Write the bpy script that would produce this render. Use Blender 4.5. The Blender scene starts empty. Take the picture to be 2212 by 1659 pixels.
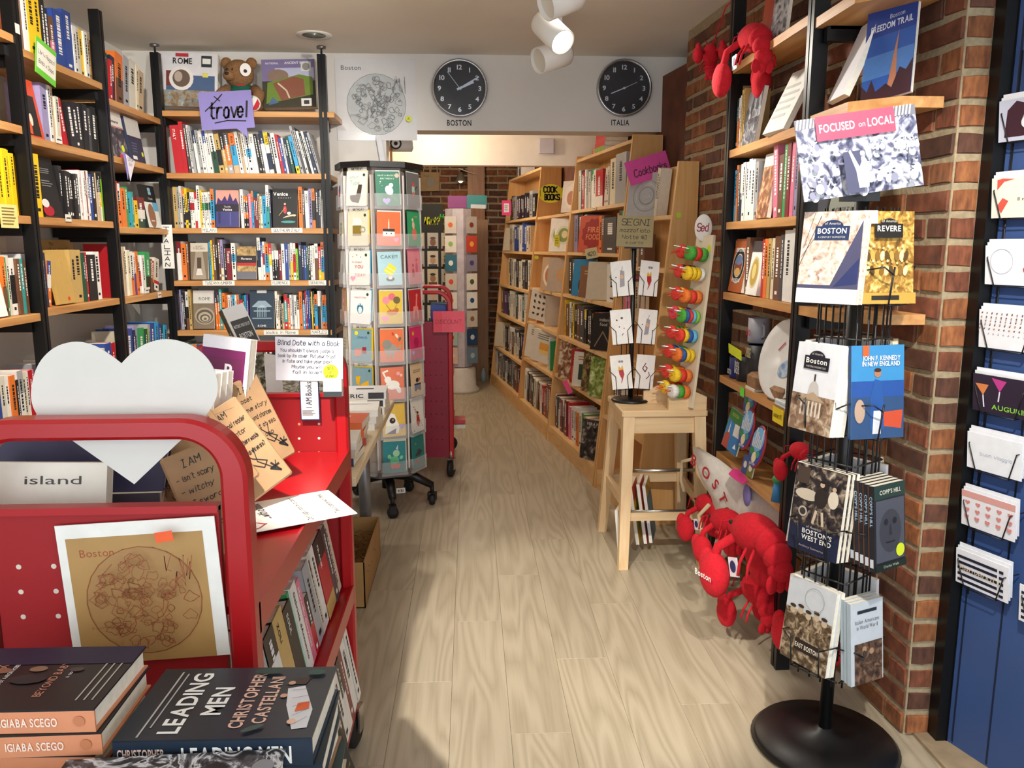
import bpy, bmesh, math, random
from mathutils import Vector, Matrix

# ------------------------------------------------------------------ camera, world, light, exposure
SC = bpy.context.scene
COL = SC.collection
_cd = bpy.data.cameras.new('camera'); CAM = bpy.data.objects.new('camera', _cd); COL.objects.link(CAM)
CAM.location = (0, 0, 1.5)
CAM.rotation_euler = (math.radians(90 - 9.7117), 0, math.radians(-2.934))
_cd.sensor_width = 36; _cd.lens = 1750 / 2212 * 36; _cd.clip_start = .02
SC.camera = CAM
SC.view_settings.view_transform = 'Standard'; SC.view_settings.look = 'None'
SC.view_settings.gamma = 1; SC.view_settings.use_curve_mapping = False
SC.view_settings.exposure = 0.03
W = bpy.data.worlds.new('daylight'); SC.world = W; W.use_nodes = True
W.node_tree.nodes['Background'].inputs[0].default_value = (.88, .94, 1, 1)
W.node_tree.nodes['Background'].inputs[1].default_value = 3.4

def spot(name, loc, target, watts, deg, blend=.4, rad=.03, col=(1, .93, .82)):
    l = bpy.data.lights.new(name, 'SPOT'); l.energy = watts; l.spot_size = math.radians(deg); l.spot_blend = blend
    l.shadow_soft_size = rad; l.color = col
    o = bpy.data.objects.new(name, l); COL.objects.link(o); o.location = loc
    o.rotation_euler = (Vector(target) - Vector(loc)).to_track_quat('-Z', 'Y').to_euler()
    return o
def bulb(name, loc, watts, rad=.05, col=(1, .85, .65)):
    l = bpy.data.lights.new(name, 'POINT'); l.energy = watts; l.shadow_soft_size = rad; l.color = col
    o = bpy.data.objects.new(name, l); COL.objects.link(o); o.location = loc
    return o
WARM = (1, .93, .82)
spot('track_lamp', (-.55, .95, 2.50), (.22, 2.74, 0), 340, 34, .5, .03, WARM)
spot('track_lamp', (.65, .90, 2.50), (1.0, 2.3, 1.15), 165, 56, .55, .03, WARM)
spot('track_lamp', (-.9, 2.2, 2.48), (-2.0, 3.7, 1.2), 170, 100, .7, .04, WARM)
spot('track_lamp', (.1, 2.9, 2.48), (-1.3, 5.0, 1.4), 100, 70, .7, .04, WARM)
spot('downlight_or_fill_lamp', (-.9, 4.1, 2.60), (-.9, 4.5, 0), 25, 130, .8, .05, WARM)
spot('track_lamp', (.3, 1.4, 2.48), (.1, 5.05, 2.3), 6, 80, .8, .04, (1, .96, .92))
for _x, _y in ((-1.2, 1.4), (.5, 3.6), (-.7, 3.3), (.6, .3)): spot('downlight_or_fill_lamp', (_x, _y, 2.6), (_x, _y, 0), 16, 160, 1., .06, WARM)  # added fill lamps without fixtures; their floor bounce lifts the ceiling
bulb('back_room_lamp', (-.25, 5.85, 2.25), 14, .06, (1, .82, .6))
bulb('back_room_lamp', (-.2, 7.4, 2.35), 30, .08, (1, .84, .64))

# ------------------------------------------------------------------ pixel of the photograph -> point on a known plane
_F = 1750.; _p = math.radians(9.71168); _y = math.radians(2.93412)
_w = Vector((math.sin(_y)*math.cos(_p), math.cos(_y)*math.cos(_p), -math.sin(_p)))
_r = Vector((math.cos(_y), -math.sin(_y), 0)); _u = _r.cross(_w); _C = Vector((0, 0, 1.5))
def P(x, y, X=None, Y=None, Z=None, pl=None):
    d = (x-1106)/_F*_r - (y-829.5)/_F*_u + _w
    if X is not None: t = X/d.x
    elif Y is not None: t = Y/d.y
    elif Z is not None: t = (Z-1.5)/d.z
    else: t = (Vector(pl[0])-_C).dot(Vector(pl[1]))/d.dot(Vector(pl[1]))
    return _C + t*d

# ------------------------------------------------------------------ materials
def lin(h):
    h = h.lstrip('#'); o = []
    for i in (0, 2, 4):
        c = int(h[i:i+2], 16)/255
        o.append(c/12.92 if c <= .04045 else ((c+.055)/1.055)**2.4)
    return (*o, 1)
_MC = {}
def mat(hexc, rough=.55, metal=0., var=.07, scale=14., bump=0., coat=0., trans=0., emit=0., name=None):
    k = (hexc, rough, metal, var, scale, bump, coat, trans, emit, name)
    if k in _MC: return _MC[k]
    m = bpy.data.materials.new(name or 'mat_'+hexc.strip('#')); m.use_nodes = True
    n = m.node_tree.nodes; L = m.node_tree.links; b = n['Principled BSDF']
    b.inputs['Roughness'].default_value = rough; b.inputs['Metallic'].default_value = metal
    c = lin(hexc); b.inputs['Base Color'].default_value = c
    if coat: b.inputs['Coat Weight'].default_value = coat; b.inputs['Coat Roughness'].default_value = .15
    if trans: b.inputs['Transmission Weight'].default_value = trans
    if emit: b.inputs['Emission Color'].default_value = c; b.inputs['Emission Strength'].default_value = emit
    if var or bump:
        t = n.new('ShaderNodeTexCoord'); z = n.new('ShaderNodeTexNoise'); z.inputs['Scale'].default_value = scale
        z.inputs['Detail'].default_value = 3; L.new(t.outputs['Object'], z.inputs['Vector'])
        if var:
            r = n.new('ShaderNodeMapRange'); r.inputs[1].default_value = .3; r.inputs[2].default_value = .7
            r.inputs[3].default_value = 1-var; r.inputs[4].default_value = 1+var
            L.new(z.outputs['Fac'], r.inputs[0])
            x = n.new('ShaderNodeVectorMath'); x.operation = 'SCALE'; x.inputs[0].default_value = c[:3]
            L.new(r.outputs[0], x.inputs['Scale']); L.new(x.outputs[0], b.inputs['Base Color'])
        if bump:
            bp = n.new('ShaderNodeBump'); bp.inputs['Strength'].default_value = bump; bp.inputs['Distance'].default_value = .004
            L.new(z.outputs['Fac'], bp.inputs['Height']); L.new(bp.outputs[0], b.inputs['Normal'])
    _MC[k] = m
    return m
def photo(name, stops, scale=30., detail=4, dist=.6, rough=.4, vor=False):
    """a printed picture: blotches of a few colours, like a halftone photograph seen from afar"""
    if name in _MC: return _MC[name]
    m = bpy.data.materials.new(name); m.use_nodes = True
    n = m.node_tree.nodes; L = m.node_tree.links; b = n['Principled BSDF']; b.inputs['Roughness'].default_value = rough
    t = n.new('ShaderNodeTexCoord')
    if vor:
        z = n.new('ShaderNodeTexVoronoi'); z.inputs['Scale'].default_value = scale; out = z.outputs['Distance']
        q = n.new('ShaderNodeTexNoise'); q.inputs['Scale'].default_value = scale*.6; q.inputs['Detail'].default_value = 3
        a = n.new('ShaderNodeMath'); a.operation = 'ADD'; L.new(t.outputs['Object'], q.inputs['Vector']); L.new(q.outputs['Fac'], a.inputs[0]); L.new(out, a.inputs[1])
        s = n.new('ShaderNodeMath'); s.operation = 'SUBTRACT'; s.inputs[1].default_value = .42; L.new(a.outputs[0], s.inputs[0]); out = s.outputs[0]
    else:
        z = n.new('ShaderNodeTexNoise'); z.inputs['Scale'].default_value = scale; z.inputs['Detail'].default_value = detail
        z.inputs['Distortion'].default_value = dist; out = z.outputs['Fac']
    L.new(t.outputs['Object'], z.inputs['Vector'])
    r = n.new('ShaderNodeValToRGB'); e = r.color_ramp.elements
    while len(e) < len(stops): e.new(.5)
    for i, (p, c) in enumerate(stops): e[i].position = p; e[i].color = lin(c)
    L.new(out, r.inputs[0]); L.new(r.outputs[0], b.inputs['Base Color'])
    _MC[name] = m
    return m
def wood(name, c1, c2, sc=(3, 3, 40), rough=.45, axis=0, bump=.05):
    if name in _MC: return _MC[name]
    m = bpy.data.materials.new(name); m.use_nodes = True
    n = m.node_tree.nodes; L = m.node_tree.links; b = n['Principled BSDF']; b.inputs['Roughness'].default_value = rough
    t = n.new('ShaderNodeTexCoord'); mp = n.new('ShaderNodeMapping'); s = [26, 26, 26]; s[axis] = 2.2
    mp.inputs['Scale'].default_value = s; L.new(t.outputs['Object'], mp.inputs['Vector'])
    z = n.new('ShaderNodeTexNoise'); z.inputs['Scale'].default_value = 1.; z.inputs['Detail'].default_value = 5; z.inputs['Distortion'].default_value = .8
    L.new(mp.outputs[0], z.inputs['Vector'])
    r = n.new('ShaderNodeValToRGB'); e = r.color_ramp.elements; e[0].position = .3; e[1].position = .72
    e[0].color = lin(c1); e[1].color = lin(c2)
    L.new(z.outputs['Fac'], r.inputs[0]); L.new(r.outputs[0], b.inputs['Base Color'])
    bp = n.new('ShaderNodeBump'); bp.inputs['Strength'].default_value = bump; bp.inputs['Distance'].default_value = .003
    L.new(z.outputs['Fac'], bp.inputs['Height']); L.new(bp.outputs[0], b.inputs['Normal'])
    _MC[name] = m
    return m

PAL = dict(r=('c01f2b', 'red'), m=('7a1f2a', 'maroon'), o=('e87a2c', 'orange'), y=('f2c81e', 'yellow'), g=('2f9a58', 'green'),
           e=('1f4d3c', 'dark green'), l=('8fcf3a', 'lime'), b=('35a3d8', 'sky blue'), u=('2c4a9a', 'royal blue'), n=('1d2a48', 'navy'),
           p=('5b3a86', 'purple'), i=('e07a98', 'pink'), k=('1c1b1d', 'black'), d=('4a494c', 'charcoal'), s=('a9abb0', 'grey'),
           w=('ecebe6', 'white'), c=('e6dcc0', 'cream'), t=('c9a866', 'tan'), h=('6f4a34', 'brown'), a=('3a9c98', 'teal'),
           v=('9a92bc', 'lavender'), f=('c8b090', 'beige'), x=('d9d4c6', 'ivory'))
def pc(ch): return mat(PAL[ch][0], .42, var=.05, scale=40)
PAPER = mat('efe8d6', .8, var=.06, scale=90)
WHITE = mat('f2f1ee', .6, var=.02)
BLACK = mat('0f0f11', .4, var=.1)
INK = mat('17161a', .6, var=0)
BMETAL = mat('0c0d0f', .38, .3, var=.1, scale=30)

# ------------------------------------------------------------------ mesh builder
I4 = Matrix.Identity(4)
WL = {}
def frame(o, x, y):
    x = Vector(x).normalized(); y = Vector(y); y = (y - x*y.dot(x)).normalized(); z = x.cross(y)
    m = Matrix.Identity(4)
    for i in range(3): m[i][0] = x[i]; m[i][1] = y[i]; m[i][2] = z[i]; m[i][3] = o[i]
    return m
def T(x, y, z): return Matrix.Translation((x, y, z))
def R(a, ax): return Matrix.Rotation(math.radians(a), 4, ax)
def tag(o, label=None, cat=None, group=None, kind=None):
    if label: o['label'] = label
    if cat: o['category'] = cat
    if group: o['group'] = group
    if kind: o['kind'] = kind
    return o
def empty(name, loc, label=None, cat=None, group=None, kind=None):
    o = bpy.data.objects.new(name, None); COL.objects.link(o); o.location = loc; o.empty_display_size = .05
    WL[o.name] = Vector(loc)
    return tag(o, label, cat, group, kind)
class MB:
    def __init__(s): s.v = []; s.f = []; s.i = []; s.m = []; s.sm = []
    def mi(s, m):
        if m not in s.m: s.m.append(m)
        return s.m.index(m)
    def add(s, vs, fs, m, M=I4, smooth=False):
        o = len(s.v); s.v += [M @ Vector(v) for v in vs]; k = s.mi(m)
        for f in fs: s.f.append([o+a for a in f]); s.i.append(k); s.sm.append(smooth)
        return s
    def box(s, x0, x1, y0, y1, z0, z1, m, M=I4, fm=None):
        """fm: dict face -> material; faces: -z +z -y +x +y -x"""
        vs = [(x0,y0,z0),(x1,y0,z0),(x1,y1,z0),(x0,y1,z0),(x0,y0,z1),(x1,y0,z1),(x1,y1,z1),(x0,y1,z1)]
        fs = dict(zip(('-z','+z','-y','+x','+y','-x'), ((0,3,2,1),(4,5,6,7),(0,1,5,4),(1,2,6,5),(2,3,7,6),(3,0,4,7))))
        if not fm: return s.add(vs, fs.values(), m, M)
        o = len(s.v); s.v += [M @ Vector(v) for v in vs]
        for n, f in fs.items(): s.f.append([o+a for a in f]); s.i.append(s.mi(fm.get(n, m))); s.sm.append(False)
        return s
    def cbox(s, c, d, m, M=I4): return s.box(c[0]-d[0]/2, c[0]+d[0]/2, c[1]-d[1]/2, c[1]+d[1]/2, c[2]-d[2]/2, c[2]+d[2]/2, m, M)
    def bbox(s, x0, x1, y0, y1, z0, z1, m, b=.004, M=I4):
        """box with chamfered vertical edges and top"""
        pts = [(x0+b,y0),(x1-b,y0),(x1,y0+b),(x1,y1-b),(x1-b,y1),(x0+b,y1),(x0,y1-b),(x0,y0+b)]
        cx, cy = (x0+x1)/2, (y0+y1)/2
        ins = [(cx+(x-cx)*(1-2*b/max(x1-x0,1e-6)), cy+(y-cy)*(1-2*b/max(y1-y0,1e-6))) for x, y in pts]
        vs = [(x,y,z0) for x,y in pts]+[(x,y,z1-b) for x,y in pts]+[(x,y,z1) for x,y in ins]
        fs = [tuple(range(7,-1,-1)), tuple(range(16,24))]
        for a in (0, 8):
            for k in range(8): fs.append((a+k, a+(k+1)%8, a+8+(k+1)%8, a+8+k))
        return s.add(vs, fs, m, M)
    def prism(s, pts, z0, z1, m, M=I4, side=None, smooth=False):
        n = len(pts); vs = [(x,y,z0) for x,y in pts]+[(x,y,z1) for x,y in pts]
        s.add(vs, [tuple(range(n-1,-1,-1)), tuple(range(n,2*n))], m, M)
        return s.add(vs, [(k,(k+1)%n,n+(k+1)%n,n+k) for k in range(n)], side or m, M, smooth)
    def tube(s, pts, r, m, n=8, M=I4, cap=True, closed=False):
        pts = [Vector(p) for p in pts]; vs = []; k = len(pts); rr = r if isinstance(r, (list, tuple)) else [r]*k
        up = None
        for j, p in enumerate(pts):
            a = pts[j-1] if j else (pts[-1] if closed else p); b = pts[j+1] if j < k-1 else (pts[0] if closed else p)
            d = (b-a).normalized()
            if up is None: up = Vector((0,0,1)) if abs(d.z) < .9 else Vector((1,0,0))
            sx = d.cross(up)
            if sx.length < 1e-4: sx = d.cross(Vector((1,.3,0)))
            sx.normalize(); sy = sx.cross(d).normalized(); up = sy
            for q in range(n):
                t = 2*math.pi*q/n; vs.append(p + rr[j]*(math.cos(t)*sx + math.sin(t)*sy))
        fs = []
        for j in range(k if closed else k-1):
            for q in range(n):
                a = j*n; b = ((j+1) % k)*n; fs.append((a+q, a+(q+1)%n, b+(q+1)%n, b+q))
        if cap and not closed: fs += [tuple(range(n-1,-1,-1)), tuple(range((k-1)*n, k*n))]
        return s.add(vs, fs, m, M, True)
    def lathe(s, prof, m, n=24, M=I4, smooth=True, cap=True):
        vs = []; k = len(prof)
        for r, z in prof:
            for q in range(n):
                t = 2*math.pi*q/n; vs.append((r*math.cos(t), r*math.sin(t), z))
        fs = [(j*n+q, j*n+(q+1)%n, (j+1)*n+(q+1)%n, (j+1)*n+q) for j in range(k-1) for q in range(n)]
        if cap and prof[0][0] > 1e-5: fs.append(tuple(range(n-1,-1,-1)))
        if cap and prof[-1][0] > 1e-5: fs.append(tuple(range((k-1)*n, k*n)))
        return s.add(vs, fs, m, M, smooth)
    def ell(s, c, r, m, M=I4, n=16, k=10):
        vs = []; fs = []
        for j in range(1, k):
            a = math.pi*j/k
            for q in range(n):
                t = 2*math.pi*q/n; vs.append((c[0]+r[0]*math.sin(a)*math.cos(t), c[1]+r[1]*math.sin(a)*math.sin(t), c[2]+r[2]*math.cos(a)))
        vs += [(c[0],c[1],c[2]+r[2]), (c[0],c[1],c[2]-r[2])]; t0 = len(vs)-2
        for j in range(k-2):
            for q in range(n): fs.append((j*n+q, (j+1)*n+q, (j+1)*n+(q+1)%n, j*n+(q+1)%n))
        for q in range(n): fs.append((t0, q, (q+1)%n)); fs.append((t0+1, (k-2)*n+(q+1)%n, (k-2)*n+q))
        return s.add(vs, fs, m, M, True)
    def disc(s, c, r, m, M=I4, n=20, z=0, ry=None, rot=0):
        ry = ry or r; ca, sa = math.cos(math.radians(rot)), math.sin(math.radians(rot))
        vs = []
        for q in range(n):
            t = 2*math.pi*q/n; a, b = r*math.cos(t), ry*math.sin(t); vs.append((c[0]+a*ca-b*sa, c[1]+a*sa+b*ca, z))
        return s.add(vs, [tuple(range(n))], m, M)
    def poly(s, pts, m, M=I4, z=0): return s.add([(x,y,z) for x,y in pts], [tuple(range(len(pts)))], m, M)
    def line(s, pts, wd, m, M=I4, z=0):
        for a, b in zip(pts, pts[1:]):
            dx, dy = b[0]-a[0], b[1]-a[1]; l = math.hypot(dx, dy) or 1e-6; nx, ny = -dy/l*wd/2, dx/l*wd/2; ex, ey = dx/l*wd*.3, dy/l*wd*.3
            s.add([(a[0]+nx-ex,a[1]+ny-ey,z),(a[0]-nx-ex,a[1]-ny-ey,z),(b[0]-nx+ex,b[1]-ny+ey,z),(b[0]+nx+ex,b[1]+ny+ey,z)], [(0,1,2,3)], m, M)
        return s
    def text(s, t, h, m, M=I4, z=0, bold=False, width=None, align='l', x=0, y=0, sx=1., shear=0.):
        """print letters of cap height h, baseline start at x, y"""
        w = twidth(t, bold); k = h/.72; kx = k*sx
        if width: kx = width/max(w, 1e-6)
        ox = x - (w*kx/2 if align == 'c' else w*kx if align == 'r' else 0)
        for ch in t:
            if ch == ' ': ox += .3*kx; continue
            vs, fs, adv = GL[bold].get(ch) or GL[bold]['x']
            s.add([(ox+vx*kx+vy*k*shear, y+vy*k, z) for vx, vy in vs], fs, m, M)
            ox += adv*kx
        return s
    def hand(s, t, h, m, M=I4, z=0, x=0, y=0, wd=None, sx=1., width=None, align='l', jit=.0, seed=1, shear=.1):
        """pen-written words of cap height h"""
        rnd = random.Random(seed); k = h/6; kx = k*sx; w = sum(hadv(c) for c in t)
        if width: kx = width/max(w, 1)
        ox = x - (w*kx/2 if align == 'c' else 0); wd = wd or h*.11
        for ch in t:
            for st in HF.get(ch, '').split('|'):
                if not st.strip(): continue
                pts = []
                for q in st.split():
                    yy = {'a': -1, 'b': -2}.get(q[1]); yy = int(q[1]) if yy is None else yy
                    pts.append((ox+(int(q[0])+rnd.uniform(-jit, jit))*kx+yy*k*shear, y+(yy+rnd.uniform(-jit, jit))*k))
                s.line(pts, wd, m, M, z)
            ox += hadv(ch)*kx
        return s
    def build(s, name, parent=None, label=None, cat=None, group=None, kind=None, org=None):
        me = bpy.data.meshes.new(name)
        if parent is not None: off = WL[parent.name]
        elif org is not None: off = Vector(org)
        else:
            xs = [v.x for v in s.v]; ys = [v.y for v in s.v]; zs = [v.z for v in s.v]
            off = Vector(((min(xs)+max(xs))/2, (min(ys)+max(ys))/2, min(zs)))
        me.from_pydata([v-off for v in s.v], [], s.f)
        for m in s.m: me.materials.append(m)
        me.polygons.foreach_set('material_index', s.i); me.polygons.foreach_set('use_smooth', s.sm); me.update()
        o = bpy.data.objects.new(name, me); COL.objects.link(o)
        if parent is not None: o.parent = parent; WL[o.name] = off.copy()
        else: o.location = off; WL[o.name] = off.copy()
        return tag(o, label, cat, group, kind)

# letters of the print font, made once into flat outlines
GL = {False: {}, True: {}}
def _glyphs():
    chars = "ABCDEFGHIJKLMNOPQRSTUVWXYZabcdefghijklmnopqrstuvwxyz0123456789.,!?'&$:-/@|"
    obs = []
    for b in (False, True):
        for ch in chars:
            c = bpy.data.curves.new('glyph', 'FONT'); c.body = ch; c.resolution_u = 3; c.offset = .022 if b else 0; c.fill_mode = 'FRONT'
            o = bpy.data.objects.new('glyph', c); COL.objects.link(o); obs.append((b, ch, o))
    bpy.context.view_layer.update(); dg = bpy.context.evaluated_depsgraph_get()
    for b, ch, o in obs:
        me = o.evaluated_get(dg).to_mesh()
        vs = [(v.co.x, v.co.y) for v in me.vertices]; fs = [tuple(p.vertices) for p in me.polygons]
        x0 = min((v[0] for v in vs), default=0); x1 = max((v[0] for v in vs), default=.3)
        GL[b][ch] = ([(x-x0+.03, y) for x, y in vs], fs, x1-x0+.09)
        o.evaluated_get(dg).to_mesh_clear()
    for b, ch, o in obs:
        c = o.data; bpy.data.objects.remove(o); bpy.data.curves.remove(c)
_glyphs()
def twidth(t, bold=False): return sum(.3 if c == ' ' else GL[bold].get(c, GL[bold]['x'])[2] for c in t)
HF = {'a':'33 24 14 03 01 10 20 31 33 30','b':'06 00 20 31 33 24 04','c':'33 24 14 03 01 10 20 31','d':'36 30 10 01 03 14 34','e':'02 32 33 24 14 03 01 10 20 31',
'f':'35 26 15 10|04 24','g':'33 14 03 01 10 30|34 3a 2b 0b','h':'06 00|03 14 24 33 30','i':'14 10|15 16','j':'24 2a 1b 0a|25 26','k':'06 00|34 02 30','l':'16 10',
'm':'00 04 14 23 20|23 34 43 40','n':'00 04|03 14 24 33 30','o':'14 03 01 10 20 31 33 24 14','p':'0b 04 24 33 31 20 00','q':'3b 34 14 03 01 10 30','r':'00 04|02 14 34',
's':'33 24 14 03 12 22 31 20 10 01','t':'16 11 20 30|04 34','u':'04 01 10 20 31|34 30','v':'04 20 44','w':'04 10 23 30 44','x':'04 30|34 00','y':'04 20|44 0b','z':'04 34 00 30',
'A':'00 26 40|12 32','B':'00 06 26 35 34 23 03|23 32 31 20 00','C':'45 36 16 05 01 10 30 41','D':'00 06 26 44 42 20 00','E':'46 06 00 40|03 33','F':'46 06 00|03 33',
'G':'45 36 16 05 01 10 30 41 43 23','H':'00 06|40 46|03 43','I':'06 26|16 10|00 20','J':'36 31 20 10 01','K':'06 00|46 03 40','L':'06 00 40','M':'00 06 23 46 40','N':'00 06 40 46',
'O':'16 05 01 10 30 41 45 36 16','P':'00 06 36 45 44 33 03','Q':'16 05 01 10 30 41 45 36 16|22 40','R':'00 06 36 45 44 33 03|23 40','S':'45 36 16 05 04 13 33 42 41 30 10 01',
'T':'06 46|26 20','U':'06 01 10 30 41 46','V':'06 20 46','W':'06 10 23 30 46','X':'06 40|46 00','Y':'06 23 46|23 20','Z':'06 46 00 40',
'0':'16 05 01 10 20 31 35 26 16','1':'05 16 10','2':'05 16 26 35 34 00 30','3':'06 36 23 32 31 20 00','5':'36 06 04 24 33 31 20 00','6':'26 04 01 10 20 31 32 23 03','7':'06 36 10',
'!':'16 12|11 10','$':'45 05 03 43 41 01|26 20','?':'05 16 36 44 22 21|20 21',"'":'16 15','.':'00 01',',':'01 0a','/':'00 46','-':'03 33'}
def hadv(c): return 2.6 if c == ' ' else 2.2 if c in "ilI!'.," else 5.4 if c in 'mwMWVNTAHKOGDCEXYZU' else 4.4

# printed boards and covers: elements are drawn on the front face, in fractions of width and height from the lower corner
def hm(c): return c if not isinstance(c, str) else mat(c, .5, var=.04, scale=30)
def heart(n=24):
    o = []
    for k in range(n):
        t = 2*math.pi*k/n; o.append((16*math.sin(t)**3/17, (13*math.cos(t)-5*math.cos(2*t)-2*math.cos(3*t)-math.cos(4*t))/17))
    return o
def prints(mb, els, w, h, M, z=.0004, dz=.00025):
    for e in els:
        k = e[0]; z += dz
        if k == 'c': mb.disc((e[1]*w-w/2, e[2]*h-h/2), e[3]*w, hm(e[4]), M, 18, z)
        elif k == 'e': mb.disc((e[1]*w-w/2, e[2]*h-h/2), e[3]*w, hm(e[5]), M, 18, z, e[4]*w, e[6] if len(e) > 6 else 0)
        elif k == 'r': mb.poly([(e[1]*w-w/2,e[2]*h-h/2),(e[3]*w-w/2,e[2]*h-h/2),(e[3]*w-w/2,e[4]*h-h/2),(e[1]*w-w/2,e[4]*h-h/2)], hm(e[5]), M, z)
        elif k == 'p': mb.poly([(x*w-w/2, y*h-h/2) for x, y in e[1]], hm(e[2]), M, z)
        elif k == 'h': mb.poly([(e[1]*w-w/2+x*e[3]*w, e[2]*h-h/2+y*e[3]*w) for x, y in heart()], hm(e[4]), M, z)
        elif k == 't': mb.text(e[1], e[4]*h, hm(e[5]), M, z, True, width=(e[6]*w if len(e) > 6 else None), align='c', x=e[2]*w-w/2, y=e[3]*h-h/2)
        elif k == 'T': mb.text(e[1], e[4]*h, hm(e[5]), M, z, False, width=(e[6]*w if len(e) > 6 else None), align='c', x=e[2]*w-w/2, y=e[3]*h-h/2)
        elif k == 'w': mb.hand(e[1], e[4]*h, hm(e[5]), M, z, x=e[2]*w-w/2, y=e[3]*h-h/2, width=(e[6]*w if len(e) > 6 else None), align='c', jit=.15, wd=(e[7]*h if len(e) > 7 else None))
        elif k == 'l': mb.line([(x*w-w/2, y*h-h/2) for x, y in e[1]], e[2]*w, hm(e[3]), M, z)
        elif k == 'ring': mb.line([(e[1]*w-w/2+e[3]*w*math.cos(a*.2618), e[2]*h-h/2+e[3]*w*math.sin(a*.2618)) for a in range(25)], e[4]*w, hm(e[5]), M, z)
        elif k == 'lines':   # rows of tiny unreadable print
            _, x0, y0, x1, y1, n, c = e
            rn = random.Random(int(x0*997+y0*311+n))
            for q in range(n):
                yy = y1+(y0-y1)*(q+.5)/n; xe = x0+(x1-x0)*rn.uniform(.7, 1)
                mb.line([(x0*w-w/2, yy*h-h/2), (xe*w-w/2, yy*h-h/2)], abs(y1-y0)*h/n*.38, hm(c), M, z)
def board(name, M, w, h, base, els, t=.002, parent=None, back=None, rnd=0, **kw):
    """a flat sheet or board whose front face centre is the frame M (x right, y up, z to the viewer)"""
    mb = MB(); b = hm(base)
    if rnd:
        pts = []
        for cx, cy, a0 in ((w/2-rnd,h/2-rnd,0),(-w/2+rnd,h/2-rnd,90),(-w/2+rnd,-h/2+rnd,180),(w/2-rnd,-h/2+rnd,270)):
            for q in range(5): a = math.radians(a0+q*22.5); pts.append((cx+rnd*math.cos(a), cy+rnd*math.sin(a)))
        mb.prism(pts, -t, 0, b, M)
    else: mb.box(-w/2, w/2, -h/2, h/2, -t, 0, b, M, fm={'-z': hm(back) if back else b})
    prints(mb, els, w, h, M)
    return mb.build(name, parent, **kw)
def cover(name, M, w, h, t, base, els, spine=None, hard=False, parent=None, spines=None, sp='-x', **kw):
    """a book whose front cover centre is the frame M; sp: side of the spine"""
    mb = MB(); b = hm(base); s = hm(spine) if spine else b; c = .0025 if hard else .0008; g = .004 if hard else .0006
    mb.box(-w/2, w/2, -h/2, h/2, -c, 0, b, M); mb.box(-w/2, w/2, -h/2, h/2, -t, -t+c, s, M)
    if sp == '-x': mb.box(-w/2, -w/2+c, -h/2, h/2, -t+c, -c, s, M); mb.box(-w/2+c, w/2-g, -h/2+g, h/2-g, -t+c, -c, PAPER, M)
    elif sp == '+x': mb.box(w/2-c, w/2, -h/2, h/2, -t+c, -c, s, M); mb.box(-w/2+g, w/2-c, -h/2+g, h/2-g, -t+c, -c, PAPER, M)
    else: mb.box(-w/2, w/2, -h/2, -h/2+c, -t+c, -c, s, M); mb.box(-w/2+g, w/2-g, -h/2+c, h/2-g, -t+c, -c, PAPER, M)
    prints(mb, els, w, h, M)
    if spines:
        if sp == '-x': SM = M @ frame((-w/2-.0004, 0, -t/2), (0, -1, 0), (0, 0, 1)); prints(mb, spines, h, t, SM)
        elif sp == '+x': SM = M @ frame((w/2+.0004, 0, -t/2), (0, 1, 0), (0, 0, 1)); prints(mb, spines, h, t, SM)
        else: SM = M @ frame((0, -h/2-.0004, -t/2), (1, 0, 0), (0, 0, 1)); prints(mb, spines, w, t, SM)
    return mb.build(name, parent, **kw)

ORD = 'first second third fourth fifth sixth seventh eighth ninth tenth eleventh twelfth thirteenth fourteenth fifteenth sixteenth seventeenth eighteenth nineteenth twentieth'.split()
def ordw(n):
    if n <= 20: return ORD[n-1]
    t, u = divmod(n, 10); tens = {2: 'twent', 3: 'thirt', 4: 'fort', 5: 'fift', 6: 'sixt'}[t]
    return tens+'ieth' if u == 0 else tens+'y-'+ORD[u-1]
def colname(bands):
    o = []
    for ch in bands:
        c = PAL[ch][1]
        if c not in o: o.append(c)
    return ' and '.join(o[:2])
import re
def parse(tok):
    m = re.match(r'^(F?)([a-z0-9_]+)@([\d.]+),([\d.]+)(?:~(-?[\d.]+))?(?:\|(.*))?$', tok)
    f, a, t, h, lean, txt = m.groups()
    if f: return dict(face=a, t=float(t)/1000, h=float(h)/100, lean=float(lean or 0), txt=None)
    bands = re.findall(r'([a-z])(\d?)', a); n = [(c, float(k) if k else 10.) for c, k in bands]
    s = sum(k for _, k in n)
    return dict(face=None, bands=[(c, k/s) for c, k in n], t=float(t)/1000, h=float(h)/100, lean=float(lean or 0), txt=(txt or '').replace('_', ' '))
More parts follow.
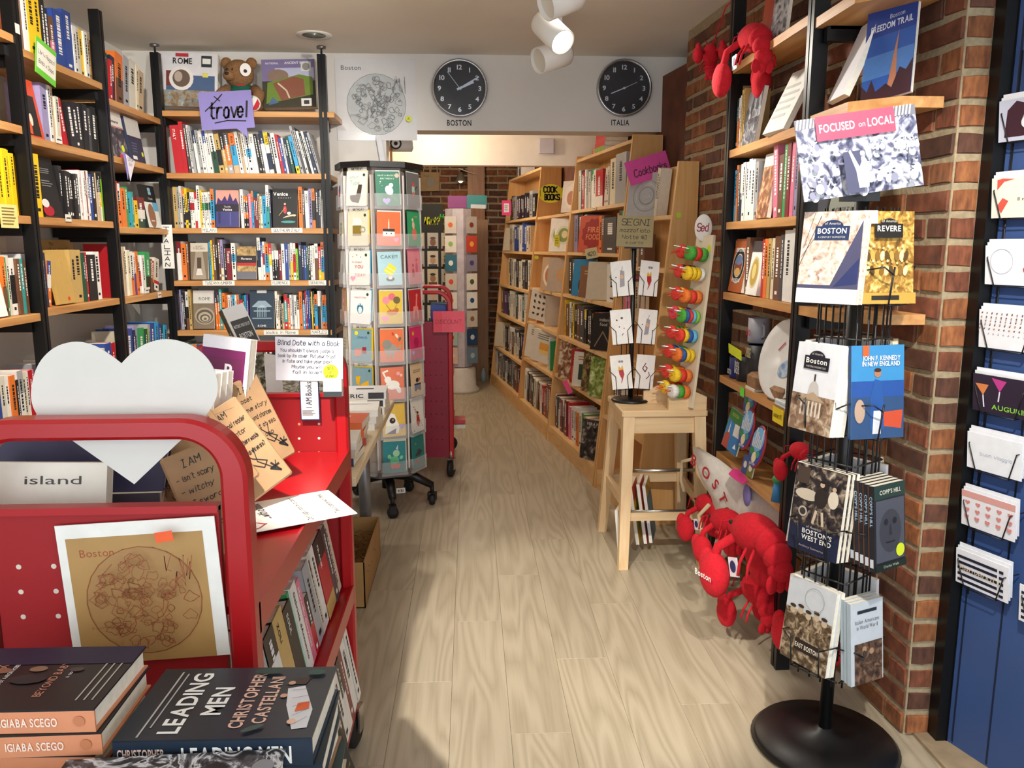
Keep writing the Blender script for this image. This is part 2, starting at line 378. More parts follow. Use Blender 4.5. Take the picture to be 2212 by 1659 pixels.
def book(name, M, t, d, h, bands, txt='', seed=0, hard=False, **kw):
    """standing book; M: x along the shelf, y into the shelf, z up, origin at the spine's lower front edge centre; nrm handled by caller"""
    mb = MB(); rn = random.Random(seed); c = .0022 if hard else .0009; g = .004 if hard else .001
    body = pc(bands[0][0]) if len(bands) == 1 else pc(max(bands, key=lambda q: q[1])[0])
    mb.box(-t/2, -t/2+c, 0, d, 0, h, body, M); mb.box(t/2-c, t/2, 0, d, 0, h, body, M)
    mb.box(-t/2+c, t/2-c, c, d-g, g, h-g, PAPER, M)
    z = h
    for ch, k in bands:
        mb.box(-t/2, t/2, -.0006, c, z-k*h, z, pc(ch), M); z -= k*h
    det = M.to_3x3().determinant()
    TM = M @ (frame((0, -.0009, h/2), (0, 0, -1), (1, 0, 0)) if det > 0 else frame((0, -.0009, h/2), (0, 0, -1), (1, 0, 0)))
    dark = bands[0][0] in 'rmguneuphkdai' or bands[-1][0] in 'kn'
    ink = WHITE if dark else INK
    if txt: mb.text(txt, min(t*.5, .014, h*.8/max(twidth(txt, True), .1)*.72), ink, TM, .0002, True, x=-h*.42, y=-t*.22)
    elif t > .007:
        # title lettering too small to read: short strokes along the spine
        x = -h*rn.uniform(.30, .44); e = h*rn.uniform(-.05, .25); lw = t*rn.uniform(.22, .4)
        while x < e:
            q = rn.uniform(.004, .013); mb.poly([(x, -lw/2), (x+q, -lw/2), (x+q, lw/2), (x, lw/2)], ink, TM, .0002); x += q+rn.uniform(.0015, .005)
        if rn.random() < .5:
            x = h*.36; mb.poly([(x, -t*.2), (x+.012, -t*.2), (x+.012, t*.2), (x, t*.2)], ink, TM, .0002)
    return mb.build(name, **kw)
def row(spec, p0, p1, face, z, where, name, group, anchor, cat='book', depth=.15, rev=False, covers={}, fit=True, seed=1, dep_j=.012, slope=0., ftw=0.):
    """a row of books from p0 to p1 (plan points of the spine line), spines looking along face"""
    toks = [parse(t) for t in spec.split()]
    p0 = Vector((*p0, 0)); p1 = Vector((*p1, 0)); L = (p1-p0).length; u = (p1-p0)/L; f = Vector((*face, 0)).normalized()
    def wid(t): return t['t']/math.cos(math.radians(t['lean']))
    rn = random.Random(seed); a = 0.; pl = None
    for t in toks:   # a book leaning further back than its neighbour needs room at the top, one leaning less needs room at the foot
        t['ln'] = t['lean']+(0 if t['face'] else rn.uniform(-.3, .3)); d = 0 if pl is None else pl['ln']-t['ln']
        t['gap'] = 0 if pl is None else .0006+math.sin(math.radians(max(0, d)))*min(t['h'], pl['h'])+(.004 if t['face'] or pl['face'] else 0); pl = t
    tot = sum(wid(t) for t in toks); fixed = sum(wid(t) for t in toks if t['face'])
    k = (L-fixed-sum(t['gap'] for t in toks))/max(tot-fixed, 1e-6) if fit else 1.
    for i, t in enumerate(toks):
        o = i+1 if not rev else len(toks)-i
        kk = 1 if t['face'] else k; wt = wid(t)*kk
        a += t['gap']; c = p0 + u*(a+wt/2) - f*rn.uniform(0, dep_j); a += wt+.0004
        if a > L+.05: break
        lean = t['ln']
        th = t['t']*kk*.985
        up = (Vector((0,0,1))*math.cos(math.radians(lean)) + u*math.sin(math.radians(lean)))
        ux = up.cross(f); ux = ux if ux.dot(u) > 0 else -ux
        M = Matrix.Identity(4); yy = -f
        base = Vector((c.x, c.y, z + .0012 + abs(math.sin(math.radians(lean)))*th/2))
        for q in range(3): M[q][0] = ux[q]; M[q][1] = yy[q]; M[q][2] = up[q]; M[q][3] = base[q]
        if slope: M = M @ R(-slope if M.to_3x3().determinant() > 0 else -slope, 'X')
        if t['face']:
            d = covers[t['face']]
            ff = (f+u*ftw).normalized(); bk = up*math.cos(math.radians(8)) - ff*math.sin(math.radians(8)); xr = bk.cross(ff)
            CM = frame(base + ff*.012 + bk*t['h']/2 + Vector((0,0,.0045)), xr, bk)
            cover(name, CM, t['t']-.006, t['h'], .018, d[0], d[1], label=f"{d[2]}, {where}" if toks.index(t) == [q['face'] for q in toks].index(t['face']) else f"second {d[2]}, {where}", cat=cat, group=group)
            continue
        sz = ('tall ' if t['h'] > .262 else 'short ' if t['h'] < .2 else '') + ('thin ' if t['t'] < .009 else 'thick ' if t['t'] >= .02 else '')
        cn = colname([b[0] for b in t['bands']]); lab = f"{sz if ' and ' not in cn else ''}{cn} book, {ordw(o)} from the {anchor}, {where}"
        book(name, M, th, min(depth, t['h']*.78)*rn.uniform(.93, 1), t['h']*rn.uniform(.985, 1.015), t['bands'], t['txt'], seed*1000+i, t['t'] > .02, label=lab, cat=cat, group=group)
# ================================================================== THE SETTING
CEIL = 2.61
def plank_mat():
    m = bpy.data.materials.new('pale_oak_plank'); m.use_nodes = True
    n = m.node_tree.nodes; L = m.node_tree.links; b = n['Principled BSDF']; b.inputs['Roughness'].default_value = .42
    t = n.new('ShaderNodeTexCoord'); oi = n.new('ShaderNodeObjectInfo')
    off = n.new('ShaderNodeVectorMath'); off.operation = 'SCALE'; off.inputs[0].default_value = (.0, 7.3, 31.7); L.new(oi.outputs['Random'], off.inputs['Scale'])
    ad = n.new('ShaderNodeVectorMath'); L.new(t.outputs['Object'], ad.inputs[0]); L.new(off.outputs[0], ad.inputs[1])
    mp = n.new('ShaderNodeMapping'); mp.inputs['Scale'].default_value = (5.6, .62, 1); L.new(ad.outputs[0], mp.inputs['Vector'])
    nz = n.new('ShaderNodeTexNoise'); nz.inputs['Scale'].default_value = 1.25; nz.inputs['Detail'].default_value = 1.5; nz.inputs['Distortion'].default_value = .25
    L.new(mp.outputs[0], nz.inputs['Vector'])
    # rings of the cut log: bands of the smooth noise height
    mu = n.new('ShaderNodeMath'); mu.operation = 'MULTIPLY'; mu.inputs[1].default_value = 20; L.new(nz.outputs['Fac'], mu.inputs[0])
    fr = n.new('ShaderNodeMath'); fr.operation = 'PINGPONG'; fr.inputs[1].default_value = 1; L.new(mu.outputs[0], fr.inputs[0])
    # straight fine fibre
    mp2 = n.new('ShaderNodeMapping'); mp2.inputs['Scale'].default_value = (150, 3.5, 1); L.new(ad.outputs[0], mp2.inputs['Vector'])
    n2 = n.new('ShaderNodeTexNoise'); n2.inputs['Scale'].default_value = 1; n2.inputs['Detail'].default_value = 3; L.new(mp2.outputs[0], n2.inputs['Vector'])
    mx = n.new('ShaderNodeMath'); mx.operation = 'MULTIPLY_ADD'; mx.inputs[1].default_value = .55; L.new(n2.outputs['Fac'], mx.inputs[0]); 
    h = n.new('ShaderNodeMath'); h.operation = 'MULTIPLY'; h.inputs[1].default_value = .55; L.new(fr.outputs[0], h.inputs[0]); L.new(h.outputs[0], mx.inputs[2])
    r = n.new('ShaderNodeValToRGB'); e = r.color_ramp.elements; e[0].position = .18; e[1].position = .75
    e[0].color = lin('9d917a'); e[1].color = lin('b3a791'); L.new(mx.outputs[0], r.inputs[0])
    rr = n.new('ShaderNodeMapRange'); rr.inputs[3].default_value = .97; rr.inputs[4].default_value = 1.03; L.new(oi.outputs['Random'], rr.inputs[0])
    sc = n.new('ShaderNodeVectorMath'); sc.operation = 'SCALE'; L.new(r.outputs[0], sc.inputs[0]); L.new(rr.outputs[0], sc.inputs['Scale']); L.new(sc.outputs[0], b.inputs['Base Color'])
    bp = n.new('ShaderNodeBump'); bp.inputs['Strength'].default_value = .22; bp.inputs['Distance'].default_value = .002; L.new(mx.outputs[0], bp.inputs['Height']); L.new(bp.outputs[0], b.inputs['Normal'])
    return m
PLANK = plank_mat()
fl = MB().box(-2.2, 3.0, -1.6, 9.6, -.12, -.008, mat('6b5f4c', .8)).build('floor', kind='structure', org=(0, 0, 0))
_pw, _pl = .19, 1.23
_pm = MB().bbox(-_pw/2+.0003, _pw/2-.0003, -_pl/2+.0003, _pl/2-.0003, -.008, 0, PLANK, .0007)
pk = None
rn = random.Random(5)
for i in range(-11, 11):
    o0 = (i*.37 % 1)*_pl
    for j in range(-2, 9):
        y = j*_pl+o0; x = i*_pw+.02
        if y < -1.3 or y > 9.6 or x > 1.75 and y > 2.6 or x < -2.1: continue
        if pk is None:
            pk = _pm.build('floor_plank', fl); me = pk.data; o = pk
        else: o = bpy.data.objects.new('floor_plank', me); COL.objects.link(o); o.parent = fl
        o.location = (x, y, 0)

WALLW = mat('e2dfda', .75, var=.03, scale=3, bump=.03)
CEILM = mat('ebe5da', .85, var=.03, scale=2, bump=.02)
MB().box(-2.2, 3.0, -1.6, 6.3, CEIL, CEIL+.1, CEILM).build('ceiling', kind='structure', org=(0, 0, CEIL))
MB().box(-2.2, 3.0, 6.3, 9.6, 2.5, 2.6, CEILM).build('ceiling_rear', kind='structure')
MB().box(-2.12, -2.0, -1.4, 5.05, 0, CEIL, WALLW).build('wall_left', kind='structure')
MB().box(-2.0, -.495, 5.05, 5.22, 0, CEIL, WALLW).build('wall_back', kind='structure')
MB().box(-.495, 1.62, 5.05, 5.24, 2.178, CEIL, WALLW).build('wall_soffit', kind='structure')
MB().box(-1.3, 1.3, 6.3, 6.42, 2.094, CEIL, mat('efe4d8', .7, var=.03)).build('wall_beam', kind='structure')
MB().box(-1.42, -1.3, 5.22, 9.5, 0, CEIL, mat('b09880', .8)).build('wall_rear_left', kind='structure')
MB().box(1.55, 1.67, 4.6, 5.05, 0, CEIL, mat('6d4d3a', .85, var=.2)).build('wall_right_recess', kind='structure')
# shop front behind the camera: sill, header and mullions around open glazing
MB().box(-2.12, 3.0, -1.5, -1.4, 0, .35, mat('3a3d44', .6)).build('wall_front_sill', kind='structure')
MB().box(-2.12, 3.0, -1.5, -1.4, 2.4, CEIL, mat('3a3d44', .6)).build('wall_front_header', kind='structure')
wf = empty('window_1', (0, -1.45, .35), kind='structure')
for x in (-2.06, -.8, .5, 1.8, 2.95): MB().box(x-.03, x+.03, -1.48, -1.42, .35, 2.4, mat('2b2d33', .5)).build('mullion', wf)
MB().box(2.9, 3.0, -1.4, 2.3, 0, CEIL, WALLW).build('wall_right_front', kind='structure')

# bricks
def brick_mats():
    out = []
    for nm, a, b, c in (('brick_warm', '8e5439', '76432d', '5b3425'), ('brick_orange', 'a2683d', '8a5431', '6b3f27'), ('brick_dark', '6e4535', '5c3a2b', '492d24')):
        m = bpy.data.materials.new(nm); m.use_nodes = True
        n = m.node_tree.nodes; L = m.node_tree.links; p = n['Principled BSDF']; p.inputs['Roughness'].default_value = .82
        t = n.new('ShaderNodeTexCoord'); oi = n.new('ShaderNodeObjectInfo'); ad = n.new('ShaderNodeVectorMath')
        sc = n.new('ShaderNodeVectorMath'); sc.operation = 'SCALE'; sc.inputs[0].default_value = (3, 5, 9); L.new(oi.outputs['Random'], sc.inputs['Scale'])
        L.new(t.outputs['Object'], ad.inputs[0]); L.new(sc.outputs[0], ad.inputs[1])
        z = n.new('ShaderNodeTexNoise'); z.inputs['Scale'].default_value = 22; z.inputs['Detail'].default_value = 6; L.new(ad.outputs[0], z.inputs['Vector'])
        r = n.new('ShaderNodeValToRGB'); e = r.color_ramp.elements; e.new(.5)
        for k, (q, cc) in enumerate(((.3, c), (.5, b), (.72, a))): e[k].position = q; e[k].color = lin(cc)
        L.new(z.outputs['Fac'], r.inputs[0])
        mr = n.new('ShaderNodeMapRange'); mr.inputs[3].default_value = .72; mr.inputs[4].default_value = 1.2; L.new(oi.outputs['Random'], mr.inputs[0])
        s2 = n.new('ShaderNodeVectorMath'); s2.operation = 'SCALE'; L.new(r.outputs[0], s2.inputs[0]); L.new(mr.outputs[0], s2.inputs['Scale']); L.new(s2.outputs[0], p.inputs['Base Color'])
        bp = n.new('ShaderNodeBump'); bp.inputs['Strength'].default_value = .6; bp.inputs['Distance'].default_value = .004; L.new(z.outputs['Fac'], bp.inputs['Height']); L.new(bp.outputs[0], p.inputs['Normal'])
        out.append(m)
    return out
BRM = brick_mats()
MORT = mat('a09074', .95, var=.18, scale=60, bump=.7, name='mortar')
BW, BH, BD, PX, PZ = .2, .059, .03, .214, .0755
def brick_mesh(seed, m):
    """one worn brick, length along x, outer face at y = 0, origin at its centre"""
    rn = random.Random(seed); b = .004; mb = MB()
    j = lambda: rn.uniform(-.0022, .0022)
    outer = [(-BW/2+b+j(), -BH/2+b+j()), (0, -BH/2+b+j()), (BW/2-b+j(), -BH/2+b+j()), (BW/2-b+j(), BH/2-b+j()), (0, BH/2-b+j()), (-BW/2+b+j(), BH/2-b+j())]
    mid = [(x*1.03, z*1.09) for x, z in outer]
    vs = [(x, 0+rn.uniform(0, .002), z) for x, z in outer]+[(x, .005, z) for x, z in mid]+[(x, BD, z) for x, z in mid]
    fs = [tuple(range(6)), tuple(range(17, 11, -1))]+[(a+k, a+6+k, a+6+(k+1)%6, a+(k+1)%6) for a in (0, 6) for k in range(6)]
    mb.add(vs, fs, m)
    me = bpy.data.meshes.new('brick'); me.from_pydata(mb.v, [], [list(reversed(f)) for f in mb.f]); me.materials.append(m); me.update()
    return me
BMS = [brick_mesh(k, BRM[k % 3]) for k in range(9)]
def brick_wall(wall, o, u, L, H, single, seed, zmin=0, header=False, proud=.007, skip=None):
    """courses of bricks on a wall face: o start point, u direction along it, outer normal is u x z"""
    rn = random.Random(seed); u = Vector((*u, 0)).normalized(); nrm = Vector((u.y, -u.x, 0)); ang = math.atan2(u.y, u.x); cells = []
    for j in range(int(H/PZ)+1):
        z = (j+.5)*PZ
        if z+BH/2 > H+.01 or z < zmin: continue
        st = (-.5 if j % 2 else 0)*PX; k = 0; x = st
        while x < L:
            a, b = max(x, 0)+.005, min(x+PX, L+.005)-.007
            if b-a > .035 and not (skip and skip((a+b)/2, z)): cells.append(((a+b)/2, z, b-a))
            x += PX
    cells.sort(key=lambda c: (Vector((o[0], o[1], 0))+u*c[0]+Vector((0, 0, c[1]))-Vector((0, 0, 1.5))).length)
    rest = []
    for n_, (c, z, w) in enumerate(cells):
        p = Vector((o[0], o[1], 0))+u*c+nrm*(proud+rn.uniform(-.003, .004)); p.z = z+rn.uniform(-.0015, .0015)
        me = rn.choice(BMS); sx = w/BW
        if n_ < single:
            b = bpy.data.objects.new('brick', me); COL.objects.link(b); b.parent = wall; b.location = p-WL[wall.name]
            b.rotation_euler = (0, 0, ang); b.scale = (sx, 1, 1)
        else: rest.append((me, Matrix.Translation(p) @ Matrix.Rotation(ang, 4, 'Z') @ Matrix.Diagonal((sx, 1, 1, 1))))
    if rest:
        mb = MB()
        for me, M in rest: mb.add([v.co.copy() for v in me.vertices], [tuple(p.vertices) for p in me.polygons], me.materials[0], M)
        tag(mb.build('brick_courses', wall), kind='stuff')
# the slanted brick pier: mortar core, then its bricks
C0, C1 = Vector((1.332, 2.235)), Vector((1.16, 4.46))
_wu = (C0-C1).normalized(); _nn = Vector((_wu.y, -_wu.x))
wr = MB().prism([(C0.x, C0.y), (1.408, 2.235), (1.62, 2.5), (1.62, 4.46), (C1.x, C1.y)][::1], 0, CEIL, MORT).build('wall_right', kind='structure', org=(1.3, 3.3, 0))
brick_wall(wr, (C1.x, C1.y), (_wu.x, _wu.y), (C0-C1).length, CEIL, 250, 3)
brick_wall(wr, (C0.x, C0.y), (1, 0), .075, CEIL, 60, 4)
wb = MB().box(-1.3, .9, 9.33, 9.45, 0, 2.5, MORT).build('wall_rear', kind='structure')
brick_wall(wb, (-.75, 9.33), (1, 0), 1.35, 2.45, 110, 8, zmin=0, skip=lambda c, z: z < 1.62 and c < .78)
# slanted wall behind the cookbook cases
_A = Vector((.802, 4.621)); _B = Vector((.215, 8.75)); SD = (_B-_A).normalized(); SN = Vector((SD.y, -SD.x))
q0 = _A-SD*.2+SN*.42; q1 = _B+SD*.8+SN*.42
MB().prism([(q0.x, q0.y), (q1.x, q1.y), (q1.x+.2, q1.y), (q0.x+.2, q0.y)], 0, 2.5, mat('6a4030', .9, var=.25, scale=9)).build('wall_rear_right', kind='structure')

# blue door standing open with its black edge post
post = MB(); post.box(1.404, 1.442, 2.18, 2.228, 0, CEIL, BMETAL)
dp = empty('door_1', (1.5, 2.15, 0), kind='structure')
post.build('door_post', dp)
DU = Vector((.312, -.95, 0)).normalized(); DN = Vector((-.95, -.312, 0)).normalized()
D0 = Vector((1.438, 2.182, 0))
DM = frame(D0, DU, (0, 0, 1))    # x along the leaf to the camera, y up, z = DU x Z
_dz = DU.cross(Vector((0, 0, 1)))
sgn = 1 if _dz.dot(DN) > 0 else -1
BLUE = mat('3a5488', .42, var=.06, scale=4, name='blue_door_paint')
MB().box(0, .95, 0, 2.45, -.04*sgn if sgn > 0 else 0, 0 if sgn > 0 else .04, BLUE, DM).build('door_leaf', dp)
gr = MB()
for x in (.02, .135, .25, .37): gr.box(x-.0025, x+.0025, .02, 2.4, 0, .0015, mat('16213a', .5), DM)
gr.build('door_groove', dp)
MB().box(-.028, .004, 0, 2.45, -.042, .004, BMETAL, DM).build('door_edge', dp)
for z in (.35, 1.35, 2.1): MB().tube([DM @ Vector((-.02, z-.05, .008)), DM @ Vector((-.02, z+.05, .008))], .008, BMETAL).build('hinge', dp)
MB().box(1.36, 2.2, 2.02, 2.24, -.004, .012, mat('a08c70', .85, var=.2, bump=.4)).build('trim_1', kind='structure')
# ================================================================== SHELVING
SHELFW = wood('oak_shelf', 'b47a42', 'd6a468', axis=0)
SHELFY = wood('oak_shelf_side', 'b47a42', 'd6a468', axis=1)
PINE = wood('birch_ply', 'd8a868', 'e8c290', axis=1, rough=.5)
PINEZ = wood('birch_ply_upright', 'd29c5a', 'e2b67c', axis=2, rough=.5)
def post(mb, x, y, z0, z1, d=.045):
    mb.box(x-d/2, x-.004, y-d/2, y+d/2, z0, z1, BMETAL); mb.box(x+.004, x+d/2, y-d/2, y+d/2, z0, z1, BMETAL); mb.box(x-.006, x+.006, y-d/2+.008, y+d/2-.004, z0, z1, BMETAL)
def posty(mb, x, y, z0, z1, d=.045):
    mb.box(x-d/2, x+d/2, y-d/2, y-.004, z0, z1, BMETAL); mb.box(x-d/2, x+d/2, y+.004, y+d/2, z0, z1, BMETAL); mb.box(x-d/2+.004, x+d/2-.004, y-.006, y+.006, z0, z1, BMETAL)
# travel bookcase against the back wall
TB = empty('pole_bookcase', (-1.27, 4.78, 0), 'black pole bookcase of travel guides with oak shelves against the white wall', 'bookcase')
for x in (-1.715, -.812):
    mb = MB(); post(mb, x, 4.78, 0, 2.54); p = mb.build('post', TB)
    MB().lathe([(.006, 0), (.006, .03), (.026, .031), (.026, .045), (0, .046)], mat('8a8a88', .3, .9), 12, T(x, 4.78, 2.54)).build('foot', p)
TZ = [2.235, 1.9, 1.597, 1.3, 1.014, .722, .42]
for z in TZ:
    x1 = -.75 if z > 2 else -.79
    MB().bbox(-1.70, x1, 4.76, 5.045, z-.03, z, SHELFW, .003).build('shelf', TB)
    for x in (-1.70, -.83): MB().box(x-.012, x+.012, 4.79, 5.03, z-.075, z-.031, BMETAL).build('bracket', TB)
def tagstrip(x, z, w, txt, parent, y=4.757, h=.028):
    board('shelf_tag', frame((x, y-.002, z-.013), (1, 0, 0), (0, 0, 1)), w, h, 'f2efe6', [('w', txt, .5, .25, .55, INK, .86)], .001, parent, label='white paper shelf tag with handwritten place name')
tagstrip(-1.475, 1.597, .085, 'MILAN', TB); tagstrip(-1.04, 1.597, .175, 'SOUTHERN ITALY', TB)
tagstrip(-1.44, 1.3, .18, 'TUSCANY/UMBRIA', TB); tagstrip(-1.09, 1.3, .105, 'FLORENCE', TB); tagstrip(-.88, 1.3, .10, 'GENERAL', TB)
tagstrip(-1.1, 1.014, .2, 'Walks in Rome', TB); tagstrip(-.88, 1.014, .1, 'NAPLES', TB)
# Italian-language bookcase along the left wall
LB = empty('pole_bookcase', (-1.86, 3.7, 0), 'black pole bookcase of Italian books along the side wall with oak shelves', 'bookcase')
for y in (4.07, 3.33, 2.6):
    mb = MB(); posty(mb, -1.72, y, 0, 2.57); mb.build('post', LB)
SEC = {'C': (4.095, 4.755), 'M': (3.355, 4.045), 'L': (2.625, 3.305)}
LZ = {'C': [2.19, 1.925, 1.59, 1.245, .80, .42], 'M': [2.245, 1.92, 1.612, 1.248, .80, .42], 'L': [2.28, 1.95, 1.612, 1.235, .80, .42]}
for k, (a, b) in SEC.items():
    for z in LZ[k]:
        MB().bbox(-1.995, -1.705, a-.02, b+.02, z-.03, z, SHELFY, .003).build('shelf', LB)
        for y in (a+.0, b-.0): MB().box(-1.985, -1.735, y-.012, y+.012, z-.075, z-.031, BMETAL).build('bracket', LB)
# right-hand black shelf on the brick wall
RB = empty('pole_bookcase', (1.12, 3.0, 0), 'black pole shelf of local books and souvenirs on the brick wall', 'bookcase')
for y in (3.47, 2.66):
    mb = MB(); posty(mb, 1.105, y, 0, 2.6, .05); mb.build('post', RB)
RZ = [P(1600, 132, X=1.085).z, P(1585, 322, X=1.085).z, P(1572, 480, X=1.085).z, P(1570, 632, X=1.085).z, P(1565, 815, X=1.085).z, P(1560, 985, X=1.085).z]
def wx(y): return C1.x+(C0.x-C1.x)*(y-C1.y)/(C0.y-C1.y)
for z in RZ:
    y0, y1 = 2.685, 3.445
    MB().prism([(1.085, y0), (wx(y0)-.02, y0), (wx(y1)-.02, y1), (1.085, y1)], z-.03, z, SHELFY).build('shelf', RB)
    for y in (y0, y1): MB().box(1.11, wx(y)-.025, y-.012, y+.012, z-.075, z-.031, BMETAL).build('bracket', RB)
RZ2 = [P(1735, 57, X=1.085).z, P(1745, 253, X=1.085).z, P(1720, 655, X=1.12).z]
for z in RZ2:
    y0, y1 = 2.27, 2.635
    MB().prism([(1.085, y0+.1), (1.19, y0), (wx(y0)-.02, y0), (wx(y1)-.02, y1), (1.085, y1)], z-.03, z, SHELFY).build('shelf', RB)
    MB().box(1.11, wx(2.62)-.025, 2.6, 2.625, z-.075, z-.031, BMETAL).build('bracket', RB)
for z in (2.2, ): MB().box(1.12, wx(2.62)-.02, 2.6, 2.63, z-.04, z, BMETAL).build('bracket', RB)

# slanting wooden bookcases of the cookbook aisle
def sl(s, z, back=0.): q = _A+SD*s+SN*(.1*z+back); return Vector((q.x, q.y, z))
def panel(name, s, z0, z1, parent, m, th=.022, dep=None):
    dep = dep or (.30 if s > .28 else .2)
    mb = MB(); vs = []
    for ss in (s-th/2, s+th/2): vs += [sl(ss, z0), sl(ss, z0, dep-.1*z0+.1), sl(ss, z1, dep-.1*z1+.1), sl(ss, z1)]
    mb.add(vs, [(0,1,2,3),(7,6,5,4),(0,4,5,1),(1,5,6,2),(2,6,7,3),(3,7,4,0)], m); return mb.build(name, parent)
def slshelf(name, s0, s1, z, parent, m, th=.022, dep=None, z1=None):
    mb = MB(); vs = []; d = dep or (.30 if s0 > .28 else .2)
    for zz in (z-th, z): vs += [sl(s0, zz, .003), sl(s0, zz, d-.1*zz+.1), sl(s1, zz, d-.1*zz+.1), sl(s1, zz, .003)]
    mb.add(vs, [(0,1,2,3),(7,6,5,4),(0,4,5,1),(1,5,6,2),(2,6,7,3),(3,7,4,0)], m); return mb.build(name, parent)
def backp(s0, s1, z0, z1, parent):
    mb = MB(); vs = []
    for b in ((.385, .40) if s0 > .28 else (.285, .30)): vs += [sl(s0, z0, b-.1*z0), sl(s1, z0, b-.1*z0), sl(s1, z1, b-.1*z1), sl(s0, z1, b-.1*z1)]
    mb.add(vs, [(0,1,2,3),(7,6,5,4),(0,4,5,1),(1,5,6,2),(2,6,7,3),(3,7,4,0)], PINEZ); return mb.build('back_panel', parent)
WU = {'F': (2.72, 4.22, 2.185, [2.185, 1.755, 1.44, 1.09, .785, .43, .12]), 'A': (1.56, 2.68, 1.745, [1.745, 1.445, 1.13, .83, .50, .12]),
      'B': (.30, 1.54, 2.15, [2.125, 1.755, 1.45, 1.14, .825, .53, .12]), 'N': (-.47, .26, 1.92, [1.655, 1.38, 1.08, .79, .47, .12])}
WN = {'F': 'honey wood bookcase farthest along the cookbook aisle, against the brick back room', 'A': 'lower honey wood bookcase beside the yellow cookbook sign', 'B': 'tall honey wood bookcase holding the red fire cookbook', 'N': 'honey wood bookcase end behind the postcard rack and stool'}
WB = {}
for k, (s0, s1, top, zs) in WU.items():
    e = empty('wooden_bookcase', sl((s0+s1)/2, 0), WN[k], 'bookcase'); WB[k] = e
    panel('side_panel', s0, 0, top, e, PINEZ); panel('side_panel', s1, 0, top, e, PINEZ) if k != 'A' else panel('side_panel', s1, 0, 1.7, e, PINEZ)
    for z in zs: slshelf('shelf', s0+.011, s1-.011, z, e, PINE)
    backp(s0, s1, .1, top, e)
    mb = MB(); a, b = sl(s0, 0, .012), sl(s1, 0, .012); mb.prism([(a.x, a.y), (b.x, b.y), (b.x+.02, b.y), (a.x+.02, a.y)], 0, .098, PINE); mb.build('plinth', e)
    if k in 'BN':
        for z in zs[1:4]: 
            c = sl((s0+s1)/2, z-.011, -.003); board('shelf_tag', frame(c, -Vector((SD.x, SD.y, 0)), (0, 0, 1)), .06, .02, 'efe9dc', [('lines', .1, .2, .9, .8, 1, INK)], .001, e)

# ================================================================== ROWS OF BOOKS
def purple_venice(w=1): return [('r', 0, .55, 1, 1, 'd99a8c'), ('p', [(0,.55),(.1,.8),(.25,.7),(.4,.85),(.5,.7),(.62,.92),(.75,.7),(.88,.8),(1,.6),(1,.5),(0,.5)], '3b2a66'), ('r', 0, .42, 1, .62, '231b2c'), ('T', 'Tuttle', .5, .53, .05, 'e8e0e0'), ('t', 'Venice', .5, .445, .06, 'f0ecec'), ('r', 0, 0, 1, .42, '3d3f7c'), ('r', .1, .1, .2, .4, '29285c'), ('r', .6, .05, .66, .4, '5a5698')]
TC = {
 'venice_purple': ('5a4a8a', purple_venice(), 'purple dusk cover of a Venice guide facing out'),
 'venice_black': ('121214', [('t', 'Venice', .33, .82, .09, 'f4f4f2'), ('T', 'P  O  C  K  E  T', .5, .74, .035, 'b8b8b8'), ('e', .68, .27, .28, .07, 'd8c8a0', 15), ('e', .62, .23, .3, .06, '1d1d20', 12), ('e', .62, .14, .3, .05, '3f9a94'), ('e', .5, .45, .07, .16, 'c83844'), ('c', .5, .6, .045, 'e0b090'), ('e', .66, .36, .08, .06, 'f0e8e4'), ('l', [(.25,.3),(.5,.5)], .02, 'c9a866')], 'black cover of a Venice guide with a gondola facing out'),
 'tuscany': ('cfc9b8', [('T', 'SECRET', .5, .88, .04, '6b5a48'), ('T', 'TUSCANY', .5, .82, .05, '7a3a34'), ('r', 0, 0, 1, .76, '7a6c58'), ('p', [(.1,0),(.9,0),(.7,.76),(.3,.76)], 'a09482'), ('r', .38, .3, .62, .6, '4a3a2c'), ('p', [(.3,.12),(.7,.12),(.6,.3),(.4,.3)], 'd8d4cc')], 'stone-toned cover with a pale title band facing out'),
 'florence': (photo('pic_florence', [(.3, '5a4a38'), (.5, 'a88a58'), (.7, 'd8b878')], 40), [('r', 0, .5, 1, .72, '241a1c'), ('t', 'Florence', .5, .6, .06, 'f0ece8'), ('r', 0, .42, 1, .5, 'b8202c'), ('r', 0, 0, 1, .24, '6a6c74')], 'brown street-scene cover of a Florence guide facing out'),
 'rome_spiral': ('7d6f5e', [('r', 0, .66, 1, 1, 'd6d4ce'), ('T', 'ROME', .55, .74, .08, '5a5650'), ('e', .55, .33, .48, .42, 'a89a84'), ('e', .55, .32, .40, .34, '5a5046'), ('e', .55, .3, .32, .26, 'b0a48e'), ('e', .56, .28, .24, .19, '5c5248'), ('e', .57, .27, .17, .13, 'bdb09a'), ('e', .57, .26, .08, .06, '6a6054')], 'grey spiral-staircase cover of a ROME guide facing out'),
 'rome_navy': ('1d3448', [('r', .3, .92, .7, 1, 'e8e8e4'), ('p', [(.1,.58),(.35,.72),(.65,.72),(.9,.58),(.9,.56),(.1,.56)], '8fa8b8'), ('r', .16, .44, .84, .47, '8fa8b8'), ('p', [(.28,.54),(.5,.62),(.72,.54)], 'a8bcc8')]+[('r', .3+.07*q, .3, .33+.07*q, .53, '8fa8b8') for q in range(6)]+[('r', .1, .25, .9, .28, '7f98a8'), ('T', 'ROME', .5, .04, .06, 'e0e4e8')], 'navy cover of a ROME guide with a temple drawing facing out'),
}
tx0, tx1 = -1.685, -.835
G = 'travel guides in the pole bookcase'
def trow(spec, z, where, x1=tx1, x0=tx0, **k): row(spec, (x0, 4.805), (x1, 4.805), (0, -1), z, where, 'travel_guide', G, 'corner post', covers=TC, **k)
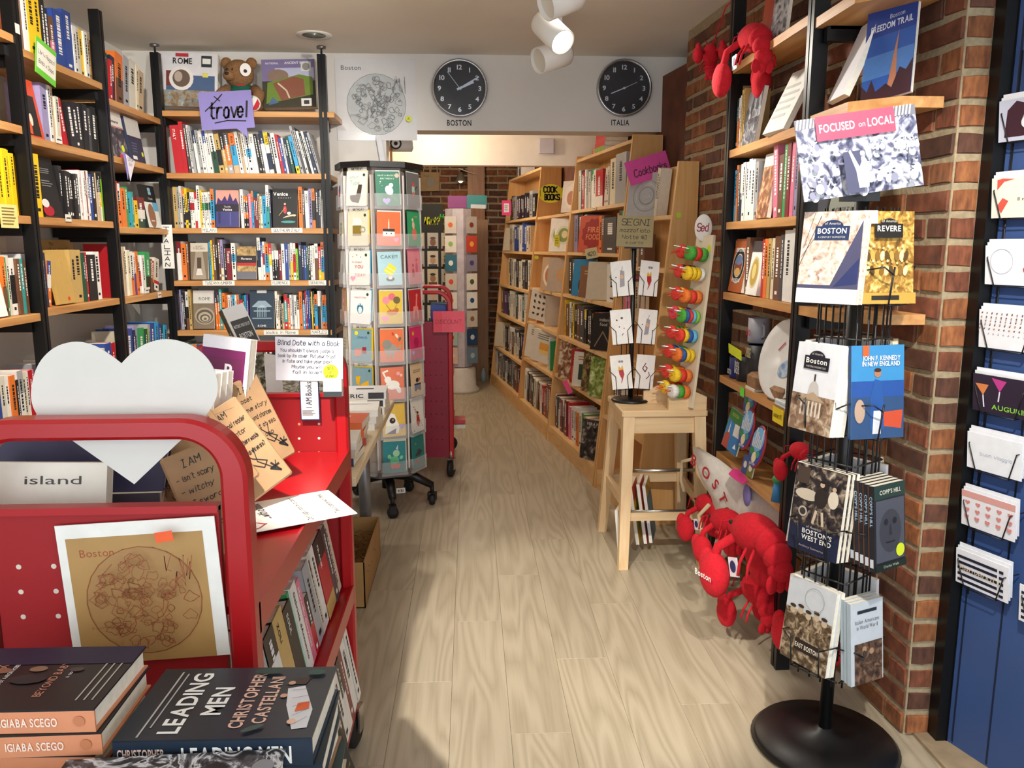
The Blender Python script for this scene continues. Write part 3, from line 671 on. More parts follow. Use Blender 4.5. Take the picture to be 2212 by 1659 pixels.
trow('r@24,26.5~-4|ITALY r@11,28~-4 d@6,27~-5 w@6,27~-5 s@6,26~-5 n3w7@8,24~-6 s@8,24~-6 w@9,23~-6 u3w7@8,24~-6 w@8,24~-6 w5e5@13,24~-7 t4k4t2@13,22~-7 k4t6@10,22~-7 d3o5s2@13,22~-7 o3b5f2@16,22~-7|Rick_Steves w@9,23~-7 f@6,23~-7 w@8,23~-7 s3w1b2w4@12,23~-7 w@12,22~-7|Italy k@7,22~-8 d@6,22~-8 n3w7@11,24~-8 y3w2n4w1@12,23~-8|ITALY k@6,22~-8 w@11,22~-8 r@7,22~-9 u@6,20~-9 w@5,20~-9 n@6,20~-10 e@8,21~-10 b8y2@10,21~-12 s@7,27~-13 d@6,26~-13 w@6,24~-13 k@5,23~-13 w@6,24~-14 n@9,24~-14 s@6,23~-15', TZ[1], 'shelf below the teddy bear', -.86, -1.66, seed=11)
trow('t@15,23 s@9,23 x@9,23 o2k8@9,22 y6k2y2@10,22 k@8,20 w3r2w5@8,20 w3r2w5@8,20 r2w6r2@8,20 w@11,24 y@8,21 w3g2w5@7,20 w3g2w5@7,20 w3e2w5@7,20 w3e2w5@7,20 o3b5o2@14,22 Fvenice_purple@135,21 w@12,22 o2k3o2k3@8,18 o2k3o2k3@8,18 i@11,19 o3b7@8,21 m@7,17 m@7,17 f@7,19 c@8,18 b@14,18 w5a5@12,24 n@6,22 Fvenice_black@145,22 o@15,23 d@7,22 w@15,21|VENICE v@12,22 o3k5o2@12,22|VENICE k@12,22 n@6,21 w@5,21 e3w7@6,23 w@6,23 e@5,23', TZ[2], 'Venice shelf', seed=12)
trow('m3w7@16,22 o@17,21 h@7,22 Ftuscany@105,21 b@6,22 y@6,23 h@9,24 k@7,24 h@8,23 v7c3@9,23 k@7,21 m@17,18|Tuscany w3b2w5@14,21 Fflorence@115,19 w3n4w3@11,24|FLORENCE u4w6@6,22 w3r3w4@7,22 o3b5o2@13,21 r3y3w4@10,21 w3k7@7,17 w3k7@7,17 w3k7@7,17 m@9,17 w@11,21 u@11,21 s@7,21 w5y5@8,21 w3r5w2@9,21 l@7,18 n@11,22|TUSCANY n@7,20 u@8,20 e@7,20 k@5,21 w@7,20 w@7,20 w4h6@12,21|ROME r7y3@9,19 o2w2b4y2@10,22 u@8,22 k3y5k2@8,22', TZ[3], 'Tuscany shelf', seed=13)
trow('v@6,23 k3s7@6,22 k@6,22 w4k3h3@12,22|ROME t@10,23 Frome_spiral@125,22.5 n3o7@8,22 n3o7@8,22 a@10,23 o4k3o3@13,21|ROME o@6,20 w@11,20 s@7,19 b3w7@8,20 w@7,20 o3b7@9,20 r@11,17 e@7,20 b5p5@6,20 p@6,20 Frome_navy@145,22.5 w@9,22 c@7,20 k@6,19 f@8,15 r2a6r2@14,20 r3o7@9,18 w@8,20 s@7,20 w@10,20 k4w6@8,19 o@12,22 k3b7@9,21 r@5,22 u@6,23 u@6,23 k@5,23 y@4,22 k@6,22 o3b6o1@11,20 w4k6@10,22|NAPLES s@5,22 o3b5o2@11,20 o3b5o2@10,20 o3b5o2@12,20', TZ[4], 'Rome shelf', seed=14)
trow('a@10,21 o4s6@16,20 u@10,20 r@9,20 w@7,19 r2w8@11,19 o@10,19 o@10,19 w2o8@11,19 h@14,20 k@10,20 d@10,21 k@9,20 k@10,20 w3k7@11,20 k@12,20 k@12,20 k@10,20 w@12,22 n@10,21 e@9,21 s@8,20 n@12,20 u@9,21 k@10,20 k@10,21 s@8,21', TZ[5], 'shelf behind the cart rail', seed=15)

LC = {
 'dict_big': ('dddad4', [('r', 0, 0, 1, .6, photo('pic_dict', [(.3, '1c1c22'), (.5, '3a3a44'), (.66, '9a9090')], 22)), ('t', 'Dizionario', .55, .68, .06, '2a2426', .5), ('r', 0, .59, 1, .62, 'c08a84'), ('c', .78, .2, .07, 'd8e82c'), ('r', .55, .0, .9, .07, 'c03c48'), ('r', 0, .96, 1, 1, 'b03038')], 'huge white and black boxed dictionary'),
 'dict_small': ('26304a', [('r', 0, .58, 1, 1, 'c8c8c4'), ('lines', .2, .2, .6, .45, 4, '5a6480'), ('c', .85, .2, .07, 'd8e82c'), ('r', .1, .04, .4, .12, 'e8e8e8')], 'huge navy and white boxed dictionary'),
 'orange_art': ('d8502c', [('r', .05, .03, .86, .72, '2a2422'), ('p', [(.12,.06),(.2,.4),(.35,.5),(.5,.35),(.45,.05)], 'd85a34'), ('e', .5, .3, .08, .16, 'f0dcc8'), ('c', .3, .56, .1, 'd85a34')], 'orange-framed art book with a dark painted figure facing out'),
 'black_back': ('19191b', [('lines', .15, .72, .75, .82, 3, '8a8a88'), ('lines', .15, .5, .75, .62, 3, '8a8a88'), ('e', .2, .1, .3, .16, 'b02030'), ('e', .1, .22, .2, .12, 'e8e4e0')], 'black back cover with small print facing out'),
 'white_dog': ('f2f0ec', [('e', .35, .72, .2, .14, 'd8c4b8'), ('c', .3, .45, .03, '201c1c'), ('c', .5, .35, .02, '201c1c'), ('c', .65, .2, .03, '201c1c')], 'white cover with scattered black spots facing out'),
 'tan_plain': ('c9a45a', [('r', .55, .06, .68, .12, 'e04030'), ('l', [(.5,.7),(.5,.82)], .01, 'e8d8b0')], 'plain tan cover with a small red sticker facing out'),
 'face_black': ('1d1d1f', [('c', .52, .9, .06, '8fc4d8'), ('c', .62, .9, .06, '8fc4d8'), ('c', .52, .82, .06, '8fc4d8'), ('c', .62, .82, .06, '8fc4d8'), ('T', 'ITALIAN', .55, .66, .05, 'e0e0e0'), ('r', 0, 0, 1, .6, 'e8ece8'), ('e', .42, .28, .26, .36, '9a6a4c'), ('r', .6, .4, 1, .6, '6fb8e0'), ('l', [(.3,.16),(.55,.16)], .03, 'f4ece8')], 'black topped language course with a smiling face facing out'),
 'contatto': ('e9e9ea', [('t', 'CONTATTO', .42, .72, .035, '3a3a3c'), ('r', .08, .72, .2, .75, 'd08a4c'), ('lines', .1, .6, .8, .66, 1, '9a9a9c'), ('p', [(.02,.86),(.12,.95),(.2,.9),(.1,.8)], '3a3a3c'), ('lines', .3, .86, .8, .92, 1, 'b0b0b2')], 'white language textbook reading CONTATTO facing out'),
}
GI = 'Italian books on the side wall'
XS = -1.735
def lrow(spec, k, i, where, y0=None, y1=None, rev=True, anchor=None, **kw):
    a, b = SEC[k]; row(spec, (XS, y0 or a+.02), (XS, y1 or b-.02), (1, 0), LZ[k][i], where, 'italian_book', GI, anchor or ('corner post' if k == 'C' else 'middle post'), rev=rev, covers=LC, **kw)
lrow('h@10,26~2 e@10,22~4 r@8,20~7 n@12,22~7 o5h5@20,25~7 s@16,25~8 x@18,25~8 c@7,24~9 f@18,22~10', 'C', 0, 'highest corner shelf', y1=4.62, seed=21)
lrow('Fdict_big@255,25 Fdict_small@185,22', 'C', 1, 'corner dictionary shelf', y0=4.12, y1=4.60, fit=False, seed=22, rev=False, anchor='middle post')
lrow('l@16,23 r3o7@14,22 w4o6@15,21 o@22,19 g@14,20 b@12,17 a@10,18 y@18,14 m4w3e3@40,16 Fface_black@190,23', 'C', 2, 'corner shelf below the dictionaries', seed=23)
lrow('r@17,26 v@8,25 f@6,25 w@8,25 c@10,23 w6o4@10,22 w5p5@7,22 o@8,22 w4r4w2@14,20 w@12,20 g6k4@16,22~3 h@8,18~5 r3o4e3@12,17~9 x7r1w2@18,18~12', 'C', 3, 'waist-high corner shelf', y1=4.66, seed=24)
lrow('c@12,27~3 u@22,28~3 n@8,27~3 v@10,29~4 g@20,27~4 e@8,26~5 l@7,26~5 s@8,28~5 u@16,28~6 b@12,28~6 u@10,27~7 e@10,26~7 b@10,25~8 h@12,20~8', 'C', 4, 'corner shelf behind the heart', seed=25)
lrow('o5m5@12,28 h@20,26 w@10,29 y@20,28 y@18,27 k@14,25 n@14,22 h5i5@14,20 u@30,24 u@26,26 w@12,21 x@12,21 y@14,21 w@12,21 t@8,21', 'M', 0, 'shelf over the green sign', seed=31)
lrow('Forange_art@160,23 v@20,23 w@10,23 f@14,23 x@12,20 r@14,20~-12 k@22,19~-8 k@18,20~-6 k@18,20~-4 k@20,21 d@10,20 k@20,21', 'M', 1, 'black-spined shelf', seed=32)
lrow('y@22,24 y@26,25 Fblack_back@150,24.5 k@14,22 k@12,20 k@12,20 k@12,20 k@12,20 d@12,20 w@7,22 r@10,22 w@8,22 m@7,22 w@8,22 u@16,21 k@18,22 k4f6@12,22 k4y3w3@16,22', 'M', 2, 'shelf below the black spines', seed=33)
lrow('w@10,22 n@22,22 u3w3o4@12,19~8 Ftan_plain@150,23 t@20,23 t@26,23 e@10,22 r@9,22 k@36,21 w@22,22', 'M', 3, 'tan book shelf', y1=3.95, seed=34)
lrow('s@14,22 r@10,21 w@10,22 Fcontatto@210,26 w@12,24 h@12,23 c@12,22 u@14,24 r@10,23', 'M', 4, 'textbook shelf behind the heart', seed=35)
lrow('f@14,22 c@16,23 h@14,22', 'L', 0, 'highest shelf nearest the shopfront', y0=3.1, y1=3.29, seed=41, fit=False)
lrow('k@20,20 e@30,22 w@40,23', 'L', 1, 'shelf of tall white volumes', y0=3.1, y1=3.29, seed=42, fit=False)
lrow('c@12,22 y@12,24 y@14,24 x@12,24 y@14,24 y@12,24 y@12,24 y@10,24 y@10,23', 'L', 2, 'shelf of yellow spines', y0=3.0, y1=3.29, seed=43)
lrow('Fwhite_dog@150,24 o5h5@14,22 g@10,22 x@9,23 w3k5w2@20,22 h@12,21 a@12,21 h@10,20', 'L', 3, 'spotted white cover shelf', y0=2.97, y1=3.29, seed=44)
lrow('t@18,20 u@36,22 x@14,22 w@12,22 o@16,21 k@8,19 s4w6@18,22 c@12,21 w@8,21 r@12,21 i@9,21', 'L', 4, 'low shelf beside the heart', y0=2.93, y1=3.29, seed=45)

GC = 'cookbooks in the wooden bookcases'
CC = {
 'fire': ('d0563c', [('p', [(.5+.36*(1+.16*(q%2))*math.cos(q*.2618), .5+.38*(1+.16*(q%2))*math.sin(q*.2618)) for q in range(24)], 'a02420'), ('t', 'FIRE', .5, .54, .15, 'e88a5c', .42), ('t', 'FOOD', .5, .34, .15, 'e88a5c', .5)], 'orange cookbook reading FIRE FOOD facing out'),
 'grey_disc': ('b9b9b9', [('ring', .52, .48, .36, .02, '9a9a9a'), ('ring', .52, .48, .28, .03, 'c8c8c8'), ('ring', .52, .48, .2, .03, 'a4a4a4'), ('ring', .52, .48, .1, .03, 'd0d0d0'), ('c', .84, .86, .08, 'e8e02c')], 'square grey cookbook with a dotted ring and yellow sticker facing out'),
 'blue': ('2c86b8', [('e', .35, .3, .07, .2, '1c2c3c'), ('r', .33, .5, .37, .7, '1c2c3c'), ('e', .5, .12, .2, .06, 'd8a080')], 'bright blue cookbook with a bottle facing out'),
 'brown': ('8a5f42', [('lines', .2, .7, .8, .86, 2, 'c8a888')], 'plain brown cookbook facing out'),
 'bowl': ('c8a888', [('e', .5, .45, .4, .5, 'efe6d8'), ('e', .5, .45, .3, .38, 'c87a4c'), ('e', .5, .45, .16, .2, 'd8b06c')], 'cookbook with a bowl of food facing out'),
 'plate': ('f0ece4', [('e', .5, .5, .42, .4, 'd8dcc8'), ('e', .5, .5, .3, .3, '8a9a5c'), ('e', .55, .52, .16, .16, 'e8d8a8')], 'pale cookbook with a green plate facing out'),
 'beige': ('b8a898', [('c', .6, .5, .24, 'caa070')], 'beige baking book with a round loaf facing out'),
 'cream': ('cfc4ae', [], 'plain cream cookbook facing out'),
 'mosaic': ('ded6ca', [('e', .2+.2*(q%4), .2+.2*(q//4), .06, .04, '4a3c34', q*37) for q in range(16)], 'white cookbook dotted with small dark shapes facing out'),
 'ochre': ('e4dfd4', [('r', .3, .4, .9, .62, 'e8a84c'), ('r', .3, .28, .9, .4, 'efcf7c'), ('lines', .2, .7, .8, .9, 3, '7a7468')], 'white cookbook with an orange block facing out'),
 'dish': (photo('pic_dish', [(.3, '3c2c22'), (.48, 'a07050'), (.6, 'd8c8b0'), (.75, 'efe8dc')], 26), [], 'cookbook with a photographed dish facing out'),
 'green_jar': ('e2ddd0', [('r', .25, .2, .75, .65, '2c4a38'), ('lines', .2, .75, .8, .9, 2, 'b07a5c')], 'cream cookbook with a dark green jar facing out'),
 'herbs': (photo('pic_herbs', [(.3, '33281c'), (.5, '6a5434'), (.68, 'a8915c')], 34), [('t', 'ITALIA', .5, .8, .08, 'd8c8a0')], 'brown cookbook of herbs facing out'),
 'veg': (photo('pic_veg', [(.3, '4a5a22'), (.5, '8a9a4c'), (.7, 'd0d8a0')], 30), [], 'green vegetable cookbook facing out'),
 'black_rose': (photo('pic_rose', [(.35, '161414'), (.55, '4a403c'), (.7, 'b8aca0')], 26), [('t', 'VERA PASTA', .5, .86, .07, 'c8beb0')], 'dark cookbook with pale pasta coils facing out'),
 'italian_food': ('1c1a1a', [('T', 'italian', .5, .78, .09, 'd8d4cc'), ('T', 'food', .5, .66, .09, 'd8d4cc'), ('l', [(.2,.1),(.5,.5),(.8,.2)], .05, '8a7464')], 'black Italian cookbook with a line drawing facing out'),
 'pinkface': ('e8dcd4', [('e', .5, .5, .36, .5, 'f0e8e0'), ('e', .45, .45, .2, .28, 'c88a70')], 'pale pink cookbook with a round plate facing out'),
 'redcook': ('b02c28', [('r', .1, .1, .9, .5, 'd05848'), ('lines', .2, .6, .8, .85, 3, 'f0d8d0')], 'red cookbook facing out'),
 'meat': ('8a8290', [('t', 'MEAT', .5, .8, .1, 'c8c0cc'), ('r', 0, 0, 1, .3, '4a4048')], 'grey-mauve cookbook facing out'),
}
def wrow(spec, k, i, where, s_far=None, s_near=None, **kw):
    s0, s1, top, zs = WU[k]; a = (s_far if s_far is not None else s1-.03); b = (s_near if s_near is not None else s0+.03); z = zs[i]
    pa, pb = sl(a, z, .04), sl(b, z, .04)
    row(spec, (pa.x, pa.y), (pb.x, pb.y), (-SN.x, -SN.y), z, where, 'cookbook', GC, 'back-room end', covers=CC, ftw=.75, depth=.15 if k != 'N' else .065, **kw)
def rand(n, pal, seed, t=(16, 32), h=(22, 28)):
    rn = random.Random(seed); o = []
    for _ in range(n):
        a = rn.choice(pal); b = rn.choice(pal) if rn.random() < .35 else ''
        o.append(f"{a+str(rn.choice('357'))+b+'5' if b else a}@{rn.randint(*t)},{rn.uniform(*h):.1f}")
    return ' '.join(o)
DULL = 'kdhwxcsfhmkdw'
wrow(rand(12, 'kknsdxh', 51, h=(21, 25)), 'F', 1, 'far shelf of dark spines', s_near=2.95, seed=51)
wrow('Fcream@150,24 '+rand(9, 'swxudf', 52), 'F', 2, 'far shelf of pale spines', s_near=3.0, seed=52)
wrow(rand(12, 'xwwcskfd', 53, h=(24, 28)), 'F', 3, 'far shelf of grey spines', s_far=3.95, seed=53)
wrow('h@40,25 p@60,24 '+rand(13, 'wkehdxwk', 54), 'F', 4, 'far violet book shelf', seed=54)
wrow('f@30,24 Fcream@200,26 '+rand(12, 'wxkhhcd', 55)+' p5o5@60,22', 'F', 5, 'far orange block shelf', seed=55)
wrow(rand(16, 'kdhsmkddw', 56)+' r@40,26', 'F', 6, 'lowest far shelf', seed=56)
wrow('x@30,20 w@18,20 u@20,20 h@60,17 k@20,18 w@20,20', 'F', 0, 'top of farthest bookcase', s_far=4.0, s_near=3.2, seed=57, fit=False)
wrow('Fpinkface@200,24', 'A', 0, 'top of lower bookcase', s_far=1.79, seed=61, fit=False)
wrow('Fplate@190,27 Fplate@190,26', 'A', 1, 'shelf below cookbook sign', s_far=2.1, seed=62, fit=False)
wrow('Fbowl@210,27 w@30,26 Fbeige@260,27', 'A', 2, 'round loaf shelf', s_far=2.2, seed=63, fit=False)
wrow('k@20,26 w@24,26 o@20,24 Fmosaic@260,26~12 h@30,27~14 x@24,27~14', 'A', 3, 'leaning book shelf', s_far=2.55, seed=64, fit=False)
wrow('Fochre@270,28~10 Fochre@270,27~12 w@30,27~14 g@24,24', 'A', 4, 'orange block covers shelf', s_far=2.5, seed=65, fit=False)
wrow('w@40,28~10 k@30,26~10 h@24,25~10 d@30,26~12 k@34,25~12 x@40,25~14 h@26,24~14 '+rand(8, 'hmkwxr', 66), 'A', 5, 'leaning spines floor shelf', seed=66)
wrow('k@30,5 r@32,5 r@32,5 l@30,4', 'B', 0, 'shelf under the soffit', s_far=1.3, s_near=.6, seed=71, fit=False)
wrow('w@30,29 d@26,28 r@18,27 w@20,28 s@22,27 x@20,26 g3w7@34,27 w@26,26 r7w3@70,25 x@24,25~8 x@22,25~8 c@50,29 s@90,31', 'B', 1, 'pink sign shelf', s_near=.42, seed=72)
wrow('v@40,27 k@50,27 r@16,26 s@26,26 Ffire@250,25 o@30,24 h@20,24 d@90,23 o@14,25 e@26,26 g@20,26', 'B', 2, 'FIRE FOOD shelf', seed=73)
wrow('k@14,26 d@16,26 d@16,26 Fblue@200,26 Fbrown@200,22 Fcream@250,25 w@40,24', 'B', 3, 'blue cookbook shelf', seed=74)
wrow('y@12,27 h@34,24 w@26,26 k@20,25 y@16,26 k@34,25 h@26,25 d@44,26 y3k7@20,24 k@28,24 k@22,23 y@18,22 r3m7@40,24 Fitalian_food@190,24 d@20,23 h@24,23', 'B', 4, 'dark-spined cookbook shelf', seed=75)
wrow('w@30,27 Fdish@240,27 Fredcook@130,24 Fgreen_jar@200,24 Fherbs@200,27 Fveg@220,26', 'B', 5, 'shelf of photo covers', seed=76)
wrow(rand(6, 'rmwhd', 77, h=(24, 27))+' r@24,26 i@20,24 w@34,25 w@30,26 o@20,24 w@28,25 g@30,25 t@40,24 h@20,24 Fblack_rose@240,26', 'B', 6, 'floor shelf near the stool', seed=77)
wrow('k@20,24 Fgrey_disc@250,25 c@26,26~12 x@26,26~14', 'N', 0, 'grey square book shelf', s_far=.2, seed=81, fit=False)
wrow('e@20,25 r@20,22 o@18,22 f@90,20 h@90,18', 'N', 1, 'shelf behind the postcard rack', s_far=.2, seed=82, fit=False)
wrow('i@120,24 m@60,22 f@80,22', 'N', 2, 'pink-spined shelf', s_far=.2, seed=83, fit=False)
wrow('k@60,26 d@50,25 h@40,25 w@30,24', 'N', 4, 'low shelf behind the stool', s_far=.2, seed=84, fit=False)
# ================================================================== WALL THINGS, CLOCKS, LAMPS
def clock(cx, cz, r, label, hands):
    e = empty('wall_clock', (cx, 5.03, cz-r), label, 'clock'); M = frame((cx, 5.049, cz), (1, 0, 0), (0, 0, 1))
    MB().lathe([(r*.9, 0), (r, .006), (r, .032), (r*.97, .040), (r*.91, .038), (r*.9, .026)], mat('b8bcc2', .22, .95, var=.02), 40, M, cap=False).build('rim', e)
    f = MB(); f.disc((0, 0), r*.91, photo('clock_face', [(.35, '22242a'), (.65, '3c4048')], 3, 1, 0, .3), M, 40, .02); f.build('face', e)
    nm = mat('d8dde6', .3, .4)
    for k in range(1, 13):
        a = math.radians(90-30*k); x, y = r*.72*math.cos(a), r*.72*math.sin(a); h = r*.16
        MB().text(str(k), h, nm, M, .0215, True, align='c', x=x, y=y-h/2, sx=1.15).build('numeral', e)
    for nme, ang, ln, wd, z in hands:
        a = math.radians(90-ang); d = (math.cos(a), math.sin(a)); b = MB()
        b.line([(-d[0]*r*.08, -d[1]*r*.08), (d[0]*r*ln, d[1]*r*ln)], wd, mat('c4d4ea', .3, .3), M, z); b.build(nme, e)
    MB().disc((0, 0), .007, mat('c4d4ea', .3), M, 12, .0245).build('hub', e)
clock(-.052, 2.416, .166, 'silver-rimmed dark wall clock above the BOSTON lettering', (('hour_hand', 66, .52, .013, .022), ('minute_hand', 60, .78, .008, .023), ('second_hand', -38, .7, .003, .024)))
clock(.929, 2.426, .166, 'silver-rimmed dark wall clock above the ITALIA lettering', (('hour_hand', 248, .5, .006, .022), ('minute_hand', 66, .5, .003, .023)))
for t, x, z in (('BOSTON', -.057, 2.222), ('ITALIA', .914, 2.231)):
    MB().text(t, .033, mat('2a2a30', .6), frame((x, 5.0485, z-.016), (1, 0, 0), (0, 0, 1)), 0, True, width=.148 if t == 'BOSTON' else .112, align='c').build('wall_lettering', label=f'dark {t} letters on the soffit wall under a clock', cat='lettering')
def mapels(line, fill, txt, seed=3, name='Boston'):
    rn = random.Random(seed); els = [('T', name, .2, .86, .055, txt, .25), ('c', .5, .44, .36, fill), ('ring', .5, .44, .365, .006, line)]
    for k in range(80):
        a = rn.uniform(0, 6.28); d = .33*math.sqrt(rn.random()); cx, cy = .52+d*math.cos(a)*.9, .44+d*math.sin(a); n = rn.randint(6, 11); r = rn.uniform(.015, .05)
        pts = [(cx+r*rn.uniform(.5, 1.3)*math.cos(6.283*q/n), cy+r*rn.uniform(.5, 1.3)*math.sin(6.283*q/n)) for q in range(n)]
        els.append(('l', pts+pts[:1], .0045, line))
    for k in range(6):
        x, y = rn.uniform(.2, .75), rn.uniform(.2, .7); els.append(('l', [(x+rn.uniform(-.03, .03)+.02*q, y+.035*q+rn.uniform(-.02, .02)) for q in range(7)], .006, line))
    for k in range(5):
        pts = [(.72+.03*k+rn.uniform(-.03, .03), .62+rn.uniform(-.06, .16)) for q in range(5)]; els.append(('l', pts, .005, line))
    els += [('T', 'Cambridge', .33, .66, .018, line), ('T', 'Brookline', .24, .3, .018, line), ('T', 'Logan', .76, .56, .02, line)]
    return els
SLEEVE = mat('e2e3e6', .16, var=.02, coat=.8)
board('city_map_poster', frame(((-.785-.307)/2, 5.046, 2.35) , (1, 0, .005), (0, 0, 1)), .475, .465, SLEEVE, mapels('7b8084', 'c3c8ca', '55595c')+[('c', .9, .26, .035, 'd8e020'), ('w', 'A', .9, .245, .03, INK)], .003, label='white Boston line map in a plastic sleeve on the back wall', cat='poster')
board('price_flag', frame((-.525, 5.02, 2.06), (1, 0, .15), (-.12, 0, 1)), .03, .16, 'dfe2ea', [], .001, label='narrow white paper strip hanging under the city map poster', cat='paper strip')
# track lights
WHT = mat('e8e6e0', .4, var=.02)
def head(base, tip, r, label, lit, grp=None):
    base = Vector(base); tip = Vector(tip); d = (tip-base).normalized(); L = (tip-base).length
    e = empty('track_light', base, label, 'spotlight', 'white track spotlights'); M = Matrix.Translation(base) @ d.to_track_quat('Z', 'Y').to_matrix().to_4x4()
    MB().lathe([(0, 0), (r*.8, 0), (r*.96, .012), (r, .03), (r, L), (r*.93, L), (r*.9, L-.02), (0, L-.02)], WHT, 28, M).build('barrel', e)
    if lit: MB().disc((0, 0), r*.9, mat('fff6e4', .5, var=0, emit=9., name='lit_lens'), M, 28, L-.016).build('lens', e)
    else: MB().disc((0, 0), r*.9, mat('d8d4c8', .3, var=0), M, 28, L-.016).build('lens', e)
    m = base+d*L*.45
    MB().tube([m+Vector((0, 0, r*.8)), Vector((m.x, m.y, CEIL-.05))], .012, WHT, 10).build('stem', e)
    MB().box(m.x-.03, m.x+.03, m.y-.06, m.y+.06, CEIL-.055, CEIL-.02, WHT).build('adapter', e)
    return e
tk = MB(); tk.box(.37, .405, 2.3, 4.55, CEIL-.02, CEIL, WHT); tk.build('light_track', label='white ceiling track carrying the spotlights', cat='track')
h1 = head(P(1168, 45, Y=3.75), P(1216, 92, Y=3.62), .056, 'lit white spotlight between two unlit ones, its bright lens facing the brick wall', True)
h2 = head(P(1250, -18, Y=3.35), P(1178, 10, Y=3.30), .062, 'unlit white spotlight highest on the track, cut off by the frame', False)
h3 = head(P(1226, 112, Y=4.2), P(1162, 132, Y=4.12), .062, 'unlit white spotlight lowest of three, in front of the clock wall', False)
spot('track_lamp', P(1222, 98, Y=3.58), (1.25, 2.6, 1.5), 60, 70, .7, .05, WARM)
cl = empty('ceiling_downlight', (-.823, 4.632, CEIL-.02), 'round recessed ceiling downlight near the travel bookcase', 'downlight')
MB().lathe([(.062, -.004), (.095, -.006), (.095, 0), (.062, 0)], WHT, 28, T(-.823, 4.632, CEIL), cap=False).build('ring', cl)
MB().lathe([(.0, .0), (.062, -.003)], mat('8f9488', .35, .3), 28, T(-.823, 4.632, CEIL)).build('reflector', cl)
# gadgets on and behind the soffit
bx = empty('wall_box', (.581, 6.28, 2.19), 'small square lilac-grey box on the lit beam', 'wall box')
MB().bbox(.581-.057, .581+.057, 6.255, 6.3, 2.18, 2.29, mat('c9c2cc', .5), .006).build('housing', bx)
vc = empty('barrel_camera', (-.44, 5.3, 2.08), 'small white barrel camera with a round dark emblem below the poster', 'lamp')  # security-camera-like barrel with a round logo, gives no light
MB().lathe([(.0, 0), (.05, 0), (.05, .14), (.03, .15), (0, .15)], WHT, 20, frame((-.5, 5.3, 2.13), (0, 1, 0), (0, 0, 1))).build('barrel', vc)
EM = frame((-.455, 5.249, 2.125), (1, 0, 0), (0, 0, 1)); eb = MB(); eb.disc((0, 0), .036, INK, EM, 20, 0); eb.disc((0, 0), .026, WHITE, EM, 20, .0004); eb.disc((0, 0), .012, INK, EM, 14, .0008); eb.build('emblem', vc)
MB().tube([(-.50, 5.32, 2.13), (-.50, 5.32, 2.18)], .01, WHT).build('stem', vc)
MB().tube([(-.488, 5.26, 2.17), (-.484, 5.26, 1.9), (-.486, 5.26, 1.5)], .008, mat('b07a4c', .6), 8).build('cable', label='tan cable running down the edge of the opening', cat='cable')

# ================================================================== SIGNS ON THE SIDE AND BACK SHELVES
fx = lambda p, xd, up: frame(p, xd, up)
PURP = mat('8d84c8', .55, var=.03)
sg = P(489, 238, Y=4.74); SGM = frame(sg, (1, 0, .06), (-.06, 0, 1))
mb = MB(); mb.box(-.145, .145, -.1, .1, -.002, 0, PURP, SGM); mb.prism([(.045, -.1), (.1, -.1), (.1, -.155), (.085, -.135)], -.002, 0, PURP, SGM)
mb.hand('travel', .082, INK, SGM, .0006, x=-.095, y=-.04, wd=.0105, width=.21, shear=.15); mb.line([(-.07, -.065), (.0, -.055), (.1, -.062)], .006, INK, SGM, .0006)
mb.line([(-.115, .0), (-.07, .035), (-.03, .07), (-.015, .085)], .006, INK, SGM, .0006); mb.line([(-.058, .075), (-.03, .05)], .006, INK, SGM, .0006)
mb.build('travel_sign', label='purple speech-bubble card reading travel, hung on the top shelf', cat='sign')
board('language_sign', frame((-1.713, 4.752, P(355, 533, Y=4.752).z), (1, 0, 0), (0, 0, 1)), .066, .245, 'eeede8', [('w', c, .5, .86-.135*q, .085, INK, .5, .016) for q, c in enumerate('ITALIAN')], .002, label='white vertical ITALIAN sign on the corner post', cat='sign')
ga = P(100, 134, X=-1.69); GM = frame(ga, (0, 1, -.22), (0, .22, 1))
board('shelf_sign', GM, .155, .145, '69c23c', [('r', .03, .17, .97, .86, 'e6e3d8'), ('w', 'Libri x Ragazzi', .5, .58, .11, INK, .8), ('w', 'Bimbi x Dopo', .5, .32, .11, INK, .75)], .003, label='green-edged handwritten sign hooked on the highest side shelf', cat='sign')
board('sticky_note', frame(P(20, 467, X=-1.69), (0, 1, 0), (0, 0, 1)), .115, .085, 'efd88a', [('lines', .1, .1, .9, .9, 6, '7a6438')], .001, label='pale yellow handwritten note on the shelf of yellow spines', cat='note')
board('pole_sticker', frame(P(38, 62, X=-1.69), (0, 1, 0), (0, .1, 1)), .03, .035, 'e8e2d4', [], .001, label='tiny white scrap of paper on the black post', cat='label')
pn = P(283, 352, X=-1.688); mb = MB(); PNM = frame(pn, (0, 1, 0), (0, 0, 1))
mb.prism([(-.085, .045), (-.02, .03), (-.05, -.085)], -.002, 0, mat('8d84c8', .5), PNM); mb.prism([(-.06, .036), (.045, .012), (-.03, -.09)], .001, .003, mat('e6e2ec', .5), PNM)
mb.hand('Little', .018, INK, PNM, .0035, x=-.04, y=.008); mb.hand('Italy', .014, mat('b03040', .5), PNM, .0035, x=-.035, y=-.015)
mb.build('pennant', label='white and purple paper pennant under the corner dictionary shelf', cat='pennant')
for (x, y, X_) in ((148, 471, 0), (318, 627, 0), (345, 637, 0), (128, 302, 0)):
    board('shelf_tag', frame(P(x, y, X=-1.7), (0, 1, 0), (0, 0, 1)), .05, .03, 'ece8de', [('lines', .15, .3, .85, .7, 1, INK)], .001, LB)
bc = P(195, 545, X=-1.93)
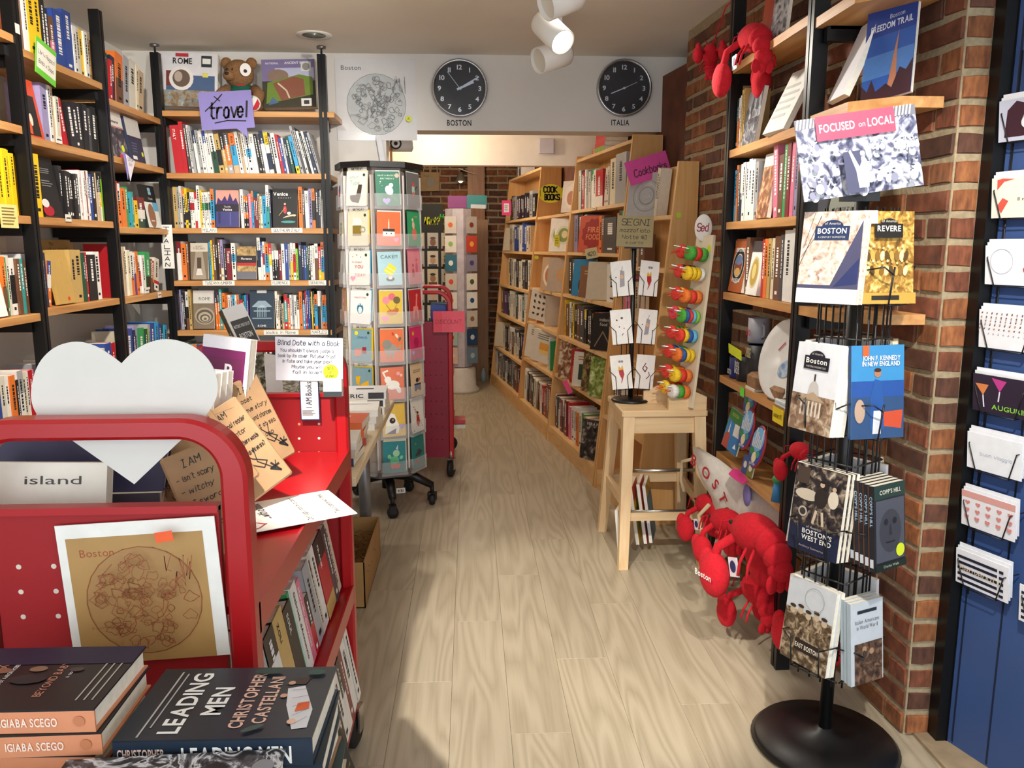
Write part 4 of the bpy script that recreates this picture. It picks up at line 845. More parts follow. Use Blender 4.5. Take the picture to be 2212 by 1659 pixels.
board('cardboard_sign', frame((-1.93, 3.98, 1.39), (.1, 1, 0), (-.1, 0, 1)), .25, .275, 'c2a468', [('w', 'Mai', .3, .9, .06, INK), ('w', 'al cuore!', .45, .78, .09, INK, .6), ('p', [(.72, .98), (.98, .98), (.98, .75)], 'd0b47c')], .004, label='tan cardboard sign with black handwriting behind the tan books', cat='sign')
for zz, yy in ((1.80, 3.75), (1.50, 3.5), (1.50, 3.15)):
    board('wall_paper_strip', frame((-1.996, yy, zz+.0), (0, 1, 0), (0, 0, 1)), .3, .07, 'f3eedf', [], .002, label=f"cream paper strip behind the {'black-spined' if zz > 1.7 else 'tan book' if yy > 3.3 else 'spotted cover'} shelf", cat='paper')
# board games and teddy above the travel guides
cover('game_box', frame(P(407, 172, Y=4.90), (1, 0, -.03), (.03, .12, 1)), .325, .30, .05, 'dcdbe0', [('r', .12, .1, .95, .58, '4a6288'), ('r', .12, .38, .3, .66, '7a3630'), ('t', 'ROME', .4, .79, .11, '1c1a1c', .34), ('r', .28, .92, .5, .985, 'b82c38'), ('r', .72, .74, .9, .95, '2c3238'), ('r', .74, .8, .88, .9, 'e8e8e4'), ('c', .38, .52, .21, 'e6e4e0'), ('c', .38, .52, .15, '6a584c'), ('e', .33, .55, .07, .09, 'b8a89c'), ('r', 0, 0, 1, .3, photo('pic_ruins', [(.3, '6a5a48'), (.5, 'a08e74'), (.62, '8a9aa0'), (.78, 'cfc4b0')], 40)), ('r', .74, .55, .84, .63, 'e0d870')], label='white boxed set titled ROME with a blue picture, standing above the guides', cat='game box')
cover('game_box', frame(P(624, 180, Y=4.90), (1, 0, .03), (-.03, .12, 1)), .30, .27, .05, '3a3828', [('r', 0, .55, 1, 1, '7d74a0'), ('r', .25, .6, .98, .82, 'b8bcd8'), ('e', .3, .66, .2, .12, '8a7464'), ('t', 'ANCIENT ROME', .66, .9, .05, 'e8e4f0', .46), ('t', 'NATIONAL', .2, .9, .04, 'e8e4f0', .25), ('p', [(.06, .08), (.95, .26), (.95, .62), (.7, .68), (.1, .52)], '6f8a34'), ('p', [(.2, .5), (.35, .14), (.8, .25), (.78, .58), (.6, .64)], '8a5440'), ('p', [(.1, .05), (.3, .1), (.18, .22)], '4c6c94'), ('l', [(.3, .5), (.45, .35), (.5, .2)], .03, 'd8c8b0'), ('r', .74, .74, .93, .94, 'd8d8d8'), ('c', .835, .84, .07, '8a8a86'), ('r', .72, .02, .92, .18, 'e8e8e6'), ('r', .77, .06, .87, .14, '3a3438')], label='ANCIENT ROME map box with green and brown picture beside the teddy', cat='game box')
tp = P(520, 236, Y=4.83); tz = TZ[0]; tb = empty('teddy_bear', (tp.x, 4.91, tz), 'brown teddy bear in a green shirt sitting between the two boxes', 'teddy bear')
FUR = mat('8a6440', .95, var=.25, scale=120, bump=1.); SH = mat('0f5a44', .85, var=.1, scale=80, bump=.3)
x0, y0 = tp.x-.01, 4.915
b = MB(); b.ell((x0, y0, tz+.094), (.085, .06, .09), SH); b.text('ITALIA', .018, WHITE, frame((x0-.005, y0-.0605, tz+.085), (1, 0, 0), (0, 0, 1)), .002, True, align='c'); b.build('shirt', tb)
b = MB(); b.ell((x0, y0, tz+.155), (.05, .045, .02), mat('b02030', .8)); b.build('collar', tb)
b = MB(); b.ell((x0-.01, y0-.005, tz+.225), (.085, .07, .078), FUR); b.ell((x0-.05, y0-.062, tz+.205), (.036, .03, .028), FUR); b.build('head', tb)
for s in (-1, 1): MB().ell((x0-.01+s*.07, y0+.005, tz+.285), (.032, .016, .032), FUR).build('ear', tb)
for dx in (-.06, -.028): MB().ell((x0+dx, y0-.066, tz+.236), (.008, .006, .009), BLACK).build('eye', tb)
MB().ell((x0-.056, y0-.09, tz+.212), (.012, .008, .009), BLACK).build('nose', tb)
mb = MB(); mb.disc((0, 0), .03, WHITE, frame((x0+.045, y0-.075, tz+.235), (1, .2, -.1), (0, .1, 1)), 20, 0, .036); mb.disc((0, -.008), .01, INK, frame((x0+.045, y0-.076, tz+.235), (1, .2, -.1), (0, .1, 1)), 12, .001); mb.build('paper_tag', tb)
for s in (-1, 1): MB().tube([(x0+s*.07, y0-.01, tz+.14), (x0+s*.105, y0-.04, tz+.105), (x0+s*.10, y0-.075, tz+.07)], [.032, .034, .03], FUR, 12).build('arm', tb)
for s in (-1, 1): MB().ell((x0+s*.085, y0-.06, tz+.042), (.042, .07, .04), FUR).build('leg', tb)
FM = frame((x0+.09, y0-.133, tz+.045), (.85, 0, -.5), (.5, 0, .85)); mb = MB(); mb.lathe([(.0, .004), (.035, .003), (.043, -.006), (.04, -.02)], mat('e9e6e2', .8), 20, FM)
mb.prism([(.014, -.034), (.034, -.02), (.039, 0), (.034, .02), (.014, .034)], 0, .0055, mat('c02833', .8), FM); mb.prism([(-.014, .034), (-.034, .02), (-.039, 0), (-.034, -.02), (-.014, -.034)], 0, .0055, mat('2f8a50', .8), FM); mb.build('flag_paw', tb)
# ================================================================== RED BOOK TRUCKS
RED = mat('ac0c16', .36, var=.05, scale=5, coat=.12, name='red_enamel')
REDD = mat('9c0a13', .55, var=.05, scale=5, coat=0., name='red_enamel_panel')
CHROME = mat('b8b6b0', .25, .9, var=.05)
RUB = mat('141416', .6, var=.1)
def arch(x0, x1, z0, z1, r, n=14):
    o = [(x0, z0)]
    for cx, a0 in ((x0+r, 180), (x1-r, 90)):
        for q in range(n+1): a = math.radians(a0-90*q/n); o.append((cx+r*math.cos(a), z1-r+r*math.sin(a)))
    return o+[(x1, z0)]
def end_frame(y, x0, x1, z0, z1, w, d, r, m, parent, M=I4):
    a = arch(x0, x1, z0, z1, r); b = arch(x0+w, x1-w, z0, z1-w*.8, max(r-w*.9, .02)); n = len(a); c = .006
    ai = arch(x0+c, x1-c, z0, z1-c, r-c); bi = arch(x0+w-c, x1-w+c, z0, z1-w*.8+c, max(r-w*.9+c, .02))
    mb = MB(); vs = [(x, y+c, z) for x, z in a]+[(x, y, z) for x, z in ai]+[(x, y, z) for x, z in bi]+[(x, y+c, z) for x, z in b]+[(x, y+d, z) for x, z in b]+[(x, y+d, z) for x, z in a]
    fs = [(L*n+k, L*n+k+1, ((L+1) % 6)*n+k+1, ((L+1) % 6)*n+k) for L in range(6) for k in range(n-1)]+[tuple(L*n for L in range(6)), tuple(L*n+n-1 for L in reversed(range(6)))]
    mb.add(vs, fs, m, M, False); return mb.build('end_frame', parent)
def caster(x, y, parent, r=.055, turn=0, bracket=CHROME):
    M = T(x, y, 0) @ R(turn, 'Z'); c = empty_part('caster', parent)
    w = MB(); w.lathe([(0, -.014), (r*.8, -.016), (r, -.01), (r, .01), (r*.8, .016), (0, .014)], RUB, 24, M @ T(0, 0, r) @ R(90, 'X')); w.build('wheel', c)
    f = MB(); f.box(-.018, .018, -.026, -.02, r*.9, r*2.2, bracket, M); f.box(-.018, .018, .02, .026, r*.9, r*2.2, bracket, M); f.box(-.02, .02, -.026, .026, r*2.2, r*2.3, bracket, M); f.tube([M @ Vector((0, 0, r*2.2)), M @ Vector((0, 0, r*2.2+.05))], .012, bracket); f.build('fork', c)
def empty_part(name, parent):
    o = bpy.data.objects.new(name, None); COL.objects.link(o); o.parent = parent; o.empty_display_size = .03; WL[o.name] = WL[parent.name].copy(); return o
CT = empty('book_truck', (-.58, 1.78, 0), 'red enamel book truck with a white heart on its near rail', 'book cart')
X0, X1, Y0, Y1 = -.805, -.352, 1.243, 2.318
end_frame(Y0, X0, X1, .13, 1.237, .042, .04, .10, RED, CT); end_frame(Y1-.04, X0, X1, .13, 1.234, .036, .04, .09, RED, CT)
e = MB(); e.box(X0+.05, X1-.05, Y0+.012, Y0+.024, .13, 1.092, REDD); e.box(X0+.05, X1-.05, Y0+.004, Y0+.028, 1.084, 1.096, RED); e.build('end_panel', CT)
e = MB(); e.box(X0+.034, X1-.034, Y1-.026, Y1-.014, .13, 1.083, REDD); e.box(X0+.034, X1-.034, Y1-.034, Y1-.008, 1.076, 1.086, RED); e.build('end_panel', CT)
HOLE_LIGHT = mat('d8cfc0', .7, var=.1)  # light showing through the peg holes, put in as pale discs
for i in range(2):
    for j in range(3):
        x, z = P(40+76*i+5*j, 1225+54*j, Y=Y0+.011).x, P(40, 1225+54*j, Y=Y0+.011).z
        MB().disc((0, 0), .0042, HOLE_LIGHT, frame((x, Y0+.0114, z), (1, 0, 0), (0, 0, 1)), 14).build('peg_hole', CT)
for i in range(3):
    for j in range(3): MB().disc((0, 0), .0038, [HOLE_LIGHT, mat('d88a60', .6), HOLE_LIGHT][(i+j) % 3], frame((P(603+43*i, 917+31*j, Y=2.29).x, Y1-.0266, P(603, 917+31*j, Y=2.29).z), (1, 0, 0), (0, 0, 1)), 12).build('peg_hole', CT)
for z, dz in ((.915, .0), (.505, .034), (.165, .034)):
    d = MB(); yA, yB = Y0+.03, Y1-.03; xm = (X0+X1)/2
    d.prism([(X0+.012, z), (xm, z-dz), (X1-.004, z), (X1-.004, z-.014), (xm, z-dz-.014), (X0+.012, z-.014)], -yB, -yA, RED, frame((0, 0, 0), (1, 0, 0), (0, 0, 1))); d.box(X1-.006, X1, yA, yB, z-.05, z+.004, RED); d.box(X0+.006, X0+.012, yA, yB, z-.05, z+.02, RED); d.build('deck', CT)
for x, y in ((X0+.04, Y0+.05), (X1-.035, Y0+.05), (X0+.04, Y1-.05), (X1-.012, Y1-.05)): caster(x, y, CT, .058, 78)

# what is taped to it
hp = [(262, 785), (240, 768), (205, 747), (165, 738), (125, 747), (95, 770), (76, 802), (67, 845), (71, 878), (85, 900), (112, 920), (165, 958), (290, 1046), (400, 942), (432, 912), (456, 882), (470, 848), (467, 812), (450, 777), (420, 750), (385, 736), (350, 733), (312, 744), (284, 763)]
hm_ = MB(); HM = frame((-.55, 1.296, 1.25), (1, 0, 0), (0, 0, 1)); 
def smooth_loop(p, sharp):
    o = []; n = len(p)
    for k in range(n):
        a, b, c, d = p[k-1], p[k], p[(k+1) % n], p[(k+2) % n]
        if k in sharp: a = b
        if (k+1) % n in sharp: d = c
        for t in (0, .25, .5, .75): o.append(tuple(.5*(2*b[i]+(c[i]-a[i])*t+(2*a[i]-5*b[i]+4*c[i]-d[i])*t*t+(3*b[i]-a[i]-3*c[i]+d[i])*t**3) for i in (0, 1)))
    return o
hm_.prism([(P(x, y, Y=1.296).x+.55, P(x, y, Y=1.296).z-1.25) for x, y in smooth_loop(hp, (0, 12))][::-1], -.0015, 0, mat('dddcd5', .7, var=.02), HM)
hm_.build('paper_heart', label='large white paper heart standing behind the near rail of the red truck', cat='paper heart')
BMc = P(310, 1280, Y=Y0+.009); bw, bh = .262, .262
MMx = (P(466, 1118, Y=1.25)-P(122, 1140, Y=1.25)); MMy = (P(122, 1140, Y=1.25)-P(160, 1440, Y=1.25))
board('city_map_print', frame(P(311, 1278, Y=1.246), MMx, MMy), MMx.length, MMy.length, 'ecebe4', [('r', .055, -.0, .915, .905, 'b08a52')]+[(q[0], *q[1:]) for q in [('T', 'Boston', .24, .77, .055, '9c4a2c', .22)]]+mapels('93532f', 'a98250', '9c4a2c', 5, '')[1:]+[('p', [(.66, .875), (.77, .885), (.765, .955), (.655, .945)], 'f0602c')], .002, label='brown kraft Boston map print with orange sticker taped to the red truck', cat='print')
board('blind_date_sign', frame(P(668, 776, Y=2.27), (1, 0, -.03), (.03, 0, 1)), .186, .122, 'f3f4fa', [('w', 'Blind Date with a Book', .5, .82, .11, '23264a', .92, .013)]+[('w', t, .47, .665-.125*q, .075, '23264a', wd_) for q, (t, wd_) in enumerate((("You shouldn't always judge a", .8), ("book by its cover. Put your trust", .86), ("in fate and take your pick!", .74), ("Maybe you will", .46), ("fall in love!!", .44)))]+[('c', .82, .22, .115, 'd8f02c'), ('w', '$16', .82, .27, .07, INK), ('w', 'or', .82, .185, .06, INK), ('w', 'under!', .82, .1, .06, INK)], .002, label='white handwritten Blind Date with a Book sign on the far end of the red truck', cat='sign')
board('bookmark', frame(P(669, 864, Y=2.275), (1, 0, 0), (0, 0, 1)), .054, .118, '1c2450', [('r', .05, .03, .95, .97, 'eceae2')], .0015, label='cream shop bookmark with navy edge under the Blind Date sign', cat='bookmark')
bmx = P(669, 864, Y=2.2725); mb = MB(); mb.text('I AM Books', .018, mat('1c2450', .6), frame((bmx.x+.006, 2.2729, bmx.z-.022), (0, 0, 1), (-1, 0, 0)), .0005, False, width=.075); mb.build('bookmark_print', bpy.data.objects['bookmark'])
mb = MB()
prints(mb, [('lines', .1, .12, .8, .26, 4, '4a4c60')], .054, .118, frame((bmx.x, 2.2729, bmx.z), (1, 0, 0), (0, 0, 1)), .0004); mb.build('bookmark_print', bpy.data.objects['bookmark'])
pa = [P(532, 1088, Z=.928), P(714, 1052, Z=.930), P(692, 1130, Z=.926), P(545, 1150, Z=.926)]
pcn = (pa[0]+pa[1]+pa[2]+pa[3])/4; px = (pa[1]-pa[0]+pa[2]-pa[3])
PM = frame(pcn, (pa[1]-pa[0])+(pa[2]-pa[3]), (pa[0]-pa[3])+(pa[1]-pa[2])); pwx = .245; phx = .19
mb = MB(); mb.box(-pwx/2, pwx/2, -phx/2, phx/2, -.0015, 0, mat('efeeea', .4, var=.02, coat=.4), PM)
QM = PM @ frame((0, 0, .0005), (0, 1, 0), (-1, 0, 0))
mb.hand('...with a book', .018, INK, QM, .0004, x=-.03, y=.045, width=.11); mb.text("Don't judge a book by its cover!", .013, INK, QM, .0004, x=-.085, y=-.03, width=.165); mb.text('Take a chance with these...', .013, INK, QM, .0004, x=-.07, y=-.095, width=.15)
mb.line([(x*.022-.06, y*.022+.085) for x, y in heart()]+[(heart()[0][0]*.022-.06, heart()[0][1]*.022+.085)], .003, mat('c8283a', .5), QM, .0004); mb.hand('Go', .022, INK, QM, .0004, x=-.01, y=.09)
mb.build('paper_notice', label='white printed notice with a red heart lying on the truck deck edge', cat='notice')

def flat_(name, c, ang, w, h, t, z, base, label):
    a = math.radians(ang); cover(name, frame((c[0], c[1], z+t), (math.cos(a), math.sin(a), 0), (-math.sin(a), math.cos(a), 0)), w, h, t, base, [], sp='-y', label=label, cat='book')
# books on the truck
KR = mat('a98560', .75, var=.08, scale=20, bump=.15, name='kraft_paper'); KR2 = 'a98560'
def wrapped(p, xd, up, w, h, t, lines, label, art=None):
    M = frame(p, xd, up); mb = MB(); mb.bbox(-w/2, w/2, -h/2, h/2, -t, 0, KR, .004, M)
    mb.poly([(-w/2+.004, h/2-.002), (w/2-.004, h/2-.002), (w/2-.02, h/2-.02)], KR, M, .0006)
    for k, l in enumerate(lines): mb.hand(l, .0105 if k else .014, INK, M, .0012, x=-w*.36+(.02 if not k else 0), y=h*.36-k*.024, jit=.4, seed=k+3, width=min(w*.75, .0062*len(l)+.01))
    if art:
        mb.line([(-.02, -.0), (.0, -.03), (.025, -.05), (.01, -.06), (-.015, -.035)], .002, INK, M, .0012); mb.line([(.015, -.01), (.005, -.04), (.03, -.075), (.04, -.06)], .002, INK, M, .0012); mb.line([(.028, -.06), (.038, -.085), (.02, -.07), (.042, -.07)], .004, INK, M, .0012)
    return mb.build('wrapped_book', label=label, cat='wrapped book', group='kraft-wrapped blind date books')
wrapped(P(528, 968, Y=1.76), (.62, .68, .38), (-.58, .05, .8), .115, .215, .03, ['I AM', '- emotional reader', 'and mentor', '- set in northern woods', '- what makes us who we are?'], 'kraft-wrapped book leaning in front, with ink drawing of a figure', True)
wrapped(P(562, 910, Y=1.98), (.6, .74, .25), (-.38, .05, .92), .105, .225, .03, ['I AM', '- poet', '- love story', '- second chances', '- lost at sea', 'long ago'], 'kraft-wrapped book standing tall behind the drawing book', True)
wrapped(P(270, 1110, Y=1.47), (.86, .15, .46), (-.47, .12, .87), .15, .215, .035, ['I AM', '- memory', '- coming home', '- quiet'], 'kraft-wrapped book partly behind the heart tip')
wrapped(P(372, 1085, Y=1.50), (.86, .2, .44), (-.45, .12, .88), .145, .205, .03, ['I AM', '- about 25 years', '- working it out', '- slight upright', 'danger'], 'kraft-wrapped book seen through the rail opening, widest text')
wrapped(P(446, 1085, Y=1.44), (.86, .35, .30), (-.33, .1, .93), .09, .205, .025, ['I AM', '- isn\'t scary', '- witchy', '- I sword', '- fun', '- no more'], 'kraft-wrapped book nearest the rail bend, narrow list')
wrapped(P(452, 972, Y=1.68), (.62, .68, .38), (-.58, .05, .8), .115, .21, .03, ['I am', '- thoughtful'], 'kraft-wrapped book tucked behind the heart edge')
cover('paperback', frame((-.732, 1.335, 1.03), (1, .12, -.05), (.05, .22, 1)), .22, .225, .035, 'e9e3d4', [('T', 'island', .62, .84, .065, '3a3630', .42), ('T', '7,013,7', .60, .60, .085, '3a3630', .68)], sp='-x', label='cream paperback showing the word island through the truck rail', cat='book')
cover('hardback', frame((-.72, 1.46, 1.06), (1, .1, -.12), (.12, .2, 1)), .30, .23, .03, '2c2548', [('r', 0, .92, 1, 1, 'c8d0e8')], hard=True, label='dark violet hardback behind the cream island paperback', cat='book')
cover('hardback', frame((-.615, 1.43, .99), (1, .1, -.02), (.02, .1, 1)), .10, .14, .05, '8a5a3c', [('r', 0, .8, 1, 1, '3a3440')], hard=True, label='small brown and black book beside the cream island paperback', cat='book')
cover('paperback', frame((-.585, 1.385, .965), (.3, -1, 0), (0, .1, 1)), .12, .10, .03, 'ebe8e0', [], label='little white book standing beside the cream island paperback', cat='book')
cover('boxed_journal', frame(P(484, 802, Y=2.0), (1, -.3, -.1), (.05, .1, 1)), .13, .17, .03, 'f0eef4', [('r', .0, .0, .92, .82, '7a1f5c'), ('r', .0, .0, .86, .7, '6d2450'), ('t', 'R', .62, .42, .2, 'f2eef2')], label='plum box with a white letter R standing behind the heart', cat='boxed book')
for k in range(4): cover('paperback', frame(P(462-14*k, 862+4*k, Y=1.92-.05*k), (.95, -.3, -.05), (.12, .1, 1)), .07, .14, .02, 'efedf0', [('r', 0, .6, .3, .8, 'c03848')] if k == 0 else [], label=('white paperback with a red block below the plum box', 'slim white paperback just below the plum box', 'white paperback half hidden by the heart curve', 'white paperback deepest behind the heart curve')[k], cat='book')
PICB = photo('pic_old_town', [(.3, '2a2820'), (.45, '6a6654'), (.58, 'c8c4b0'), (.72, 'f2f0e4')], 60, 5, 1.)
cover('hardback', frame(P(556, 778, Y=2.50), (.62, .6, .2), (-.40, .1, .9)), .072, .36, .028, PICB, [('r', 0, .62, 1, 1, 'eceae4'), ('r', .1, .66, .95, .88, '4a4a46'), ('t', 'HISTORIC PHOTOS OF', .52, .81, .028, 'd8d8d4', .75), ('t', 'BOSTON', .52, .71, .05, 'f2f2f0', .6)], '3c3a2a', True, spines=[('T', 'HISTORIC', .3, .3, .4, 'd8d4c4')], label='leaning black-and-white hardback titled BOSTON rising above the far rail', cat='book')
cover('magazine', frame(P(592, 812, Y=2.46), (.8, .5, -.2), (-.5, .3, .8)), .05, .15, .006, 'f4f3ee', [], label='plain white booklet leaning beside the BOSTON photo book', cat='booklet')
cover('magazine', frame(P(628, 842, Y=2.52), (.9, .2, .1), (-.1, .9, .25)), .22, .16, .02, PICB, [], label='sepia picture book lying open below the white booklet', cat='book')
cover('paperback', frame(P(718, 838, Y=2.22), (1, 0, 0), (0, .1, 1)), .05, .05, .03, 'cfd8cc', [('r', 0, 0, 1, .3, '2a3438')], label='pale green book glimpsed beside the bookmark', cat='book')
def side(spec, y0, y1, z, where, seed):
    row(spec, (X1+(-.03 if z > .3 else .012), y0), (X1+(-.03 if z > .3 else .012), y1), (1, 0), z, where, 'truck_book', 'books on the red truck', 'far post', depth=.16, rev=True, covers=SC_, slope=9, seed=seed, dep_j=.006)
SC_ = {}
side('h@30,20~-3 w@16,21~-3|THE_LEONARD s3w4r3@40,22~-4 s@18,22~-4|ITALIAN_AMERICAN k3w3k1t3@34,22~-4 t@34,22~-4|ZOLI k@30,21~-4|SOUL g@8,22~-4 w@22,22~-4|Gabriele_dAnnunzio i@18,21~-4|Marcello_Giovanni k5r5@18,15~-3 s@28,21~-4 x@16,22~-4|IMMIGRATION_ITALIAN w@20,22~-4 k3r5t2@48,22~-4|FRANK d@20,22~-4 c@26,22~-4|JURY_IN_TWO_FOR', 1.30, 2.27, .505, 'middle deck', 91)
side('k@30,20~-4 n@20,20~-4 k@26,21~-4 w@30,21~-4 k5w5@24,21~-4|ACE_OMEGA m@22,22~-4 w@28,23~-4 w@24,23~-4', 1.86, 2.27, .165, 'lowest deck', 92)
cover('hardback', frame((X1+.01, 1.80, .285), (.1, 1, .1), (-.28, 0, 1)), .16, .24, .03, '121c26', [('e', .4, .55, .2, .4, 'b8bcc4'), ('t', 'Tony', .5, .36, .035, 'e8e8e4'), ('t', 'DeMarco', .5, .3, .04, 'e8e8e4'), ('T', 'The Autobiography of', .5, .16, .03, 'e0c048', .8), ('T', 'a Champ', .5, .1, .03, 'e0c048', .5), ('c', .4, .92, .09, 'b03038')], label='dark biography with yellow print leaning off the lowest truck deck', cat='book')

for k in range(9): flat_('table_book', (-.64, 2.74), 5-3*k, .23, .2, .033, .7402+.0335*k, ('8a6a4c', 'd8d4cc', '3a4a5c', 'b8b0a0')[k % 4], ORD[k]+' book from the tabletop in the tall stack behind the far rail')
# second truck in the passage
C2 = empty('book_truck', (-.34, 5.45, 0), 'second red book truck behind the card spinner, under a pink discount sign', 'book cart')
end_frame(5.16, -.60, -.115, .13, 1.22, .032, .032, .10, RED, C2); end_frame(5.9, -.60, -.13, .13, 1.22, .032, .032, .10, RED, C2)
MB().box(-.57, -.145, 5.172, 5.182, .13, 1.02, mat('8a1030', .4, var=.05)).build('end_panel', C2)
for i in range(5):
    for j in range(8): MB().disc((0, 0), .004, mat('40060e', .8), frame((-.19-.035*i, 5.1715, .25+.085*j), (1, 0, 0), (0, 0, 1)), 8).build('peg_hole', C2)
for z in (.3, .62, .92): MB().box(-.58, -.12, 5.2, 5.9, z-.014, z, RED).build('deck', C2)
caster(-.135, 5.17, C2, .055, 70); caster(-.56, 5.18, C2, .055, 0); caster(-.16, 5.86, C2, .055, 20)
row('u@30,20 k@22,20 w4b6@24,20 y@18,19 f@30,19 n@28,20 h@24,20', (-.13, 5.24), (-.13, 5.5), (1, 0), .921, 'discount truck top', 'bargain_book', 'books on the discount truck', 'near frame', rev=False, seed=95, depth=.13)
for i, (c, l) in enumerate((('c8c0b4', 'pale bargain book lying out over the discount truck edge'), ('b03438', 'red bargain book lying out over the discount truck edge'))): cover('bargain_book', frame((-.09, 5.30+.0*i, .335+.03*i), (0, 1, 0), (-1, 0, 0)), .14, .10, .025, c, [], label=l, cat='book')
dsg = [P(935, 673, Y=5.13), P(1004, 672, Y=5.13)]; 
board('discount_sign', frame(P(970, 695, Y=5.14), (1, 0, 0), (0, 0, 1)), .2, .135, 'e0485c', [('r', .28, 0, 1, 1, 'e8566a'), ('w', 'DISCOUNT', .5, .42, .17, '9c2438', .84)], .002, label='pink card reading DISCOUNT on the second red truck', cat='sign')

# ================================================================== CARD SPINNER
SP = empty('card_spinner', (-.497, 4.62, 0), 'tall eight-sided clear spinner rack of greeting cards on black casters', 'card spinner')
ACR = mat('cfc8c4', .12, var=.03, coat=.6, name='clear_plastic')
def acrylic():
    m = bpy.data.materials.new('clear_acrylic'); m.use_nodes = True
    n = m.node_tree.nodes; L = m.node_tree.links; b = n['Principled BSDF']; b.inputs['Base Color'].default_value = (.9, .9, .92, 1); b.inputs['Roughness'].default_value = .08; b.inputs['Coat Weight'].default_value = .5
    t = n.new('ShaderNodeBsdfTransparent'); x = n.new('ShaderNodeMixShader'); x.inputs[0].default_value = .16
    L.new(t.outputs[0], x.inputs[1]); L.new(b.outputs[0], x.inputs[2]); L.new(x.outputs[0], n['Material Output'].inputs[0]); return m
ACY = acrylic()
sx, sy, ap = -.497, 4.62, .195
A0 = math.radians(-90+18)
def octa(r, off=22.5): return [(r*math.cos(A0+math.radians(off+45*k)), r*math.sin(A0+math.radians(off+45*k))) for k in range(8)]
SPM = T(sx, sy, 0)
MB().prism(octa(.243), 1.905, 1.935, BLACK, SPM).build('top_plate', SP)
MB().prism(octa(.20), .235, 1.905, mat('8d8078', .25, var=.15, scale=6, coat=.6), SPM).build('core', SP)
MB().prism(octa(.225), .215, .24, mat('5a5450', .3), SPM).build('bottom_plate', SP)
MB().tube([(sx, sy, .10), (sx, sy, .24)], .03, BLACK, 12).build('stem', SP)
for k in range(5):
    a = math.radians(-78+72*k); d = Vector((math.cos(a), math.sin(a), 0)); p = Vector((sx, sy, 0))
    mb = MB(); mb.tube([p+Vector((0, 0, .19)), p+d*.16+Vector((0, 0, .17)), p+d*.27+Vector((0, 0, .115))], [.035, .028, .02], BLACK, 10); mb.build('leg', SP)
    caster(p.x+d.x*.265, p.y+d.y*.265, SP, .032, math.degrees(a)+90, RUB)
board('maker_label', frame((sx+.10, sy-.235, .15), (1, .2, 0), (0, 0, 1)), .05, .03, 'd8d8d4', [('t', 'KBI', .5, .25, .5, INK)], .001, SP)
def cf(ai, row_):  # card frame for face index (0 = the one turned most to the camera), row from the top
    a = A0+math.radians(45*ai); n = Vector((math.cos(a), math.sin(a), 0)); r = Vector((-n.y, n.x, 0))
    z = 1.795-.2085*row_; return Vector((sx, sy, z))+n*(ap+.022), r, n
KM = {}
def card(ai, rw, base, els, label, extra=0, w=.128, h=.178, shift=0, exc='w'):
    p, r, n = cf(ai, rw); up = Vector((0, 0, 1))-n*.05; rn = random.Random(ai*31+rw)
    tilt = rn.uniform(-.03, .03); p = p+r*shift
    for k in range(extra):
        q = p-n*(.0045*(k+1))+r*(.0035*(k+1))+Vector((0, 0, .006*(k+1)))
        board('greeting_card', frame(q, r+Vector((0, 0, tilt)), up), w, h, PAL[exc[k % len(exc)]][0], [], .0012, label=f"{ORD[k]} spare {PAL[exc[k % len(exc)]][1]} card tucked behind the {' '.join(label.split(' on the spinner')[0].split(' low on')[0].split()[:8])}".replace('first ', 'one '), cat='card', group='greeting cards on the spinner')
    board('greeting_card', frame(p, r+Vector((0, 0, tilt)), up), w, h, base, els, .0016, label=label, cat='card', group='greeting cards on the spinner')
for ai in range(-2, 2):
    for rw in range(8):
        p, r, n = cf(ai, rw); M = frame(p+n*.0095-Vector((0, 0, .055)), r, (0, 0, 1)); mb = MB()
        mb.box(-.073, .073, -.05, .03, -.001, 0, ACY, M); mb.box(-.073, .073, -.05, -.048, -.03, 0, ACY, M)
        for s in (-1, 1): mb.box(s*.073-.001, s*.073+.001, -.05, .03, -.03, 0, ACY, M)
        mb.build('card_pocket', SP)
    # clear upright seams between the columns
    p, r, n = cf(ai, 0); MB().box(-.004, .004, 0, 1.6, -.03, -.005, ACR, frame((p+r*.084-Vector((0, 0, 1.53))), r, (0, 0, 1))).build('seam', SP)
for rw in range(6):
    p, r, n = cf(-1, rw); board('category_tab', frame(p-n*.012+Vector((0, 0, .102)), r, (0, 0, 1)), .12, .028, 'efece4', [('t', 'Friend Birthday' if rw == 3 else 'BIRTHDAY', .5, .25, .5, INK, .6)], .001, SP)
    p, r, n = cf(-2, rw); board('category_tab', frame(p-n*.012+Vector((0, 0, .102)), r, (0, 0, 1)), .10, .028, 'e6e2da', [('t', 'LOVE', .5, .25, .5, INK, .4)], .001, SP)
D = ('c', .86, .9, .06, '1f4a34')
card(0, 0, '2f7a62', [('t', 'HAVE A MAGICAL', .5, .86, .045, 'bfe0c8', .8), ('t', 'BIRTHDAY', .5, .77, .045, 'bfe0c8', .6), ('c', .9, .88, .09, 'e8b8a0'), ('e', .55, .45, .16, .2, 'f0e4ec', 30), ('c', .64, .6, .09, 'f4ecf2'), ('h', .42, .14, .17, 'b8a8e8'), ('c', .2, .7, .03, 'f4f4ec')]+[('c', .1+.8*((q*37) % 10)/10, .1+.6*((q*53) % 10)/10, .012, 'f4f4ec') for q in range(9)], 'dark green unicorn card on the spinner, topmost row', 1)
card(1, 0, '6c6a68', [('e', .5, .5, .12, .2, 'a8c8b8'), ('c', .5, .66, .09, 'd84838'), ('e', .5, .38, .08, .1, 'd86858'), ('l', [(.6, .5), (.8, .62)], .04, '2a2a2a')], 'grey card with a red-capped bird on the spinner', 2, exc='we')
